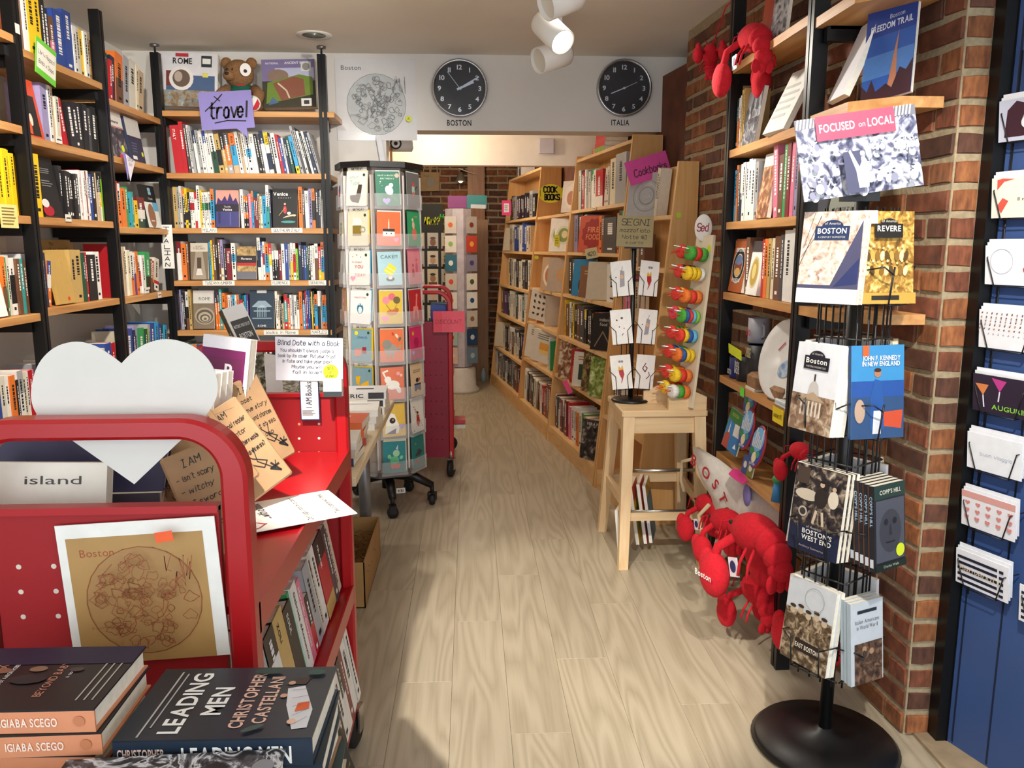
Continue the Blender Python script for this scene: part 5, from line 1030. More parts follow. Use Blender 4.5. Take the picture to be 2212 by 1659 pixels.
card(-1, 0, 'e6e6e0', [('w', 'your', .4, .8, .09, '9abfa8', .5), ('w', 'Type', .42, .62, .11, '9abfa8', .5), ('p', [(.2, .2), (.3, .12), (.62, .08), (.72, .3), (.78, .62), (.6, .62), (.5, .32), (.2, .3)], '4a3c34'), D], 'pale card with a brown cowboy boot on the spinner', 1, exc='c')
card(-2, 0, 'e9edf4', [('e', .5, .5, .2, .2, '3a5a9c'), ('p', [(.3, .3), (.7, .3), (.5, .6)], 'c83844')], 'white card with blue and red figure on the spinner', 1)
card(0, 1, 'e0662c', [('r', .25, .28, .75, .46, 'f2efe8'), ('r', .25, .42, .75, .5, '1c1a1c'), ('c', .4, .36, .03, '1c1a1c'), ('c', .6, .36, .03, '1c1a1c'), ('r', .48, .5, .52, .72, 'f2efe8'), ('c', .5, .76, .03, 'f0c040'), ('h', .8, .18, .13, 'f08ab8')], 'orange card with a cat-faced birthday cake on the spinner', 1)
card(1, 1, '2f9a64', [('e', .5, .35, .2, .26, 'd8705c'), ('e', .45, .62, .1, .16, 'e8b89c'), ('c', .4, .78, .07, 'e0d0b8'), ('t', 'LOVE', .65, .85, .05, 'd8a050')], 'green card with a pink-dressed deer on the spinner', 2, exc='ge')
card(-1, 1, 'ddd9c0', [('r', .25, .3, .68, .62, '8a7430'), ('p', [(.22, .6), (.72, .6), (.66, .8), (.3, .84)], 'f4f0e0'), ('ring', .76, .48, .1, .05, 'c8c4b0'), D], 'cream card with a foaming beer mug on the spinner', 2, exc='cy')
card(-2, 1, 'e4e8e4', [('ring', .5, .5, .24, .06, '3a8a5c'), ('c', .5, .5, .12, 'a8c8b8')], 'white card with a green wreath ring on the spinner', 1, exc='y')
card(0, 2, 'a8cdd8', [('T', 'CAKE!!!', .5, .8, .1, '3a4a50', .74), ('p', [(.22, .42), (.5, .66), (.8, .5), (.54, .26)], 'e8d838'), ('l', [(.3, .46), (.62, .3)], .03, 'f4f0d0'), ('l', [(.4, .54), (.7, .4)], .03, 'f4f0d0'), ('e', .5, .18, .18, .09, '2a2a2c'), ('e', .5, .22, .09, .07, 'e8e4e0')], 'light blue card reading CAKE with yellow slice on the spinner', 0)
card(1, 2, 'e08a94', [('e', .35, .35, .1, .2, 'b85a68'), ('e', .65, .5, .1, .22, 'c86a78'), ('c', .35, .58, .07, 'b85a68'), ('c', .65, .74, .07, 'c86a78')], 'pink card with two cats on the spinner', 3, exc='i')
card(-1, 2, 'f0eee8', [('t', 'YOU', .5, .5, .1, 'c04848', .44), ('t', 'TODAY!', .55, .26, .09, 'c04848', .55), ('w', "it's all about", .4, .66, .06, 'b87a60', .5), ('h', .2, .2, .14, 'f08ab8'), ('c', .2, .85, .03, 'e8b040'), ('c', .4, .9, .03, 'c86a78'), ('c', .6, .84, .03, '8ab0c8'), D], 'white confetti card reading YOU TODAY on the spinner', 2, exc='wb')
card(-2, 2, 'dfe4e4', [('e', .5, .45, .2, .26, 'b0bcc0')], 'white card with a grey sketch on the spinner', 2)
card(0, 3, 'd8b83c', [('c', .3, .72, .16, 'e88a98'), ('c', .55, .82, .15, 'd86878'), ('c', .76, .72, .15, '6a5a34'), ('e', .55, .35, .24, .12, 'c87838'), ('c', .75, .42, .09, 'b86830'), ('h', .25, .16, .16, 'f08ab8'), ('l', [(.3, .58), (.5, .4)], .012, '3a3020'), ('l', [(.76, .58), (.6, .4)], .012, '3a3020')], 'mustard card with balloons and a dachshund on the spinner', 1)
card(1, 3, 'b8242c', [('p', [(.25, .1), (.32, .1), (.4, .35), (.6, .35), (.62, .1), (.7, .1), (.7, .45), (.62, .5), (.68, .8), (.58, .82), (.5, .5), (.3, .48)], 'e8867c'), ('c', .64, .82, .08, 'e8867c')], 'red card with a giraffe on the spinner', 1)
card(-1, 3, 'f2f3f2', [('e', .5, .46, .16, .22, '2f7a9c'), ('e', .5, .42, .1, .14, 'd8e8ec'), ('c', .45, .58, .03, 'f4f4f4'), ('c', .56, .58, .03, 'f4f4f4'), ('w', 'Happy Birthday', .5, .78, .05, 'd88a7c', .6), D], 'white card with a blue penguin on the spinner', 3, exc='wb')
card(-2, 3, 'd8a88c', [('r', .25, .3, .75, .5, 'e8c8b0'), ('c', .5, .66, .1, 'f0e0d0')], 'peach card with pale motif on the spinner', 1, exc='y')
card(0, 4, 'e0703c', [('e', .42, .4, .26, .24, '9a948c'), ('c', .3, .54, .2, '8a847c'), ('l', [(.6, .5), (.8, .34), (.88, .5)], .09, '9a948c'), ('r', .28, .1, .36, .3, '9a948c'), ('r', .5, .1, .58, .3, '9a948c'), ('e', .72, .8, .05, .1, 'f0d8c8', 30), ('e', .85, .7, .05, .1, '4a6a50', -20), ('e', .55, .86, .04, .08, 'c03828', 20)], 'orange card with a grey elephant on the spinner', 1, exc='c')
card(1, 4, 'd02c64', [('c', .5, .55, .2, 'b01c50'), ('l', [(.4, .4), (.25, .15)], .05, 'b01c50'), ('l', [(.5, .4), (.5, .12)], .05, 'b01c50'), ('l', [(.6, .4), (.75, .15)], .05, 'b01c50'), ('c', .25, .82, .09, 'd8a030'), ('h', .2, .22, .12, '9ab0e8')], 'magenta card with an octopus on the spinner', 2, exc='i')
card(-1, 4, '7fa6b4', [('t', 'CONGRATS!', .55, .72, .06, '3a5a8c', .5), ('p', [(.15, .15), (.5, .2), (.5, .42), (.15, .38)], 'e08a74'), ('r', .55, .26, .75, .46, '9c2838'), ('c', .25, .88, .09, 'f0e030'), D], 'grey-blue card with red cup and pink slice on the spinner', 2, exc='y')
card(-2, 4, 'e4e0cc', [('lines', .2, .3, .8, .7, 4, 'b8b49c')], 'cream lined card on the spinner', 2, exc='c')
card(0, 5, 'e07858', [('e', .5, .45, .3, .2, 'f2efe8'), ('c', .3, .62, .15, 'f2efe8'), ('l', [(.2, .7), (.1, .85), (.3, .9)], .07, 'f2efe8'), ('c', .75, .8, .08, 'f0a8b0'), ('c', .88, .74, .06, 'f0c8a0'), ('e', .75, .3, .1, .16, 'f2efe8', 20)], 'salmon card with a white elephant and flowers on the spinner', 0)
card(1, 5, 'e0c49c', [('r', .25, .2, .8, .4, '2c3c6c'), ('c', .35, .2, .07, '1c1c1c'), ('c', .7, .2, .07, '1c1c1c'), ('e', .5, .5, .12, .1, '2a2a2a'), ('c', .66, .52, .08, 'd05848'), ('lines', .2, .74, .8, .86, 2, 'a08a68')], 'tan card with a dog driving a blue car on the spinner', 1, exc='f')
card(-1, 5, '7fa0ac', [('p', [(.2, .6), (.3, .4), (.5, .5), (.8, .6), (.85, .3), (.7, .2), (.62, .3), (.4, .4)], 'e8b020'), ('p', [(.15, .7), (.4, .72), (.35, .5), (.2, .45)], 'e8b020'), ('t', 'HI FOXY!', .5, .1, .06, '3a4a50', .5), D], 'slate blue card with a yellow fox on the spinner', 1, exc='y')
card(0, 6, 'e0b848', [('p', [(.1, .1), (.2, .6), (.35, .75), (.55, .7), (.75, .3), (.7, .1)], 'f2efe6'), ('c', .45, .5, .13, '2a2420'), ('c', .47, .52, .04, 'c8a060'), ('h', .85, .3, .14, '9a8ae0'), ('p', [(.15, .1), (.6, .25), (.55, .08)], '2c3c6c')], 'golden card with a dog face close-up on the spinner', 1, exc='t')
card(1, 6, 'f0ece2', [('p', [(.35, .3), (.5, .15), (.65, .3), (.6, .55), (.4, .55)], 'b82c2c'), ('c', .5, .62, .07, '2a2420')]+[('c', .12+.76*((q*41) % 10)/10, .08+.84*((q*29) % 10)/10, .03, ('c8503c', '3a5a4a', 'e0a040')[q % 3]) for q in range(16)], 'white card strewn with tiny flowers and a red devil on the spinner', 3, exc='w')
card(-1, 6, 'd8b858', [('lines', .2, .7, .8, .85, 2, 'a08030')], 'ochre card low on the spinner behind the book table', 0)
card(0, 7, '1f7c84', [('e', .5, .4, .2, .18, '5cb884'), ('c', .58, .62, .15, '9ac8a0'), ('e', .28, .52, .08, .1, '7cc090', 30), ('e', .8, .48, .07, .09, '7cc090', -30), ('p', [(.36, .14), (.72, .14), (.76, .28), (.32, .28)], 'e0604c'), ('p', [(.56, .75), (.66, .73), (.66, .9)], 'c8c0e8'), ('T', 'BIRTHDAY', .5, .06, .035, '5ca8a8', .6)], 'teal card with a party cactus on the spinner, lowest row', 2, exc='c')
card(1, 7, '237a78', [('p', [(.2, .4), (.5, .62), (.85, .5), (.6, .4)], '3c3c44'), ('e', .4, .22, .2, .08, 'b03c34'), ('c', .3, .8, .04, 'e08a60')], 'dark teal card with a dinosaur on the spinner, lowest row', 3, exc='a')

# ================================================================== TABLE BEYOND THE TRUCK, CARTON
tbz = .74
TT = empty('trestle_table', (-.72, 3.2, 0), 'birch table on grey tube legs stacked with books behind the red truck', 'table')
MB().bbox(-1.15, -.385, 2.62, 3.99, tbz-.03, tbz, wood('birch_top', 'd8c49c', 'e8d8b8', axis=1), .003).build('table_top', TT)
for x, y in ((-.535, 3.93), (-1.08, 3.93), (-1.08, 2.7), (-.535, 2.7)): MB().tube([(x, y, 0), (x, y, tbz-.03)], .03, mat('8a8d92', .35, .6), 16).build('leg', TT)
def flat(name, c, ang, w, h, t, z, base, els, label, spine=None, spines=None, hard=False, **k):
    a = math.radians(ang); M = frame((c[0], c[1], z+t), (math.cos(a), math.sin(a), 0), (-math.sin(a), math.cos(a), 0))
    return cover(name, M, w, h, t, base, els, spine, hard, sp='-y', spines=spines, label=label, cat='book', **k)
rn = random.Random(3)
z = tbz
for i, (c, l) in enumerate((('efeeea', 'white paperback third from top in the stack at the table corner'), ('e6e4e0', 'white paperback second from top in the stack at the table corner'), ('f2f1ee', 'white paperback on top of the stack at the table corner'))):
    flat('table_book', (-.475, 3.42), 4*i-4, .16, .2, .028, z, c, [('lines', .2, .6, .8, .8, 2, 'c8c8c8')], l); z += .0285
z = tbz
for i, (c, l) in enumerate((('e8e6e2', 'white hardback at the foot of the far table stack'), ('f2f2f0', 'RED BOX titled book spine in the far table stack'), ('e2e2e4', 'grey-white hardback topping the far table stack'))):
    flat('table_book', (-.49, 3.72), -3+3*i, .2, .17, .035, z, c, [('r', .3, .4, .7, .6, '3a3c44')], l, spines=[('t', ('', 'RED BOX', 'ERIC')[i], .3, .25, .5, '2a2a2c', .4), ('r', .6, .1, .95, .9, '3a3a40')]); z += .0355
z = tbz
for i, (c, s, l) in enumerate((('d8c8c0', 'b04030', 'red-spined paperback under the orange ones on the table'), ('d05a2c', 'd86a3c', 'lower orange paperback on the table'), ('d8582c', 'e07040', 'upper orange paperback with a green mark on the table'))):
    flat('table_book', (-.50, 3.15), 6-4*i, .17, .19, .03, z, c, [('r', .5, .4, .62, .7, 'e8e0d0'), ('r', .52, .3, .6, .45, '3aa05c')], l, s); z += .0305
z = tbz
for i, (c, l) in enumerate((('2c3a5c', 'navy paperback at the bottom of the near table stack'), ('c8b8a8', 'beige paperback in the near table stack'), ('d8d4cc', 'white picture paperback on the near table stack'))):
    flat('table_book', (-.49, 2.86), 3*i-3, .17, .2, .028, z, c, [('e', .5, .5, .3, .3, '8a3c34')], l); z += .0285
CB = mat('a8814e', .85, var=.08, scale=12, bump=.1); bxe = empty('cardboard_box', (-.62, 3.48, 0), 'open cardboard box on the floor beside the red truck, full of shredded paper', 'box')
for nm, b_ in (('side', (-.455, -.45, 3.22, 3.80, 0, .2)), ('side', (-.80, -.795, 3.22, 3.80, 0, .2)), ('side', (-.80, -.45, 3.795, 3.80, 0, .2)), ('side', (-.80, -.45, 3.22, 3.225, 0, .2)), ('bottom', (-.80, -.45, 3.22, 3.80, 0, .004))): MB().box(*b_, CB).build(nm, bxe)
mb = MB(); rn = random.Random(9)
for k in range(260):
    p = Vector((rn.uniform(-.78, -.47), rn.uniform(3.25, 3.77), rn.uniform(.06, .15))); d = Vector((rn.uniform(-1, 1), rn.uniform(-1, 1), rn.uniform(-.3, .5)))*.035
    mb.tube([p-d, p+Vector((rn.uniform(-.01, .01), 0, .012)), p+d], .0018, mat('8a5f34', .9), 4)
tag(mb.build('shredded_paper', label='brown shredded paper filling the open cardboard box', cat='packing paper'), kind='stuff')

# ================================================================== NEAR DISPLAY TABLE WITH BOOK STACKS
NT = empty('display_table', (-.7, .7, 0), 'dark display table under the stacks of new hardbacks by the camera', 'table')
MB().bbox(-1.25, -.215, .2, 1.16, .735, .765, mat('4a3a2e', .5, var=.2), .004).build('table_top', NT)
for x in (-1.2, -.26):
    for y in (.25, 1.11): MB().box(x-.025, x+.025, y-.025, y+.025, 0, .735, mat('3a2e26', .5)).build('leg', NT)
LMB = photo('pic_leading', [(.3, '14202c'), (.5, '1c3038'), (.7, '2c4a46')], 14, 3)
LMC = mat('17222e', .35, var=.25, scale=10)
def leading(c, ang, z, t, label):
    els = [('p', [(.77, .66), (.86, .70), (.95, .36), (.955, .12), (.88, .10), (.80, .42)], 'd8d8dc'), ('p', [(.75, .72), (.80, .82), (.88, .82), (.86, .72)], '3a2c28'), ('c', .78, .74, .02, 'c89a80'), ('c', .765, .55, .02, 'c89a80'), ('p', [(.86, .32), (.93, .36), (.92, .46), (.86, .44)], 'e0602c'), ('c', .865, .19, .024, 'e0b8a0')]+[('l', [(.80+.02*q, .62-.12*q), (.89+.012*q, .64-.10*q)], .003, '6a6a78') for q in range(5)]+[('e', .68, .1, .06, .02, '3a5450', 30), ('e', .9, .88, .05, .03, '2c5048'), ('e', .62, .9, .08, .03, '24443f')]
    o = flat('new_hardback', c, ang, .245, .172, t, z, LMC, els, label, mat('1b2a3c', .4, var=.1), [('t', 'CHRISTOPHER', .14, .35, .34, 'e8c8b8', .24), ('t', 'LEADING MEN', .62, .12, .62, 'f2f2ee', .56)], True)
    M = frame((c[0], c[1], z+t+.0006), (math.cos(math.radians(ang)), math.sin(math.radians(ang)), 0), (-math.sin(math.radians(ang)), math.cos(math.radians(ang)), 0)) @ frame((0, 0, 0), (0, 1, 0), (-1, 0, 0))
    mb = MB(); wh = mat('f2f2ee', .4, var=0); pk_ = mat('e0b8a4', .4, var=0)
    mb.text('LEADING', .026, wh, M, 0, True, width=.148, x=-.075, y=.048); mb.text('MEN', .026, wh, M, 0, True, width=.07, x=-.035, y=.008)
    mb.text('CHRISTOPHER', .018, pk_, M, 0, True, width=.135, x=-.065, y=-.028); mb.text('CASTELLANI', .018, pk_, M, 0, True, width=.115, x=-.055, y=-.055)
    mb.line([(-.08, .095), (.075, .093)], .0025, mat('b8b8b4', .5), M); mb.line([(-.06, .086), (.07, .084)], .002, mat('b8b8b4', .5), M); mb.build('cover_lettering', o)
    return o
def babylon(c, ang, z, t, label, top=True):
    els = [('r', 0, .7, 1, 1, '1c1838'), ('e', .3, .6, .06, .03, '8a5a44'), ('e', .5, .62, .05, .03, '8a6a54'), ('e', .72, .6, .04, .025, '4a3a38'), ('e', .5, .45, .1, .05, '241e22')]
    o = flat('new_hardback', c, ang, .235, .158, t, z, mat('1a1719', .4, var=.15, scale=8), els, label, mat('d28a64', .5, var=.06), [('t', 'BABYLON', .3, .3, .36, 'e09a74', .22), ('t', 'IGIABA SCEGO', .66, .3, .36, 'f0d8c8', .3), ('c', .92, .5, .03, 'c07a54')], True)
    M = frame((c[0], c[1], z+t+.0006), (1, 0, 0), (0, 1, 0)) @ frame((0, 0, 0), (0, 1, 0), (-1, 0, 0)); mb = MB()
    mb.text('BEYOND BABYLON', .011, mat('c88a70', .5, var=0), M, 0, False, width=.112, x=-.05, y=-.036); mb.text('a novel', .006, WHITE, M, 0, x=-.005, y=-.05)
    mb.build('cover_lettering', o); mb = MB(); mb.text('IGIABA SCEGO', .014, mat('c88a70', .5, var=0), M, 0, False, width=.1, x=-.06, y=.045); mb.text('TRANSLATED BY AARON ROBERTSON', .006, WHITE, M, 0, width=.1, x=-.05, y=.03)
    mb.build('author_lettering', o); mb = MB()
    for k, wd in enumerate((.1, .11, .09)): mb.line([(-.06, -.085-.01*k), (-.06+wd, -.085-.01*k)], .002, mat('b8b4a8', .5), M)
    mb.build('blurb_lettering', o)
tz_ = .766
def plainhb(c, ang, w, h, t, z, base, label, sp=None, els=(), spines=None): return flat('new_hardback', c, ang, w, h, t, z, base, list(els), label, sp, spines, True)
CR = photo('pic_crackle', [(.40, '1c1c20'), (.47, '5a5a60'), (.53, 'd8d8dc'), (.60, '2a2a2e')], 22, 6, 2.5)
plainhb((-.30, .985), 3, .24, .165, .03, tz_, '20383c', 'dark teal hardback at the foot of the stack under LEADING MEN', 'b8a890')
plainhb((-.315, 1.005), -2, .24, .165, .026, tz_+.0305, 'c8b898', 'beige hardback below LEADING MEN', '8a6a4c')
leading((-.315, 1.014), 1.5, tz_+.057, .036, 'lower LEADING MEN hardback, second copy in the stack'.replace(', second copy in the stack', ' under its twin'))
leading((-.322, 1.018), -1.2, tz_+.0935, .038, 'upper LEADING MEN hardback with white title, on top of its stack')
plainhb((-.37, .84), -2, .25, .165, .034, tz_, '2a3038', 'slate hardback under the scratchy black one', '8a8478')
plainhb((-.36, .835), 1, .25, .165, .034, tz_+.0345, 'b8ac98', 'stone hardback under the scratchy black one', 'c8beb0')
plainhb((-.36, .838), 2, .26, .168, .05, tz_+.0695, CR, 'black hardback with white scratchy pattern in front of LEADING MEN', '17171a', [('t', 'ini', .1, .5, .2, 'f0f0ee', .1), ('e', .92, .8, .05, .05, '8a8a90')])
plainhb((-.64, .845), -2, .24, .16, .05, tz_, '5a4a3c', 'brown hardback under the worn turquoise one', '3a2c24')
plainhb((-.64, .85), -3, .24, .16, .045, tz_+.0505, photo('pic_aqua', [(.35, '5a7474'), (.52, '8ab0a8'), (.66, 'b8a888')], 20), 'worn turquoise hardback in the corner before BEYOND BABYLON', '1c2c4a', [('t', 'Ponthier', .45, .55, .22, 'efe8c8', .7)])
for k in range(4): plainhb((-.585, 1.02), 1-k, .235, .158, .0275, tz_+.028*k, '201c1e', ('first', 'second', 'third', 'fourth')[k]+' hardback up from the table under BEYOND BABYLON', 'd28a64')
babylon((-.578, 1.015), .5, tz_+.112, .03, 'lower BEYOND BABYLON hardback with peach spine')
babylon((-.582, 1.018), -.8, tz_+.1425, .031, 'upper BEYOND BABYLON hardback on top of its stack')
# ================================================================== STOOL AND WHAT STANDS ON IT
BIR = wood('birch_stool', 'dcb888', 'ead0a8', axis=2, rough=.5); BIRX = wood('birch_stool_rail', 'dcb888', 'ead0a8', axis=0, rough=.5)
ST = empty('bar_stool', (.90, 3.85, 0), 'birch bar stool with splayed legs carrying the bracelet board', 'stool')
SX0, SX1, SY0, SY1, SZ = .70, 1.105, 3.655, 4.06, .742
MB().bbox(SX0, SX1, SY0, SY1, SZ-.028, SZ, wood('birch_seat', 'dcb888', 'ead0a8', axis=0, rough=.45), .006).build('seat', ST)
LG = [((SX0+.035, SY0+.035), (.705, 3.585)), ((SX1-.035, SY0+.035), (1.085, 3.585)), ((SX0+.035, SY1-.035), (.69, 4.10)), ((SX1-.035, SY1-.035), (1.115, 4.10))]
def leg4(a, b, z0, z1, m, w0=.027, w1=.022):
    mb = MB(); vs = [(b[0]+sx_*w1, b[1]+sy_*w1, z0) for sx_, sy_ in ((-1,-1),(1,-1),(1,1),(-1,1))]+[(a[0]+sx_*w0, a[1]+sy_*w0, z1) for sx_, sy_ in ((-1,-1),(1,-1),(1,1),(-1,1))]
    return mb.add(vs, [(3,2,1,0),(4,5,6,7),(0,1,5,4),(1,2,6,5),(2,3,7,6),(3,0,4,7)], m)
for a, b in LG: leg4(a, b, 0, SZ-.028, BIR).build('leg', ST)
def lp(k, z): a, b = LG[k]; t = z/(SZ-.028); return Vector((b[0]+(a[0]-b[0])*t, b[1]+(a[1]-b[1])*t, z))
for i, j in ((0, 1), (2, 3), (0, 2), (1, 3)):
    p, q = lp(i, .67), lp(j, .67); d = (q-p).normalized(); n = Vector((-d.y, d.x, 0))*.01; mb = MB()
    mb.add([p-n+Vector((0,0,-.04)), q-n+Vector((0,0,-.04)), q+n+Vector((0,0,-.04)), p+n+Vector((0,0,-.04)), p-n+Vector((0,0,.04)), q-n+Vector((0,0,.04)), q+n+Vector((0,0,.04)), p+n+Vector((0,0,.04))], [(3,2,1,0),(4,5,6,7),(0,1,5,4),(1,2,6,5),(2,3,7,6),(3,0,4,7)], BIRX); mb.build('apron', ST)
for (i, j, z) in ((0, 1, .245), (2, 3, .30), (0, 2, .30), (1, 3, .30)):
    p, q = lp(i, z), lp(j, z); d = (q-p).normalized(); n = Vector((-d.y, d.x, 0))*.012; mb = MB()
    mb.add([p-n+Vector((0,0,-.022)), q-n+Vector((0,0,-.022)), q+n+Vector((0,0,-.022)), p+n+Vector((0,0,-.022)), p-n+Vector((0,0,.022)), q-n+Vector((0,0,.022)), q+n+Vector((0,0,.022)), p+n+Vector((0,0,.022))], [(3,2,1,0),(4,5,6,7),(0,1,5,4),(1,2,6,5),(2,3,7,6),(3,0,4,7)], BIRX); mb.build('footrail', ST)
MB().tube([lp(0, .455), lp(1, .455)], .008, CHROME, 10).build('foot_bar', ST)
MB().tube([lp(0, .27)+Vector((0, -.014, 0)), lp(1, .27)+Vector((0, -.014, 0))], .006, CHROME, 8).build('foot_bar', ST)
# picture books standing on the floor under the stool
for i, (p, xd, up, w, h, c, els, l) in enumerate((
    ((.745, 3.78, .125), (.35, .93, 0), (-.08, .05, 1), .22, .25, '4c9cc0', [('p', [(0, .1), (.6, .25), (.5, .6), (0, .55)], 'a86840'), ('r', 0, .75, 1, 1, 'e8c028'), ('r', .1, .7, .5, .85, '2c4a9a')], 'blue and yellow picture book leaning under the stool, nearest the aisle'),
    ((.825, 3.84, .20), (.3, .95, 0), (-.15, .03, 1), .20, .29, 'd8b030', [('r', 0, .75, 1, 1, 'c83c2c'), ('r', .2, .2, .7, .6, '6a8a4c')], 'yellow and red picture book in the middle under the stool'),
    ((.865, 3.85, .205), (.3, .95, 0), (-.15, .03, 1), .20, .30, 'c8483c', [('r', .1, .1, .8, .5, '5c6ca8'), ('c', .4, .7, .15, 'f0c040')], 'red picture book under the stool, beside the yellow one'),
    ((.895, 3.86, .20), (.3, .95, 0), (-.15, .03, 1), .20, .29, '6c8a9c', [('r', 0, .8, 1, 1, 'd8a83c')], 'grey-blue picture book farthest under the stool'))):
    cover('picture_book', frame(p, Vector(xd)*1, up), w, h, .016, c, els, 'ecebe6', label=l, cat='book')
# postcard rack
MR = empty('postcard_rack', (.77, 3.9, SZ), 'small black wire rack of white drawing postcards on the stool', 'card rack')
rx, ry = .785, 3.90
MB().lathe([(.09, 0), (.095, .006), (.085, .014), (.02, .02), (0, .02)], BLACK, 28, T(rx, ry, SZ)).build('base', MR)
MB().tube([(rx, ry, SZ+.015), (rx, ry, 1.50)], .012, BLACK, 12).build('pole', MR)
MB().box(rx-.045, rx+.045, ry-.012, ry+.012, 1.485, 1.50, BLACK).build('sign_clip', MR)
board('segni_sign', frame((rx-.0, ry-.016, 1.565), (1, 0, -.03), (.03, 0, 1)), .175, .145, 'a29468', [('w', 'SEGNI', .5, .7, .2, '3a3a30', .76), ('w', 'mozzafiato', .5, .48, .12, '3a3a30', .84), ('w', 'Notte $3', .5, .26, .12, '3a3a30', .7), ('w', 'x carta', .5, .1, .09, '3a3a30', .5)], .003, label='olive card reading SEGNI clipped atop the small postcard rack', cat='sign')
mb = MB()
for sx_ in (-1, 1):
    for dx in (.03, .055): mb.tube([(rx+sx_*dx, ry-.03, SZ+.03), (rx+sx_*dx, ry-.03, 1.42)], .0022, BLACK, 6)
    for z in (.9, 1.12, 1.33): mb.tube([(rx, ry, z), (rx+sx_*.03, ry-.03, z), (rx+sx_*.06, ry-.03, z)], .002, BLACK, 6)
mb.build('wire_frame', MR)
CHI = lambda x, y: [('p', [(x-.12, y+.12), (x+.1, y+.14), (x+.14, y-.02), (x+.02, y-.22), (x-.06, y-.3), (x+.0, y-.15), (x-.1, y-.02)], 'b02c34'), ('p', [(x-.14, y+.1), (x-.1, y+.24), (x, y+.16), (x+.08, y+.26), (x+.12, y+.12)], 'd8b040'), ('c', x-.04, y+.36, .06, '8a8a90'), ('c', x+.08, y+.36, .06, '8a8a90')]
LIT = lambda x, y: [('p', [(x-.14, y-.25), (x+.1, y-.22), (x+.14, y+.2), (x-.06, y+.24)], '9a98a0'), ('e', x, y+.05, .08, .1, 'e0a878'), ('l', [(x+.02, y+.22), (x+.06, y+.34)], .02, '2a2a2c'), ('c', x+.3, y-.1, .03, '2a2a2c'), ('c', x-.28, y+.05, .03, '2a2a2c')]
SKT = [('c', .3, .7, .04, '2a2a2c'), ('e', .55, .75, .06, .05, '3a3034'), ('c', .4, .5, .03, '2a2a2c'), ('c', .62, .45, .03, '9a3c40'), ('l', [(.5, .25), (.56, .3)], .03, '2a2a2c')]
CRL = [('l', [(.5, .75), (.35, .6), (.5, .5), (.6, .62), (.5, .66)], .05, '6a2c44'), ('l', [(.6, .3), (.75, .4), (.7, .5)], .04, '6a2c44')]
for (cx_, side, zc, els, l) in ((-.065, -1, 1.345, LIT(.5, .5), 'white postcard with a grey lighter, upper on the pole side toward the bookcase'), (.065, 1, 1.345, CHI(.5, .45), 'white postcard with a crowned red pepper, upper on the bracelet side'), (-.062, -1, 1.115, SKT, 'white postcard with tiny scattered marks, middle of the rack'), (.062, 1, 1.115, LIT(.5, .5), 'white postcard with a grey lighter, middle on the bracelet side'), (-.058, -1, .895, CHI(.5, .45), 'white postcard with a crowned red pepper, lowest toward the bookcase'), (.058, 1, .895, CRL, 'white postcard with a dark curl, lowest on the bracelet side')):
    M = frame((rx+cx_, ry-.055, zc), (1, .25*side, -.12*side), (.12*side, .12, 1))
    board('postcard', M, .098, .165, 'ecebe8', els, .004, label=l, cat='postcard')
    w = MB(); 
    for s in (-1, 1): w.tube([M @ Vector((s*.028, -.086, .006)), M @ Vector((s*.028, -.02, .008)), M @ Vector((s*.056, .01, .006)), M @ Vector((s*.056, .02, -.02))], .0017, BLACK, 6)
    w.tube([M @ Vector((-.03, -.086, -.02)), M @ Vector((-.03, -.086, .006)), M @ Vector((.03, -.086, .006)), M @ Vector((.03, -.086, -.02))], .0017, BLACK, 6); w.build('wire_pocket', MR)
# bracelet board
BB = empty('bracelet_display', (1.0, 3.75, SZ), 'leaning pale board with rods of colourful woven bracelets on the stool', 'display')
b0 = Vector((1.0, 3.70, SZ+.012)); b1 = Vector((1.085, 3.745, 1.545)); upb = (b1-b0).normalized(); nb = Vector((-.95, -.28, .0)); nb = (nb-upb*nb.dot(upb)).normalized(); rb = upb.cross(nb).normalized()
BM = frame(b0, rb, upb); bl = (b1-b0).length
MB().box(-.075, .065, 0, bl, -.014, 0, mat('e6d8bc', .5, var=.04), BM).build('back_board', BB)
for yy, x0_, x1_ in ((3.70, .92, 1.10), (3.88, .84, 1.09)):
    mb = MB(); mb.prism([(x0_, 0), (x1_, 0), (x1_, .06), ((x0_+x1_)/2+.0, .10), (x0_, .055)], -.012, .012, BIRX, frame((0, yy-.02, SZ), (1, 0, 0), (0, 0, 1))); mb.build('foot_block', BB)
cs = BM @ Vector((-.02, bl+.035, .004)); rm = frame(cs, (.93, -.35, 0), (0, .05, 1)); mb = MB(); mb.lathe([(0, -.006), (.048, -.006), (.05, 0), (.048, .003), (0, .003)], mat('eceae6', .5), 28, rm @ Matrix.Diagonal((.8, 1.25, 1, 1))); mb.hand('Sed', .035, mat('b02c3c', .5), rm, .0035, x=-.028, y=-.015, wd=.005, width=.055); mb.build('round_sign', BB)
MB().disc((0, 0), .016, mat('d8e030', .6), BM @ T(.045, bl-.06, .001), 14).build('price_dot', BB)
BC = ['4aa83c', 'e03a2c', '2c5ca8', 'f0c828', 'e8e6e0', 'e8782c', '6ab8e0', '2a2a34', '8ac83c', 'd83c54']
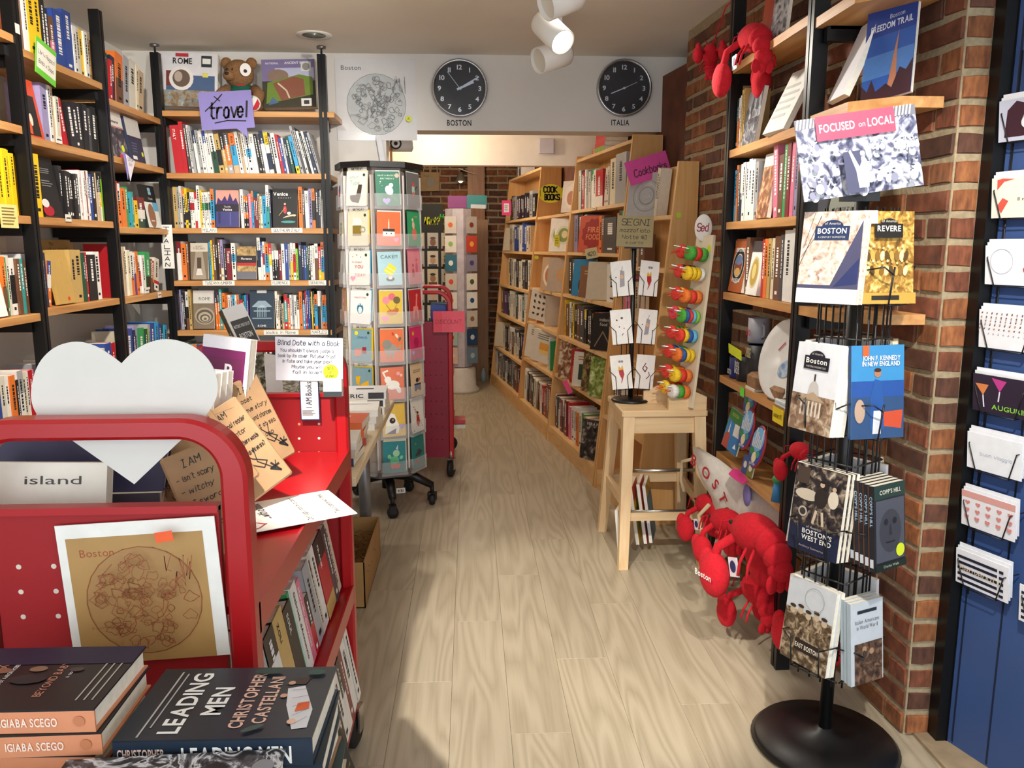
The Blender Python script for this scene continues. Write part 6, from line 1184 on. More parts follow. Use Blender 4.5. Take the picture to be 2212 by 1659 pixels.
def band(h, side, cols, label, r=.037, lng=.088):
    e = empty('bracelet_bundle', BM @ Vector((side, h, .03)), label, 'bracelets', 'woven bracelet bundles'); n = len(cols)
    MB().tube([BM @ Vector((side, h, 0)), BM @ Vector((side, h, lng+.045))], .004, CHROME, 6).build('rod', e)
    for k, c in enumerate(cols):
        z0, z1 = .012+lng*k/n, .012+lng*(k+1)/n-.0015; m = mat(c, .7, var=.2, scale=160, bump=.4)
        MB().lathe([(r*.55, z0), (r*.95, z0), (r*1.04, (z0+z1)/2), (r*.95, z1), (r*.55, z1)], m, 14, BM @ T(side, h-r*.55, 0) @ Matrix.Diagonal((1, .85, 1, 1))).build('band', e)
    f = MB(); rn = random.Random(int(h*1000))
    for k in range(3): f.tube([BM @ Vector((side+rn.uniform(-.01, .01), h-r*.5, lng)), BM @ Vector((side+rn.uniform(-.02, .02), h-r*.5+rn.uniform(-.02, .01), lng+.05))], .0015, mat('d83c2c', .7), 4)
    f.build('tie_thread', e)
bs = [(.735, (0, 1, 0, 1), (0, 1, 0), 'green and red'), (.645, (2, 7, 5, 7, 1), (4, 3, 3, 3), 'dark blue'), (.54, (0, 1, 3, 1), (5, 1, 5), 'green striped'), (.45, (2, 5, 3, 9), (8, 6, 1, 2, 0), 'blue and orange'), (.36, (3, 8, 0, 1), (6, 2, 3, 1), 'yellow-green'), (.27, (8, 6, 2, 1), (3, 3, 2, 5), 'turquoise'), (.175, (5, 3, 1), (5, 1, 3), 'orange'), (.10, (1, 5, 3), (5, 0, 4), 'rust red')]
for k, (h, a, b_, nm) in enumerate(bs):
    band(h, -.042, [BC[q] for q in a], f'{nm} bracelet bundle, {ORD[k]} row from the top, outer rod'); band(h-.01, .03, [BC[q] for q in b_], f'mixed bracelet bundle beside the {nm} ones, {ORD[k]} row from the top')

# ================================================================== SIGNS AND SMALL THINGS OF THE COOKBOOK AISLE
p = sl(2.70, 1.90, -.02); mb = MB(); YM = frame(P(1190, 418, pl=(sl(2.6, 1.9, -.05), (-SN.x, -SN.y, 0))), (1, .15, 0), (0, 0, 1))
qy = P(1190, 418, Y=6.95); YM = frame(qy, (1, 0, 0), (0, 0, 1)); YEL = mat('e8e020', .55, var=.03)
pts = [(.105*math.cos(6.283*k/24)*1.0, .077*math.sin(6.283*k/24)) for k in range(24)]; mb.prism(pts, -.003, 0, YEL, YM); mb.prism([(.09, .045), (.12, .06), (.125, .03), (.1, .02)], -.003, 0, YEL, YM)
mb.hand('COOK', .045, INK, YM, .0006, x=-.06, y=.01, wd=.011, width=.12, shear=0); mb.hand('BOOKS', .045, INK, YM, .0006, x=-.05, y=-.052, wd=.011, width=.125, shear=0); mb.line([(-.09, .03), (-.085, -.03)], .004, INK, YM, .0006)
mb.build('cookbook_sign', label='yellow oval sign reading COOK BOOKS on the aisle bookcase', cat='sign')
qp = P(1400, 363, Y=4.70); board('pink_sign', frame(qp, (1, 0, .30), (-.28, .15, 1)), .245, .135, 'd8489c', [('w', 'Cookbooks', .55, .28, .3, '5a1c3c', .8, .04)], .003, label='magenta card reading Cookbooks propped on the shelf', cat='sign')
qo = P(1278, 547, Y=5.1); board('price_card', frame(qo, (1, -.1, .2), (-.15, 0, 1)), .075, .065, 'd8c890', [('w', '$20', .5, .25, .4, INK, .7)], .002, label='small cream price card hanging below FIRE FOOD', cat='price card')
board('pink_label', frame(P(1094, 449, Y=8.55), (1, 0, 0), (0, 0, 1)), .095, .15, 'e83c80', [('r', .22, .2, .78, .8, 'f0e8ec'), ('lines', .3, .3, .7, .7, 3, '6a6468')], .003, label='hot pink label frame at the end of the farthest bookcase', cat='label')
board('price_dot', frame(P(1159, 556, Y=6.9), (1, 0, 0), (0, 0, 1)), .035, .03, 'e0e030', [], .002, rnd=.012, label='tiny yellow dot sticker on the bookcase edge', cat='sticker')
board('hang_tag', frame(P(1226, 836, Y=5.5), (1, 0, .5), (-.5, 0, 1)), .035, .10, 'e84880', [], .002, label='hot pink slip sticking out over the floor shelf', cat='paper slip')
board('price_dot', frame(P(1466, 465, Y=4.145), (1, 0, 0), (0, 0, 1)), .025, .03, 'b8d040', [], .002, rnd=.01, label='lime round sticker on the end of the near wooden bookcase', cat='sticker')
board('page_sign', frame(P(1203, 520, Y=6.45), (1, 0, 0), (-.12, 0, 1)), .04, .09, 'e0d828', [('lines', .2, .2, .8, .8, 3, 'a09820')], .002, rnd=.015, label='small yellow oval tag on the loaf bookcase', cat='tag')
# red stack under the soffit
z = 2.127
for k, (c, l) in enumerate((('7aa83c', 'lime book at the bottom of the red stack under the soffit'), ('c02c30', 'red book second in the stack under the soffit'), ('c8343c', 'red book third in the stack under the soffit'), ('b8242c', 'red book topping the stack under the soffit'))):
    c0 = sl(1.0, z, .09); cover('cookbook', frame((c0.x, c0.y, z+.03), (-SD.x, -SD.y, 0), (SN.x, SN.y, 0)), .22, .16, .028, c, [], c, sp='-y', label=l, cat='book'); z += .0285

# ================================================================== BACK ROOM
fs = empty('card_spinner', (-.115, 8.35, 0), 'white-based card spinner at the end of the passage', 'card spinner')
MB().lathe([(.20, 0), (.205, .03), (.17, .06), (.165, .24), (.15, .26), (0, .26)], mat('c8c2bc', .5), 28, T(-.115, 8.35, 0)).build('base', fs)
MB().prism([(.14*math.cos(math.radians(22+45*k)), .14*math.sin(math.radians(22+45*k))) for k in range(8)], .27, 1.86, mat('b8b0b8', .3, var=.15), T(-.115, 8.35, 0)).build('core', fs)
FC = [('c8c4bc', 'd86840'), ('e0dcd4', '8ab06c'), ('2f6a80', 'e0e4e8'), ('c4c0b8', 'd84838'), ('e4e2dc', 'e08040'), ('8a8a94', '3a3a44'), ('a8c4b8', 'b04838'), ('d8c0b0', 'e8e0d8')]
FC2 = [('a8a09a', '7a2c28'), ('b84030', 'e0a040'), ('8a8494', '4a3c7c'), ('e0dcd4', '4a5a24'), ('e4e4e4', '1c5080'), ('c8c0b8', '8a6a4c'), ('1c3c64', 'c8d0d8'), ('6a8294', 'b0c0cc')]
for j in range(8):
    for (dx, n, cs_, nm) in ((-.055, (-.25, -1), FC[j], 'paler column'), (.085, (.55, -1), FC2[j], 'darker column')):
        nn = Vector((*n, 0)).normalized(); r = Vector((-nn.y, nn.x, 0)); p = Vector((-.115, 8.35, 1.70-.187*j))+Vector((dx*.75, 0, 0))+nn*.145
        board('greeting_card', frame(p, r, (0, 0, 1)), .12, .165, cs_[0], [('e', .5, .5, .2, .22, cs_[1])], .006, label=f'{ORD[j]} card down the {nm} of the far white spinner', cat='card', group='cards on the far spinner')
cw = MB(); cw.box(.0, .20, 9.1, 9.14, 0, 1.78, wood('hall_board', '9a7250', 'b48c66', axis=2)); cw.build('wall_panel', label='tall tan board panel against the brick back wall', cat='panel')
cw = MB(); cw.box(-.02, .17, 9.22, 9.30, 1.5, 2.45, wood('hall_post', '8a5a34', 'a8744a', axis=2)); cw.build('wooden_post', label='brown wooden post above the tan board panel', cat='post')
board('folder', frame(P(988, 436, Y=8.3), (1, 0, 0), (0, 0, 1)), .19, .12, '7a2c70', [], .01, label='purple folder standing on the far spinner', cat='folder'); board('folder', frame(P(1030, 436, Y=8.3), (1, 0, -.03), (0, 0, 1)), .2, .13, '1c7478', [('r', .2, 0, .95, .3, 'b8bcc4')], .01, label='teal folder standing beside the purple folder', cat='folder')
pr = empty('postcard_rack', (-.50, 8.7, 0), 'black rack of portrait postcards headed What? in the back room', 'card rack')
MB().box(-.72, -.28, 8.74, 8.77, .2, 1.93, mat('22241f', .6)).build('panel', pr); MB().box(-.72, -.28, 8.70, 8.77, 0, .2, BLACK).build('base', pr)
mb = MB(); WM = frame(P(932, 484, Y=8.735), (1, 0, 0), (0, 0, 1)); mb.hand('What?', .07, mat('d8e020', .5), WM, 0, align='c', width=.16, wd=.013, shear=.25); mb.hand('W', .05, mat('3cc83c', .5), WM, 0, x=.09, y=.05, wd=.012); mb.build('lettering', pr)
for i in range(3):
    for j in range(7):
        p = P(905+30*i, 520+39*j, Y=8.73); sk = ['c8a080', 'a87858', 'd8b898', '8a6248'][(i*3+j*5) % 4]
        board('portrait_postcard', frame(p, (1, 0, 0), (0, 0, 1)), .115, .165, ['d8ccb0', 'c8c4c0', 'e0d8c8'][(i+j) % 3], [('e', .5, .4, .26, .34, sk), ('e', .5, .66, .26, .12, ['3a2c24', '6a5040', '2a2a2c'][(i+j*2) % 3]), ('r', .1, 0, .9, .16, ['3a4a5c', '6a3c34', '2c2c30'][(i*2+j) % 3])], .004, label=f'caricature postcard in the {ORD[j]} row, {ORD[i]} column of the What rack', cat='postcard', group='portrait postcards')
tb_ = empty('tote_bag', P(930, 405, Y=9.28), 'beige tote bag with a grey print hanging on the brick back wall', 'bag')
q = P(929, 390, Y=9.28); TM_ = frame((q.x, 9.29, q.z), (1, 0, -.02), (0, 0, 1)); mb = MB(); mb.prism([(-.105, .09), (.105, .09), (.10, -.11), (-.10, -.12)], -.02, .015, mat('a8906c', .9, bump=.2), TM_); prints(mb, [('e', .55, .4, .22, .3, '8a8474'), ('T', 'Read', .3, .7, .1, '4a4438')], .2, .2, TM_, .016); mb.build('body', tb_)
for s in (-.05, .03): MB().tube([TM_ @ Vector((s-.03, .08, .0)), TM_ @ Vector((s, .2, .0)), TM_ @ Vector((s+.04, .2, 0)), TM_ @ Vector((s+.05, .08, 0))], .008, mat('b8a07c', .9), 6).build('strap', tb_)
ds = empty('clip_lamp', P(995, 395, Y=9.1), 'chrome clip lamp hanging by the wooden post in the back room', 'lamp')
q = P(995, 392, Y=9.1); MB().lathe([(.015, .1), (.03, .08), (.05, .03), (.062, 0)], CHROME, 20, T(q.x, 9.1, q.z), cap=False).build('shade', ds); MB().ell((q.x, 9.1, q.z+.02), (.03, .03, .035), mat('fff0d0', .5, emit=6)).build('glowing_bulb', ds); MB().tube([(q.x, 9.1, q.z+.1), (q.x+.04, 9.23, q.z+.14)], .012, BLACK, 8).build('arm', ds); MB().tube([(q.x-.02, 9.1, q.z+.14), (q.x+.1, 9.15, q.z+.1), (q.x+.28, 9.3, q.z+.06), (q.x+.24, 9.3, q.z+.2)], .006, mat('d8d0c0', .7), 6).build('cord', ds)
jl = MB(); jl.lathe([(.03, 0), (.034, .05), (.03, .1), (.012, .13), (.012, .15), (0, .15)], mat('a8c0c8', .15, coat=.5), 16, T(.14, 8.95, 0)); jl.build('glass_bottle', label='small pale glass bottle on the floor at the far bookcase', cat='bottle')
# ================================================================== RIGHT SHELF: BOOKS, SOUVENIRS, LOBSTERS
GR = 'local books on the brick-wall shelf'
def rrow(spec, y0, y1, z, where, seed, x=1.105, **k): row(spec, (x, y0), (x, y1), (-1, 0), z, where, 'local_book', GR, 'stool end', covers=RC, seed=seed, depth=.105, dep_j=.006, **k)
GREYC = photo('pic_northend', [(.3, '2c2c32'), (.5, '6a6a70'), (.7, 'b8b8bc')], 34, 4, 1.)
RC = {'northend': (GREYC, [('r', 0, .72, 1, .98, '6a6a72'), ('p', [(.3, .6), (.4, .9), (.5, .9), (.42, .5)], '1c1c20'), ('p', [(.62, .62), (.7, .92), (.78, .92), (.82, .6)], '1c1c20'), ('t', 'NORTH END', .58, .38, .09, '3a2024', .66)], 'grey street-photo cover titled NORTH END facing out'),
 'beer': ('b05a28', [('c', .48, .5, .44, 'e6e2da'), ('c', .48, .5, .41, '16161a'), ('c', .48, .5, .29, 'e8e4dc'), ('c', .48, .5, .27, '8a4030'), ('e', .48, .6, .26, .12, '6a7ca0'), ('e', .48, .38, .2, .1, 'd8b060'), ('t', 'BEER LOVERS', .48, .76, .07, 'ecebe6', .66), ('t', 'NEW ENGLAND', .48, .19, .07, 'ecebe6', .62)], 'orange cover with a round beer label facing out'),
 'roast': (photo('pic_roast', [(.3, '3a1c10'), (.5, 'a05a2c'), (.7, 'e8c898')], 30), [('r', 0, .8, 1, 1, 'efeae2')], 'brown food cover facing out'),
 'pasta': ('eeece6', [('e', .5, .42, .36, .5, 'd8c488'), ('e', .5, .42, .3, .42, 'b89a4c'), ('e', .48, .44, .16, .24, 'e0cc80'), ('r', .0, .8, 1, 1, '3a3438')], 'white cookbook with a dish of pasta facing out')}
rrow('e@8,20 n4o6@12,19 w4o6@12,20 w@10,21 t@10,23 t@10,23 t@10,23 Fnorthend@165,21', 3.43, 3.02, RZ[1], 'North End shelf', 101, fit=False)
rrow('b@10,21 o@8,23 d@9,22 w5n5@12,23 w@12,23 w@12,23 w@14,24 w@14,23 s@12,22 Froast@130,24 i@16,26~-6 h@16,22 g@10,25 m@12,25 i@12,25 v@10,25 o4d6@14,25 d@12,24', 3.43, 2.70, RZ[2], 'shelf of mixed guidebooks', 102)
rrow('Fbeer@175,22 h@16,23 Fpasta@130,21 r@12,22 o@12,22 t@10,22 c@10,22 h@20,23 d@10,23 w@26,25 w@26,25', 3.43, 2.70, RZ[3], 'beer guide shelf', 103)
# books leaning on the highest shelves
cover('paperback', frame((1.125, 2.93, RZ[1]+.115), (.1, -1, 0), (.45, -.1, .9)), .16, .24, .02, 'd2d2cc', [('lines', .1, .2, .9, .8, 5, 'b0b0aa')], label='grey-white book leaning back beside the NORTH END cover', cat='book')
cover('paperback', frame((1.16, 2.52, P(1800, 150, X=1.16).z), (-.1, -1, .0), (.35, -.25, .92)), .15, .24, .018, 'e8e8ee', [], label='white-edged book leaning on the post side of the blue trail guide', cat='book')
FT = [('r', 0, 0, 1, 1, '2c58a8'), ('r', 0, .7, 1, 1, '24408c'), ('r', 0, .25, 1, .5, '4c7cc0'), ('p', [(.3, .0), (.52, .08), (.62, .5), (.68, .72), (.67, .5), (.7, .1)], 'b87a5c'), ('p', [(0, 0), (0, .2), (.12, .12), (.2, .24), (.3, .1), (.5, .16), (.62, .1), (.75, .3), (.88, .25), (1, .36), (1, 0)], '3a1c28'), ('T', 'Boston', .62, .86, .05, 'd8dcf0', .3), ('t', 'FREEDOM TRAIL', .52, .76, .07, 'd8dcf0', .84)]
ftc = P(1920, 112, X=1.20); cover('paperback', frame(ftc, (.46, -.80, .10), (.30, -.18, .92)), .155, .27, .012, '2c58a8', FT, 'dfe0e4', sp='-x', label='blue FREEDOM TRAIL guide with a lit steeple, leaning on the top shelf', cat='book')
for k in range(3): cover('paperback', frame((1.13+.0*k, 3.17-.055*k, RZ[0]+.125), (.1, -1, 0), (.12, -.2, 1)), .12, .25, .015, ('b04a28', 'a83c24', photo('pic_bw', [(.35, '2a2a2c'), (.6, 'c8c8cc')], 40))[k], [], label=('orange-red book beside the topmost lobster', 'rust book behind the orange-red one on the highest shelf', 'black-and-white picture book on the highest shelf')[k], cat='book')
# souvenirs
def mug(c, r, h, base, els, label):
    e = empty('souvenir_mug', c, label, 'mug'); m = hm(base)
    MB().lathe([(r*.92, 0), (r, .006), (r, h), (r*.93, h), (r*.9, .01), (0, .01)], m, 24, T(*c)).build('body', e)
    MB().tube([(c[0], c[1]-r*.95, c[2]+h*.8), (c[0]-.0, c[1]-r*1.5, c[2]+h*.7), (c[0], c[1]-r*1.5, c[2]+h*.35), (c[0], c[1]-r*.95, c[2]+h*.22)], .006, m, 8).build('handle', e)
    for k, t in enumerate(els):
        mb = MB(); M = frame((c[0]-r-.0008, c[1], c[2]+h*t[1]), (0, -1, 0), (0, 0, 1)); mb.text(t[0], h*.24, hm(t[2]), M, 0, True, align='c', width=r*1.3); mb.build('print', e)
zs4 = RZ[4]
mug((1.16, 3.20, zs4+.17), .042, .10, '9a9aa4', [('STO', .3, 'c02c34')], 'grey mug with red letters on top of the dark glass'); mug((1.15, 3.28, zs4), .045, .105, '1c1c22', [('BOS', .55, 'e8e8ec'), ('BOS', .3, 'e8e8ec')], 'black mug lettered BOS on the souvenir shelf')
mug((1.16, 3.17, zs4), .05, .165, '17171a', [('CAMBRIDGE', .7, 'c8b890')], 'tall dark lettered mug carrying the grey one'); mug((1.14, 3.36, zs4), .04, .09, '1f2c6c', [('BOSTON', .2, 'd8dce8')], 'small navy mug at the post on the souvenir shelf')
board('sale_strip', frame((1.085, 3.26, zs4+.125), (0, -1, -.08), (-.1, 0, 1)), .16, .04, 'd8e81c', [], .003, label='neon yellow paper strip across the mugs', cat='paper strip')
pl = empty('souvenir_plate', (1.15, 2.83, zs4), 'large white plate with blue painting leaning on the souvenir shelf', 'plate')
PLM = frame((1.135, 2.835, zs4+.15), (.2, -1, 0), (.22, .05, 1)); MB().lathe([(0, .006), (.10, .006), (.115, .012), (.145, .018), (.15, .016), (.12, .002), (0, 0)], mat('dcdad6', .2, coat=.6), 36, PLM).build('dish', pl)
mb = MB(); mb.disc((.02, -.03), .05, photo('pic_blue', [(.4, '6a8ab0'), (.6, 'b8c8d8')], 30), PLM, 18, .0085, .03, 30); mb.line([(-.05, .03), (-.02, .06)], .006, mat('b04048', .5), PLM, .009); mb.line([(.0, .07), (.03, .05)], .006, mat('b04048', .5), PLM, .009); mb.build('painting', pl)
for (y, a, w_, l) in ((3.06, 0, .12, 'carved brown wooden box beside the black mug'), (2.83, 1, .13, 'round-edged brown patterned box in front of the plate')):
    MB().bbox(1.09, 1.15, y-w_/2, y+w_/2, zs4+.012*(1-a), zs4+.055+.012*(1-a), mat('8a6444', .7, var=.3, scale=60), .012).build('trinket_box', label=l, cat='box')
MB().bbox(1.088, 1.16, 3.02, 3.12, zs4, zs4+.011, mat('d8d0c0', .6), .002).build('booklet', label='thin pale booklet under the carved box', cat='booklet')
for k in range(3): MB().bbox(1.082, 1.16, 2.69+.004*k, 2.79, zs4+.007*k+.0003, zs4+.0066+.007*k, mat(('c8d4d8', 'a8c0cc', 'dce0e0')[k], .4), .002).build('coaster', label=('lowest coaster in the pale stack by the yellow tag', 'middle coaster in the pale stack by the yellow tag', 'top coaster in the pale stack by the yellow tag')[k], cat='coaster')
board('price_tag', frame((1.081, 3.135, zs4-.02), (0, -1, 0), (0, 0, 1)), .045, .035, '5ce03c', [], .001, label='small neon green price tag on the souvenir shelf edge', cat='price tag')
board('price_tag', frame((1.079, 2.745, zs4-.035), (0, -1, 0), (0, 0, 1)), .10, .055, 'e0c81c', [('w', 'coasters $15', .5, .35, .3, '8a6a10', .8)], .001, label='yellow handwritten tag below the coasters', cat='price tag')
# magnets and ornaments on the lowest shelf
zs5 = RZ[5]
def ornament(y, z, l, x=1.10):
    e = empty('oval_ornament', (x, y, z), l, 'ornament', 'oval city ornaments'); M = frame((x, y, z+.085), (.15, -1, 0), (.22, .04, 1))
    MB().lathe([(0, -.008), (.05, -.008), (.054, -.003), (.05, .002), (0, .002)], mat('b03034', .5), 28, M @ Matrix.Diagonal((1, 1.6, 1, 1))).build('backing', e)
    mb = MB(); mb.disc((0, 0), .048, mat('2c4ca8', .3, coat=.5), M, 28, .003, .08); mb.disc((0, .028), .042, mat('7ab4e8', .3), M, 24, .0034, .048); 
    for k in range(6): mb.poly([(-.036+.012*k, -.004), (-.028+.012*k, -.004), (-.028+.012*k, .03+.014*((k*3) % 4)), (-.036+.012*k, .03+.014*((k*3) % 4))], mat('d8dcdc', .4), M, .004)
    mb.disc((-.024, -.02), .015, mat('2c8a4c', .4), M, 14, .0042); mb.disc((.022, -.026), .014, mat('3c9a8c', .4), M, 14, .0042); mb.disc((0, -.042), .017, mat('e8dcb0', .4), M, 16, .0042, .022); mb.text('BOSTON', .009, WHITE, M, .0046, True, align='c', y=-.072, width=.04); mb.build('scene', e)
ornament(3.115, zs5+.09, 'oval city ornament between the picture magnet and its twin'); ornament(2.985, zs5+.05, 'oval city ornament nearest the pink paper'); ornament(3.22, zs5+.20, 'oval city ornament at the back, top arc showing above the magnet', 1.15)
cover('picture_magnet', frame((1.10, 3.27, zs5+.13), (.1, -1, -.12), (.2, -.1, 1)), .15, .17, .008, '2f7a3c', [('p', [(0, 0), (1, 0), (.9, .62), (.05, .75)], '2c78b8'), ('p', [(.0, .0), (.4, .0), (.36, .35), (.26, .42), (.24, .72), (.18, .42), (.05, .3)], 'a84838'), ('p', [(.2, .4), (.24, .72), (.28, .4)], 'e8e4dc'), ('p', [(.52, .4), (.9, .42), (.86, .72), (.5, .7)], 'dcdcd4'), ('T', 'BOSTON', .4, .84, .08, 'd8d04c', .4), ('p', [(.7, .12), (.8, .26), (.9, .14)], 'f0f0f0')], label='green and blue picture magnet with a church on the low shelf', cat='magnet')
for k, (y, z, c, l) in enumerate(((3.08, .0, '3c5c9c', 'small blue magnet low under the oval ornaments'), (3.02, .01, '7a8a3c', 'small green magnet low under the oval ornaments'))): cover('magnet', frame((1.09, y, zs5+.04), (.1, -1, 0), (.2, 0, 1)), .05, .07, .006, c, [('c', .5, .5, .28, 'e8e4dc')], label=l, cat='magnet')
mb = MB(); mb.prism([(0, 0), (.13, -.01), (.16, -.04), (.10, -.05), (.03, -.055), (-.02, -.02)], 0, .003, mat('e83c90', .6), frame((1.082, 3.12, zs5+.004), (0, -1, -.05), (1, 0, .1))); mb.build('pink_paper', label='torn hot pink paper on the low shelf edge', cat='paper')
mb = MB(); mb.tube([(1.085, 2.73, zs5+.0), (1.085, 2.73, zs5+.07)], [.02, .012], mat('3c8ac0', .5), 8); mb.ell((1.085, 2.73, zs5+.08), (.018, .018, .018), mat('3c9a5c', .5)); mb.build('figurine', label='small blue and green figurine by the near post', cat='figurine')
# tote bag hanging from the low shelf
bg = empty('tote_bag', (1.06, 3.2, .2), 'white canvas tote bag with red BOSTON letters hanging off the low shelf', 'bag')
CAN = mat('d2ccc4', .9, var=.05, scale=60, bump=.25); xb = 1.045
prof = [(3.44, zs5+.02), (3.30, zs5-.0), (3.12, zs5-.045), (2.85, zs5-.06), (2.80, zs5-.20), (2.86, .36), (3.04, .30), (3.20, .22), (3.26, .16), (3.22, .30), (3.30, .46), (3.40, .54)]
mb = MB(); vs = []; fs_ = []; n = len(prof); c = (sum(p[0] for p in prof)/n, sum(p[1] for p in prof)/n)
bx_ = lambda y: .975+(3.44-y)*.36
vs = [(bx_(y), y, z) for y, z in prof]+[(bx_(c[0]+(y-c[0])*.7)-.03, c[0]+(y-c[0])*.7, c[1]+(z-c[1])*.7) for y, z in prof]+[(bx_(c[0])-.04, c[0], c[1])]+[(bx_(y)+.03, y, z) for y, z in prof]
for k in range(n):
    q = (k+1) % n; fs_ += [(k, q, n+q, n+k), (n+k, n+q, 2*n), (q, k, 2*n+1+k, 2*n+1+q)]
mb.add(vs, fs_, CAN, I4, True); mb.build('body', bg)
LM_ = mat('b02434', .8)
for k, (ch, y, z, r_) in enumerate((('B', 3.36, .56, -20), ('O', 3.28, .53, -30), ('S', 3.22, .50, -40), ('T', 3.175, .46, -55), ('O', 3.145, .41, -70), ('N', 3.125, .35, -85))):
    mb = MB(); mb.text(ch, .05, LM_, frame((bx_(y)-.047, y, z), (.36, -1, 0), (0, 0, 1)) @ R(r_, 'Z'), 0, True, align='c'); mb.build('letter', bg)
mb = MB(); mb.line([(-.02, .05), (.02, .0), (.0, -.03), (.03, -.05)], .008, LM_, frame((bx_(3.12)-.05, 3.12, .30), (.36, -1, 0), (0, 0, 1))); mb.build('print', bg)
MB().ell((bx_(3.04)-.03, 3.04, zs5-.075), (.012, .035, .045), mat('8a84c8', .7)).build('patch', bg)
MB().tube([(.98, 3.40, zs5-.02), (.95, 3.50, zs5-.06), (.95, 3.52, .45), (.96, 3.49, .40)], .008, mat('b8a484', .9), 8).build('strap', bg); MB().tube([(1.0, 3.24, .42), (.97, 3.28, .36), (.98, 3.25, .28), (1.0, 3.20, .24)], .009, mat('d0bc98', .9), 8).build('strap', bg)
# plush lobsters
PLU = mat('c00e22', .92, var=.12, scale=90, bump=.5, name='red_plush')
def lobster(M, s, label, text=None, tagged=False, face=1, claw_dn=.0):
    o = M @ Vector((0, 0, 0)); e = empty('plush_lobster', o, label, 'plush toy', 'red plush lobsters'); S = M @ Matrix.Diagonal((s, s, s, 1))
    b = MB(); b.ell((0, 0, 0), (1, .62, .62), PLU, S, 20, 14); b.build('body', e)
    t = MB()
    for k, (x, z, r) in enumerate(((-.75, -.1, .55), (-1.05, -.4, .48), (-1.2, -.8, .4))): t.ell((x, 0, z), (.34, r, r*.9), PLU, S, 16, 10)
    for a in (-.4, 0, .4): t.ell((-1.22, a*.8, -1.2), (.1, .2, .3), PLU, S, 12, 8)
    t.build('tail', e)
    for sd in (-1, 1):
        c = MB(); c.tube([S @ Vector((.45, sd*.45, -.2)), S @ Vector((.75, sd*.85, -.55)), S @ Vector((.8, sd*.95, -1.0-claw_dn))], [.16*s, .15*s, .17*s], PLU, 10)
        c.ell((.78, sd*.95, -1.45-claw_dn), (.62, .4, .74), PLU, S, 16, 12); c.ell((1.25, sd*.9, -1.2-claw_dn), (.34, .24, .5), PLU, S @ T(0, 0, 0), 14, 10); claw = c.build('claw', e)
        if text and sd == face:
            TMm = S @ frame((.78, sd*1.36, -1.5-claw_dn), (-sd, 0, 0), (0, 0, 1)); q = MB(); q.text(text, .2, WHITE, TMm, .02, True, align='c'); q.build('embroidery', claw)
        for k in range(2): MB().tube([S @ Vector((-.2-.35*k, sd*.45, -.3)), S @ Vector((-.25-.4*k, sd*.75, -.75)), S @ Vector((-.3-.42*k, sd*.85, -1.15))], .05*s, PLU, 6).build('leg', e)
        MB().ell((.72, sd*.40, .22), (.075, .06, .075), BLACK, S, 10, 8).build('eye', e)
        MB().tube([S @ Vector((.9, sd*.2, .2)), S @ Vector((1.25, sd*.35, .1)), S @ Vector((1.35, sd*.45, -.5))], .03*s, PLU, 6).build('feeler', e)
    if tagged:
        q = MB(); TG = S @ frame((.1, face*.72, -1.0), (-face, 0, .25), (.2, 0, 1)); q.box(-.22, .22, -.32, .28, -.02, .02, mat('e8eaf0', .5), TG); q.disc((0, 0), .15, mat('1c3a6c', .5), TG, 16, .03, .19); q.build('hang_tag', e)
def facing(p, fwd, up=(0, 0, 1)):
    f = Vector(fwd).normalized(); u = Vector(up); u = (u-f*u.dot(f)).normalized(); y = u.cross(f); m = Matrix.Identity(4)
    for i in range(3): m[i][0] = f[i]; m[i][1] = y[i]; m[i][2] = u[i]; m[i][3] = p[i]
    return m
# forward is where the head looks: towards the stool (+y); its side face=1 is then -x, the aisle
lobster(facing(P(1532, 1092, X=1.02), (-.35, .92, .0)), .078, 'plush lobster nearest the stool, wearing a white hang tag', tagged=True, face=1)
lobster(facing(P(1568, 1125, X=.99), (-.4, .88, -.15)), .078, 'plush lobster hanging between the tagged one and the tote bag', face=1)
lobster(facing(P(1632, 1152, X=.985), (-.3, .95, -.05)), .112, 'largest plush lobster, with Boston stitched on its claw', 'Boston', True, 1)
lobster(facing((1.05, 2.78, .24), (-.2, .9, .1)), .08, 'plush lobster behind the near post, mostly hidden', face=1)
lobster(facing(P(1730, 975, X=1.10), (-.2, .95, .0)), .05, 'small plush lobster peeking above the West End book', face=1)
lobster(facing((1.14, 2.42, .32), (-.2, .9, .2)), .085, 'plush lobster low behind the book stand', face=1)
lobster(facing(P(1628, 82, X=1.06), (-.1, .95, .15)), .085, 'plush lobster on the highest shelf with claws dangling over the edge', None, True, 1, .3)
lobster(facing((1.05, 3.66, 2.31), (-.2, -.5, .8), (.2, .8, .4)), .055, 'plush lobster hanging beyond the far post near the ceiling', face=-1)
MB().tube([(1.05, 3.64, 2.34), (1.075, 3.55, 2.48), (1.095, 3.495, 2.5)], .003, PLU, 6).build('toy_cord', label='red cord tying the hanging lobster to the far post', cat='cord')
# wooden letters on the brick
for ch, px, py, c, l in (('b', 1497, 328, '4a6ca0', 'blue'), ('o', 1509, 332, 'a8b840', 'olive'), ('o', 1499, 318, 'c86a4c', 'red'), ('K', 1514, 312, 'c8a078', 'tan'), ('S', 1527, 290, '3c5ca0', 'navy'), ('B', 1491, 303, 'b04048', 'crimson')):
    p = P(px, py, pl=((1.24, 4.1, 0), (-1, -.057, 0))); mb = MB(); M = frame(p+Vector((-.02, 0, 0)), (.057, -1, 0), (0, 0, 1)); mb.text(ch, .055, mat(c, .6), M, .006, True); mb.text(ch, .055, mat(c, .6), M, 0, True); mb.build('wooden_letter', label=f'{l} wooden letter {ch} hung on the brick pier', cat='letter')

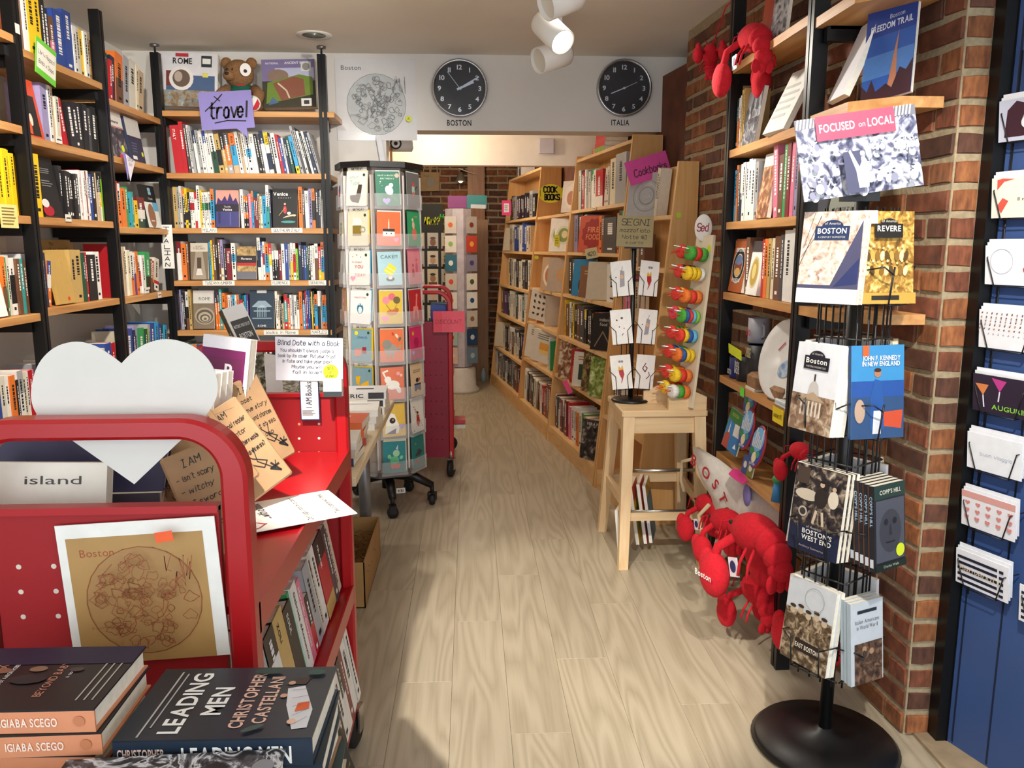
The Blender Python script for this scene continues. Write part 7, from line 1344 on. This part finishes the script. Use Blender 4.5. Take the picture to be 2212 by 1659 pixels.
# ================================================================== WIRE BOOK STAND
RK = empty('book_stand', (1.065, 2.2, 0), 'black revolving wire stand of local history books on a round base', 'book stand')
cx, cy = 1.065, 2.2
MB().lathe([(.205, 0), (.215, .012), (.20, .028), (.12, .042), (.03, .05), (.022, .06)], BLACK, 44, T(cx, cy, 0)).build('base', RK)
MB().tube([(cx, cy, .05), (cx, cy, 1.66)], .019, BLACK, 16).build('pole', RK)
NA = Vector((-.83, -.56, 0)); NB = Vector((.56, -.83, 0)); UP = Vector((0, 0, 1))
faces = {'A': NA, 'B': NB, 'C': -NA, 'D': -NB}
for k, n in faces.items():
    r = UP.cross(n); mb = MB()
    for s in (-.055, -.018, .018, .055): mb.tube([Vector((cx, cy, .24))+n*.075+r*s, Vector((cx, cy, 1.60))+n*.075+r*s], .0028, BLACK, 6)
    for z in (.26, .56, .9, 1.25, 1.58): mb.tube([Vector((cx, cy, z))+n*.075+r*-.07, Vector((cx, cy, z))+n*.075+r*.07], .0028, BLACK, 6)
    mb.build('wire_panel', RK)
RR = [(1.345, .25), (.985, .255), (.63, .27), (.285, .27)]
def pocket(n, z, off, w, dep=.055, hgt=.10):
    r = UP.cross(n); o = Vector((cx, cy, z))+r*off; mb = MB(); d0, d1 = .075, .075+dep
    for s in (-1, 1):
        q = r*(s*w*.30); mb.tube([o+n*d0+q, o+n*d1+q, o+n*(d1+.01)+q+UP*hgt], .0024, BLACK, 6)
        q2 = r*(s*w*.52); mb.tube([o+n*d0+q2+UP*hgt*.9, o+n*(d1)+q2*1.0+UP*hgt, o+n*(d1+.008)+q*1.0+UP*hgt*.8], .0022, BLACK, 6)
    mb.tube([o+n*d1-r*w*.30, o+n*d1+r*w*.30], .0024, BLACK, 6); mb.build('wire_pocket', RK)
SEP = photo('pic_sepia', [(.3, '241a14'), (.46, '6a5440'), (.6, 'b8a484'), (.76, 'ece0c8')], 60, 6, .8)
SEPB = photo('pic_sepia_blue', [(.34, '14161f'), (.5, '3c3434'), (.62, '8a7a68'), (.78, 'e8e0d4')], 50, 6, .8)
GOLD = photo('pic_gold', [(.3, '5a3c18'), (.48, 'a87c34'), (.62, 'd8b860'), (.78, 'f4e8b8')], 60, 6, .8)
PALEP = photo('pic_pale', [(.28, '8a6a5c'), (.42, 'd0b4a4'), (.6, 'ecdccf'), (.8, 'f6efe6')], 60, 6, .8)
def arch_title(t, sub, y=.78, w=.62, c='16182a'): return [('r', .5-w/2, y-.09, .5+w/2, y+.06, c), ('e', .5, y+.05, w*.32, w*.2, c), ('T', 'of America', .5, y+.075, .028, 'd8d4c8', .26), ('t', t, .5, y-.02, .06, 'f2efe4', w*.86), ('T', sub, .5, y-.07, .022, 'd8d4c8', w*.8)]
def onrack(n, z, off, w, h, t, base, els, label, spine=None, sp='-x', lean=.10, twist=0., dist=.118, copies=1, spines=None, lab2=None):
    r = UP.cross(n)
    nn = (n+r*twist).normalized(); rr = UP.cross(nn)
    for k in range(copies):
        up = UP-nn*lean; p = Vector((cx, cy, z))+r*off+nn*(dist-(t+.001)*k)+up.normalized()*h/2+UP*.004+rr*(.004*k)
        cover('history_book', frame(p, rr, up), w, h, t, base, els if k == 0 else [], spine, sp=sp, spines=spines, label=label if k == 0 else f'{ORD[k]} {lab2}'.replace('second', 'first').replace('third', 'second').replace('fourth', 'third').replace('fifth', 'fourth') if False else (label if k == 0 else f'{lab2}, {ORD[k-1]} back from the front'), cat='book', group='books on the wire stand')
onrack(NA, RR[0][0], -.01, .165, .24, .014, PALEP, [('p', [(.0, .2), (.55, .2), (.98, .9), (1, .2), (1, .16), (0, .16)], '4a4a68'), ('p', [(.6, .18), (.98, .22), (.98, .5)], '2a3464'), ('r', 0, 0, 1, .16, 'f2ece4'), ('l', [(0, .4), (.3, .95)], .012, '5a4a44'), ('l', [(.05, .6), (.2, 1)], .008, '5a4a44'), ('l', [(.02, .5), (.4, .9)], .006, '5a4a44')]+arch_title('BOSTON', 'A CENTURY IN PHOTOS', .78, .56, '22345c'), 'pale street-photo history titled BOSTON, top of the wire stand', 'efe8e0', twist=.12, dist=.165, copies=2, lab2='white-edged copy behind the pale BOSTON history')
onrack(NB, RR[0][0], .005, .16, .24, .014, GOLD, [('e', .16+.085*(q % 9), .36+.16*(q//9), .04, .085, ('e8d8a0', '8a6428', 'c8a04c', '5a4018')[q*7 % 4], (q*23) % 30-15) for q in range(18)]+[('c', .16+.085*(q % 9), .44+.16*(q//9)+.012*(q*5 % 3), .022, ('d8c080', 'c8a868', 'e0d0a0')[q*5 % 3]) for q in range(18)]+[('r', .05, .86, .3, 1, 'f2ead8'), ('r', 0, 0, 1, .12, 'c89c44'), ('r', .2, .04, .7, .09, '2a2418')]+arch_title('REVERE', '', .8, .5, '1c1814'), 'golden history titled REVERE on the upper row', 'e8d8a8', twist=-.5, dist=.13, copies=2, lab2='golden copy behind REVERE')
WHB = 'e9ecf2'
onrack(NA, RR[1][0], .0, .16, .245, .014, WHB, [('r', .0, .0, 1, .42, photo('pic_state_house', [(.3, '4a3830'), (.5, '9a7c64'), (.7, 'd8c8b0')], 40)), ('p', [(.36, .42), (.4, .54), (.5, .6), (.6, .54), (.64, .42)], 'c8c4c0'), ('r', .48, .58, .52, .66, '4a4038'), ('p', [(.2, .36), (.5, .46), (.8, .36)], 'b8a084')]+[('r', .24+.09*q, .18, .28+.09*q, .35, 'e0d4c4') for q in range(6)]+arch_title('Boston', 'A HISTORIC WALKING TOUR', .8, .58), 'white history with a domed state house, second row', 'f2f2f4', twist=-.25, dist=.14, sp='-x', copies=3, lab2='white-paged book behind the state house history')
onrack(NB, RR[1][0], .0, .16, .25, .014, '3c8cc4', [('r', 0, .45, 1, .62, '24509c'), ('r', 0, 0, 1, .45, '2c4c78'), ('p', [(.4, .15), (.95, .1), (.98, .3), (.5, .28)], 'c84c2c'), ('p', [(.36, .1), (.62, .1), (.6, .42), (.56, .62), (.44, .64), (.36, .45)], '24549c'), ('p', [(.4, .05), (.56, .05), (.56, .3), (.42, .3)], 'd8dce4'), ('c', .49, .70, .065, 'b07a5c'), ('e', .49, .735, .065, .035, '3a2418'), ('r', .2, .88, .32, 1, 'd0602c'), ('t', 'JOHN F. KENNEDY', .56, .84, .05, 'f4f4f0', .72), ('t', 'IN NEW ENGLAND', .55, .78, .05, 'f4f4f0', .72), ('e', .15, .3, .1, .2, 'b89c88')], 'blue book titled IN NEW ENGLAND with a man in a boat', '1c3c6c', twist=-.45, dist=.135, copies=1, lab2='')
onrack(NB, RR[1][0], .085, .10, .25, .012, 'e6d9b0', [('r', .2, 0, .24, 1, 'c8b888'), ('r', .5, 0, .54, 1, 'c8b888')], 'cream-spined row end beside the blue boat book', twist=.5, dist=.10)
onrack(NA, RR[2][0], .0, .168, .25, .013, SEPB, [('r', 0, 0, 1, .30, '1c2440'), ('e', .28, .66, .24, .10, 'c8bca8'), ('e', .56, .66, .13, .17, '2c2422'), ('c', .56, .815, .045, 'c8ac90'), ('e', .56, .845, .06, .02, '1c1616'), ('e', .8, .68, .10, .15, 'd8ccb8'), ('c', .8, .80, .04, 'c8ac90'), ('l', [(.5, .5), (.46, .36)], .05, 'c8b8a0'), ('l', [(.62, .5), (.66, .36)], .05, 'c8b8a0'), ('c', .24, .46, .09, 'b8aca0'), ('c', .24, .46, .06, '3a3432'), ('r', .05, .78, .3, .97, '4a3c34'), ('T', 'of America', .5, .29, .03, 'c8c4bc', .3), ('t', "BOSTON'S", .58, .22, .055, 'e8e4dc', .6), ('t', 'WEST END', .58, .15, .055, 'e8e4dc', .6), ('T', 'Anthony Sammarco', .5, .06, .025, 'b8a8a0', .5)], "sepia history titled BOSTON'S WEST END, third row", 'efece6', twist=-.1, copies=3, lab2='white-paged copy behind the WEST END history')
CAMP = [('r', 0, .84, 1, 1, '1c3a34'), ('r', .04, .1, .96, .82, '4c505c'), ('e', .5, .45, .36, .46, '3a3c46'), ('c', .36, .56, .07, '1c1c24'), ('c', .64, .56, .07, '1c1c24'), ('l', [(.36, .32), (.64, .32)], .03, '1c1c24'), ('p', [(.46, .4), (.5, .54), (.56, .4)], '2a2c34'), ('t', "COPP'S HILL", .5, .89, .05, 'd8d4c4', .7), ('r', 0, 0, 1, .08, '16241f'), ('T', 'Charles Wells', .5, .03, .03, 'b8c4a8', .5), ('c', .8, .2, .14, 'd8e82c')]
onrack(NB, RR[2][0], -.015, .13, .235, .0175, '22252c', CAMP, "dark COPP'S HILL book with a carved skull, third row front", '1c1e24', twist=-.12, dist=.18, copies=5, spines=[('t', "COPP'S HILL", .3, .25, .45, '9ab8d0', .36), ('r', .85, .2, .95, .8, 'c8d0d8'), ('r', 0, 0, 1, .08, '8a4a2c')], lab2="dark spine behind the COPP'S HILL book")
onrack(NB, RR[2][0], .105, .08, .25, .012, GOLD, [('r', .1, .0, .2, 1, '3a2c18')], "golden cover edge beyond the COPP'S HILL books", twist=.6, dist=.08)
onrack(NA, RR[3][0], .0, .168, .25, .014, 'cfd4da', [('r', 0, .0, 1, .62, photo('pic_sailors', [(.3, '2a2018'), (.48, '6a5640'), (.62, 'b8a488'), (.78, 'd8d0c4')], 55, 6, .8))]+[('c', .16+.17*q, .60+.03*(q % 2), .06, 'c8b498') for q in range(5)]+[('e', .16+.17*q, .655+.03*(q % 2), .065, .03, '3a2c22') for q in range(5)]+[('r', .3, .16, .82, .3, '2a1c18'), ('T', 'of America', .55, .30, .03, 'd8ccb8', .3), ('t', 'EAST BOSTON', .56, .2, .055, 'ece4d4', .5), ('ring', .6, .82, .2, .008, '9a9890')], 'pale history titled EAST BOSTON with sailors, lowest row', 'f0f0f2', twist=-.15, copies=2, lab2='white-paged copy behind EAST BOSTON')
onrack(NB, RR[3][0], -.02, .125, .235, .014, 'c6ced6', [('r', .2, .86, .8, .9, '2a3038'), ('T', 'Italian Americans', .5, .74, .05, '6a7078', .76), ('T', 'in World War II', .5, .67, .05, '6a7078', .66), ('r', .1, .0, .96, .5, photo('pic_soldiers', [(.3, '2a1c14'), (.5, '5a4434'), (.7, '8a6c54')], 60)), ('c', .4, .42, .07, 'b08a6c'), ('c', .62, .38, .07, 'b08a6c')], 'pale grey book titled Italian Americans in World War II', 'a8b8c4', twist=-.2, dist=.15, copies=3, lab2='pale grey copy behind the World War II book')
for j, (z, h_) in enumerate(RR):
    for k, n in (('A', NA), ('B', NB)): pocket(n, z, 0 if k == 'A' else -.02, .15)
    for k, n in (('C', -NA), ('D', -NB)):
        if j in (1, 2, 3): onrack(n, z, 0, .165, .25, .014, (SEP, 'e8e8ea', PALEP)[j-1], [], f"{('sepia', 'white', 'pale')[j-1]} book on the {'brick' if k == 'C' else 'shelf'} side of the stand, {('second', 'third', 'lowest')[j-1]} row", 'e8e8ea')
# sign on top
stc = (P(1725, 268, Y=2.15)+P(1985, 222, Y=2.15)+P(1987, 400, Y=2.15)+P(1727, 430, Y=2.15))/4
SU = Vector((.94, .0, .11)); 
CROWD = photo('pic_crowd', [(.3, '3a3c58'), (.42, '6a6c88'), (.52, 'b8bccc'), (.62, 'eceef4')], 34, 4, 1.2)
els = [('r', 0, .88, 1, 1, '7a7c88')]+[('p', [(x, .88), (x+.014, .88), (x+.034, 1), (x+.02, 1)], 'e2e4ea') for x in [q*.028 for q in range(34)]]+[('r', .155, .70, .81, 1.0, 'e0506c'), ('t', 'FOCUSED', .33, .80, .1, 'f6e8ea', .30), ('T', 'on', .535, .81, .07, 'f6e8ea', .06), ('t', 'LOCAL', .69, .80, .1, 'f6e8ea', .22)]
rn = random.Random(4)
for q in range(46):
    x, y = rn.uniform(.03, .97), rn.uniform(.06, .66); k = rn.uniform(.6, 1.15)*(1.35-y)
    if .155 < x < .81 and y > .6: continue
    els += [('e', x, y-.05*k, .03*k, .036*k, ('e8eaf2', 'c4c8d8', '8a8ca4', 'eceef4')[q % 4], rn.uniform(-20, 20)), ('c', x, y+.035*k, .013*k, ('dcdfe8', 'b8bccc')[q % 2]), ('e', x, y+.05*k, .013*k, .007*k, '3c3e58')]
    if q % 3 == 0: els.append(('l', [(x, y), (x+rn.uniform(-.05, .05), y+.12*k)], .009, 'eceef4'))
els += [('r', .30, .0, .44, .5, '4a4c6a'), ('p', [(.40, .05), (.48, .05), (.5, .3), (.46, .42), (.42, .3), (.36, .52), (.345, .5), (.39, .26)], 'f0f2f8'), ('c', .455, .46, .02, 'e0e2ea')]
board('focus_sign', frame(stc, (.985, -.0, .14), (-.05, .12, 1)), .322, .212, CROWD, els, .004, label='FOCUSED on LOCAL crowd-photo sign topping the wire stand', cat='sign')
mb = MB(); mb.box(-.05, .05, -.012, .012, -.02, .02, BLACK, T(cx-.03, cy-.045, 1.635)); mb.build('sign_clip', RK)
row('k@14,24~-20 d@12,24~-24', (1.15, 2.60), (1.15, 2.45), (-1, 0), RZ2[2]-.0+.0, 'shelf behind the stand', 'local_book', GR, 'near post', seed=104, depth=.1, fit=False)
cover('paperback', frame((1.13, 2.45, P(1760, 425, X=1.13).z), (.1, -1, 0), (.2, 0, 1)), .14, .2, .02, '8a9080', [('t', 'ROBERT L.', .6, .2, .08, '3a3c38')], label='grey-green paperback behind the crowd sign', cat='book')

# ================================================================== CARDS ON THE BLUE DOOR
CR_ = empty('door_card_rack', D0+DU*.1+Vector((0, 0, .5)), 'black wire card pockets fixed to the blue door', 'card rack')
def dz(px, py): return P(px, py, pl=((D0.x, D0.y, 0), (DN.x, DN.y, 0))).z
DS = [(2150, 270, '3a2c4c', [('r', 0, 0, 1, 1, 'c4c8dc'), ('p', [(.1, .1), (.15, .75), (.3, .95), (.5, .85), (.4, .5), (.5, .1)], '3c1c2c'), ('p', [(.45, .95), (.6, .9), (.55, 1)], '1c1c24'), ('p', [(.5, .2), (.5, .75), (.7, .8), (.78, .5), (.7, .2)], '9a5c44'), ('c', .48, .42, .09, 'e8e8ec')], 'card with a painted woman in profile, highest on the blue door'),
 (2155, 430, 'e9e4da', [('p', [(.1, .7), (.22, .9), (.4, .95), (.2, .98), (.1, .95)], 'd85a4c'), ('p', [(.1, .3), (.2, .5), (.3, .42), (.18, .12)], 'd85a4c'), ('T', 'Il mondo', .66, .42, .08, '3a3a3c', .4)], 'cream card with a coral world map on the blue door'),
 (2150, 572, 'eef0f8', [('c', .85, .6, .06, '9a6a80'), ('c', .72, .4, .05, 'b05a5c'), ('c', .8, .3, .06, 'c87a60'), ('ring', .3, .6, .2, .008, 'c4c8dc')], 'white card with scattered maroon flowers on the blue door'),
 (2140, 708, 'f0f0f6', [('e', .06+.09*(q % 10), .92-.1*(q//10), .018, .012, ('8a5a4c', 'b88a6c', '6a5a70')[q % 3], 60) for q in range(50)], 'white card sprinkled with brown dots on the blue door'),
 (2130, 845, '2c1f34', [('p', [(.35, .95), (.62, .9), (.5, .6)], 'c03c8c'), ('l', [(.5, .6), (.48, .35)], .025, 'e4e0ec'), ('p', [(.05, .75), (.3, .75), (.2, .45)], 'd8824c'), ('l', [(.2, .45), (.22, .15)], .025, 'e4e0ec'), ('t', 'AUGURI!', .66, .12, .13, '8ac84c', .6)], 'dark card with cocktail glasses reading AUGURI on the blue door'),
 (2120, 970, 'f2f4fa', [('w', 'buon viaggio', .55, .42, .09, 'a8b0c8', .6)], 'plain white card with faint script on the blue door'),
 (2110, 1095, 'f0eef4', [('r', 0, .82, 1, 1, 'e0a49c')]+[('h', .12+.2*(q % 5), .68-.2*(q//5), .05, 'dc8c84') for q in range(15)], 'white card with pink hearts and a coral band on the blue door'),
 (2095, 1220, 'f0f0f6', [('r', .04, .08+.17*q, .8, .16+.17*q, '1c1f34') for q in range(5)]+[('r', .84, .08+.17*q, .92, .16+.17*q, '1c1f34') for q in range(5)]+[('w', 'Benvenuto', .5, .42, .16, 'e8d8b8', .8)], 'black-and-white striped card, lowest on the blue door')]
DR = DU.copy(); 
for j, (px, py, c, els, l) in enumerate(DS):
    z = dz(px, py)
    for col in (0, 1):
        al = .085+.2*col
        if col and j not in (5, 6, 7): continue
        tilt = (UP+DN*.10); M = frame(D0+DU*al+Vector((0, 0, z-(.03 if col else 0)))+DN*.034, DU, tilt)
        if M.col[2].to_3d().dot(DN) < 0: M = frame(D0+DU*al+Vector((0, 0, z-(.03 if col else 0)))+DN*.034, -DU, tilt)
        board('door_card', M, .165, .105, c, els, .003, label=l if not col else l.replace('on the blue door', 'at the frame edge').replace('lowest', 'twin lowest')+(' of the second column' if 'edge' not in l.replace('on the blue door', 'at the frame edge') else ''), cat='card', group='cards on the blue door')
        if not col:
            for q in range(2): board('door_card', M @ T(.0015*(q+1), .008*(q+1), -.005*(q+1)), .165, .105, 'eceef4', [], .003, label=f"{('one', 'second')[q]} spare card tucked behind the {l.split(' on the')[0].split(',')[0]}", cat='card', group='cards on the blue door')
        w = MB(); 
        for s in (-1, 1): w.tube([M @ Vector((s*.05, -.056, -.03)), M @ Vector((s*.05, -.056, .006)), M @ Vector((s*.072, .02, .006)), M @ Vector((s*.09, .03, -.03))], .0018, BLACK, 6)
        w.tube([M @ Vector((-.05, -.056, .006)), M @ Vector((.05, -.056, .006))], .0018, BLACK, 6); w.build('wire_pocket', CR_)
mb = MB()
for al in (.03, .14, .25): mb.tube([D0+DU*al+DN*.008+Vector((0, 0, .5)), D0+DU*al+DN*.008+Vector((0, 0, 2.0))], .002, BLACK, 6)
mb.build('wire_rail', CR_)
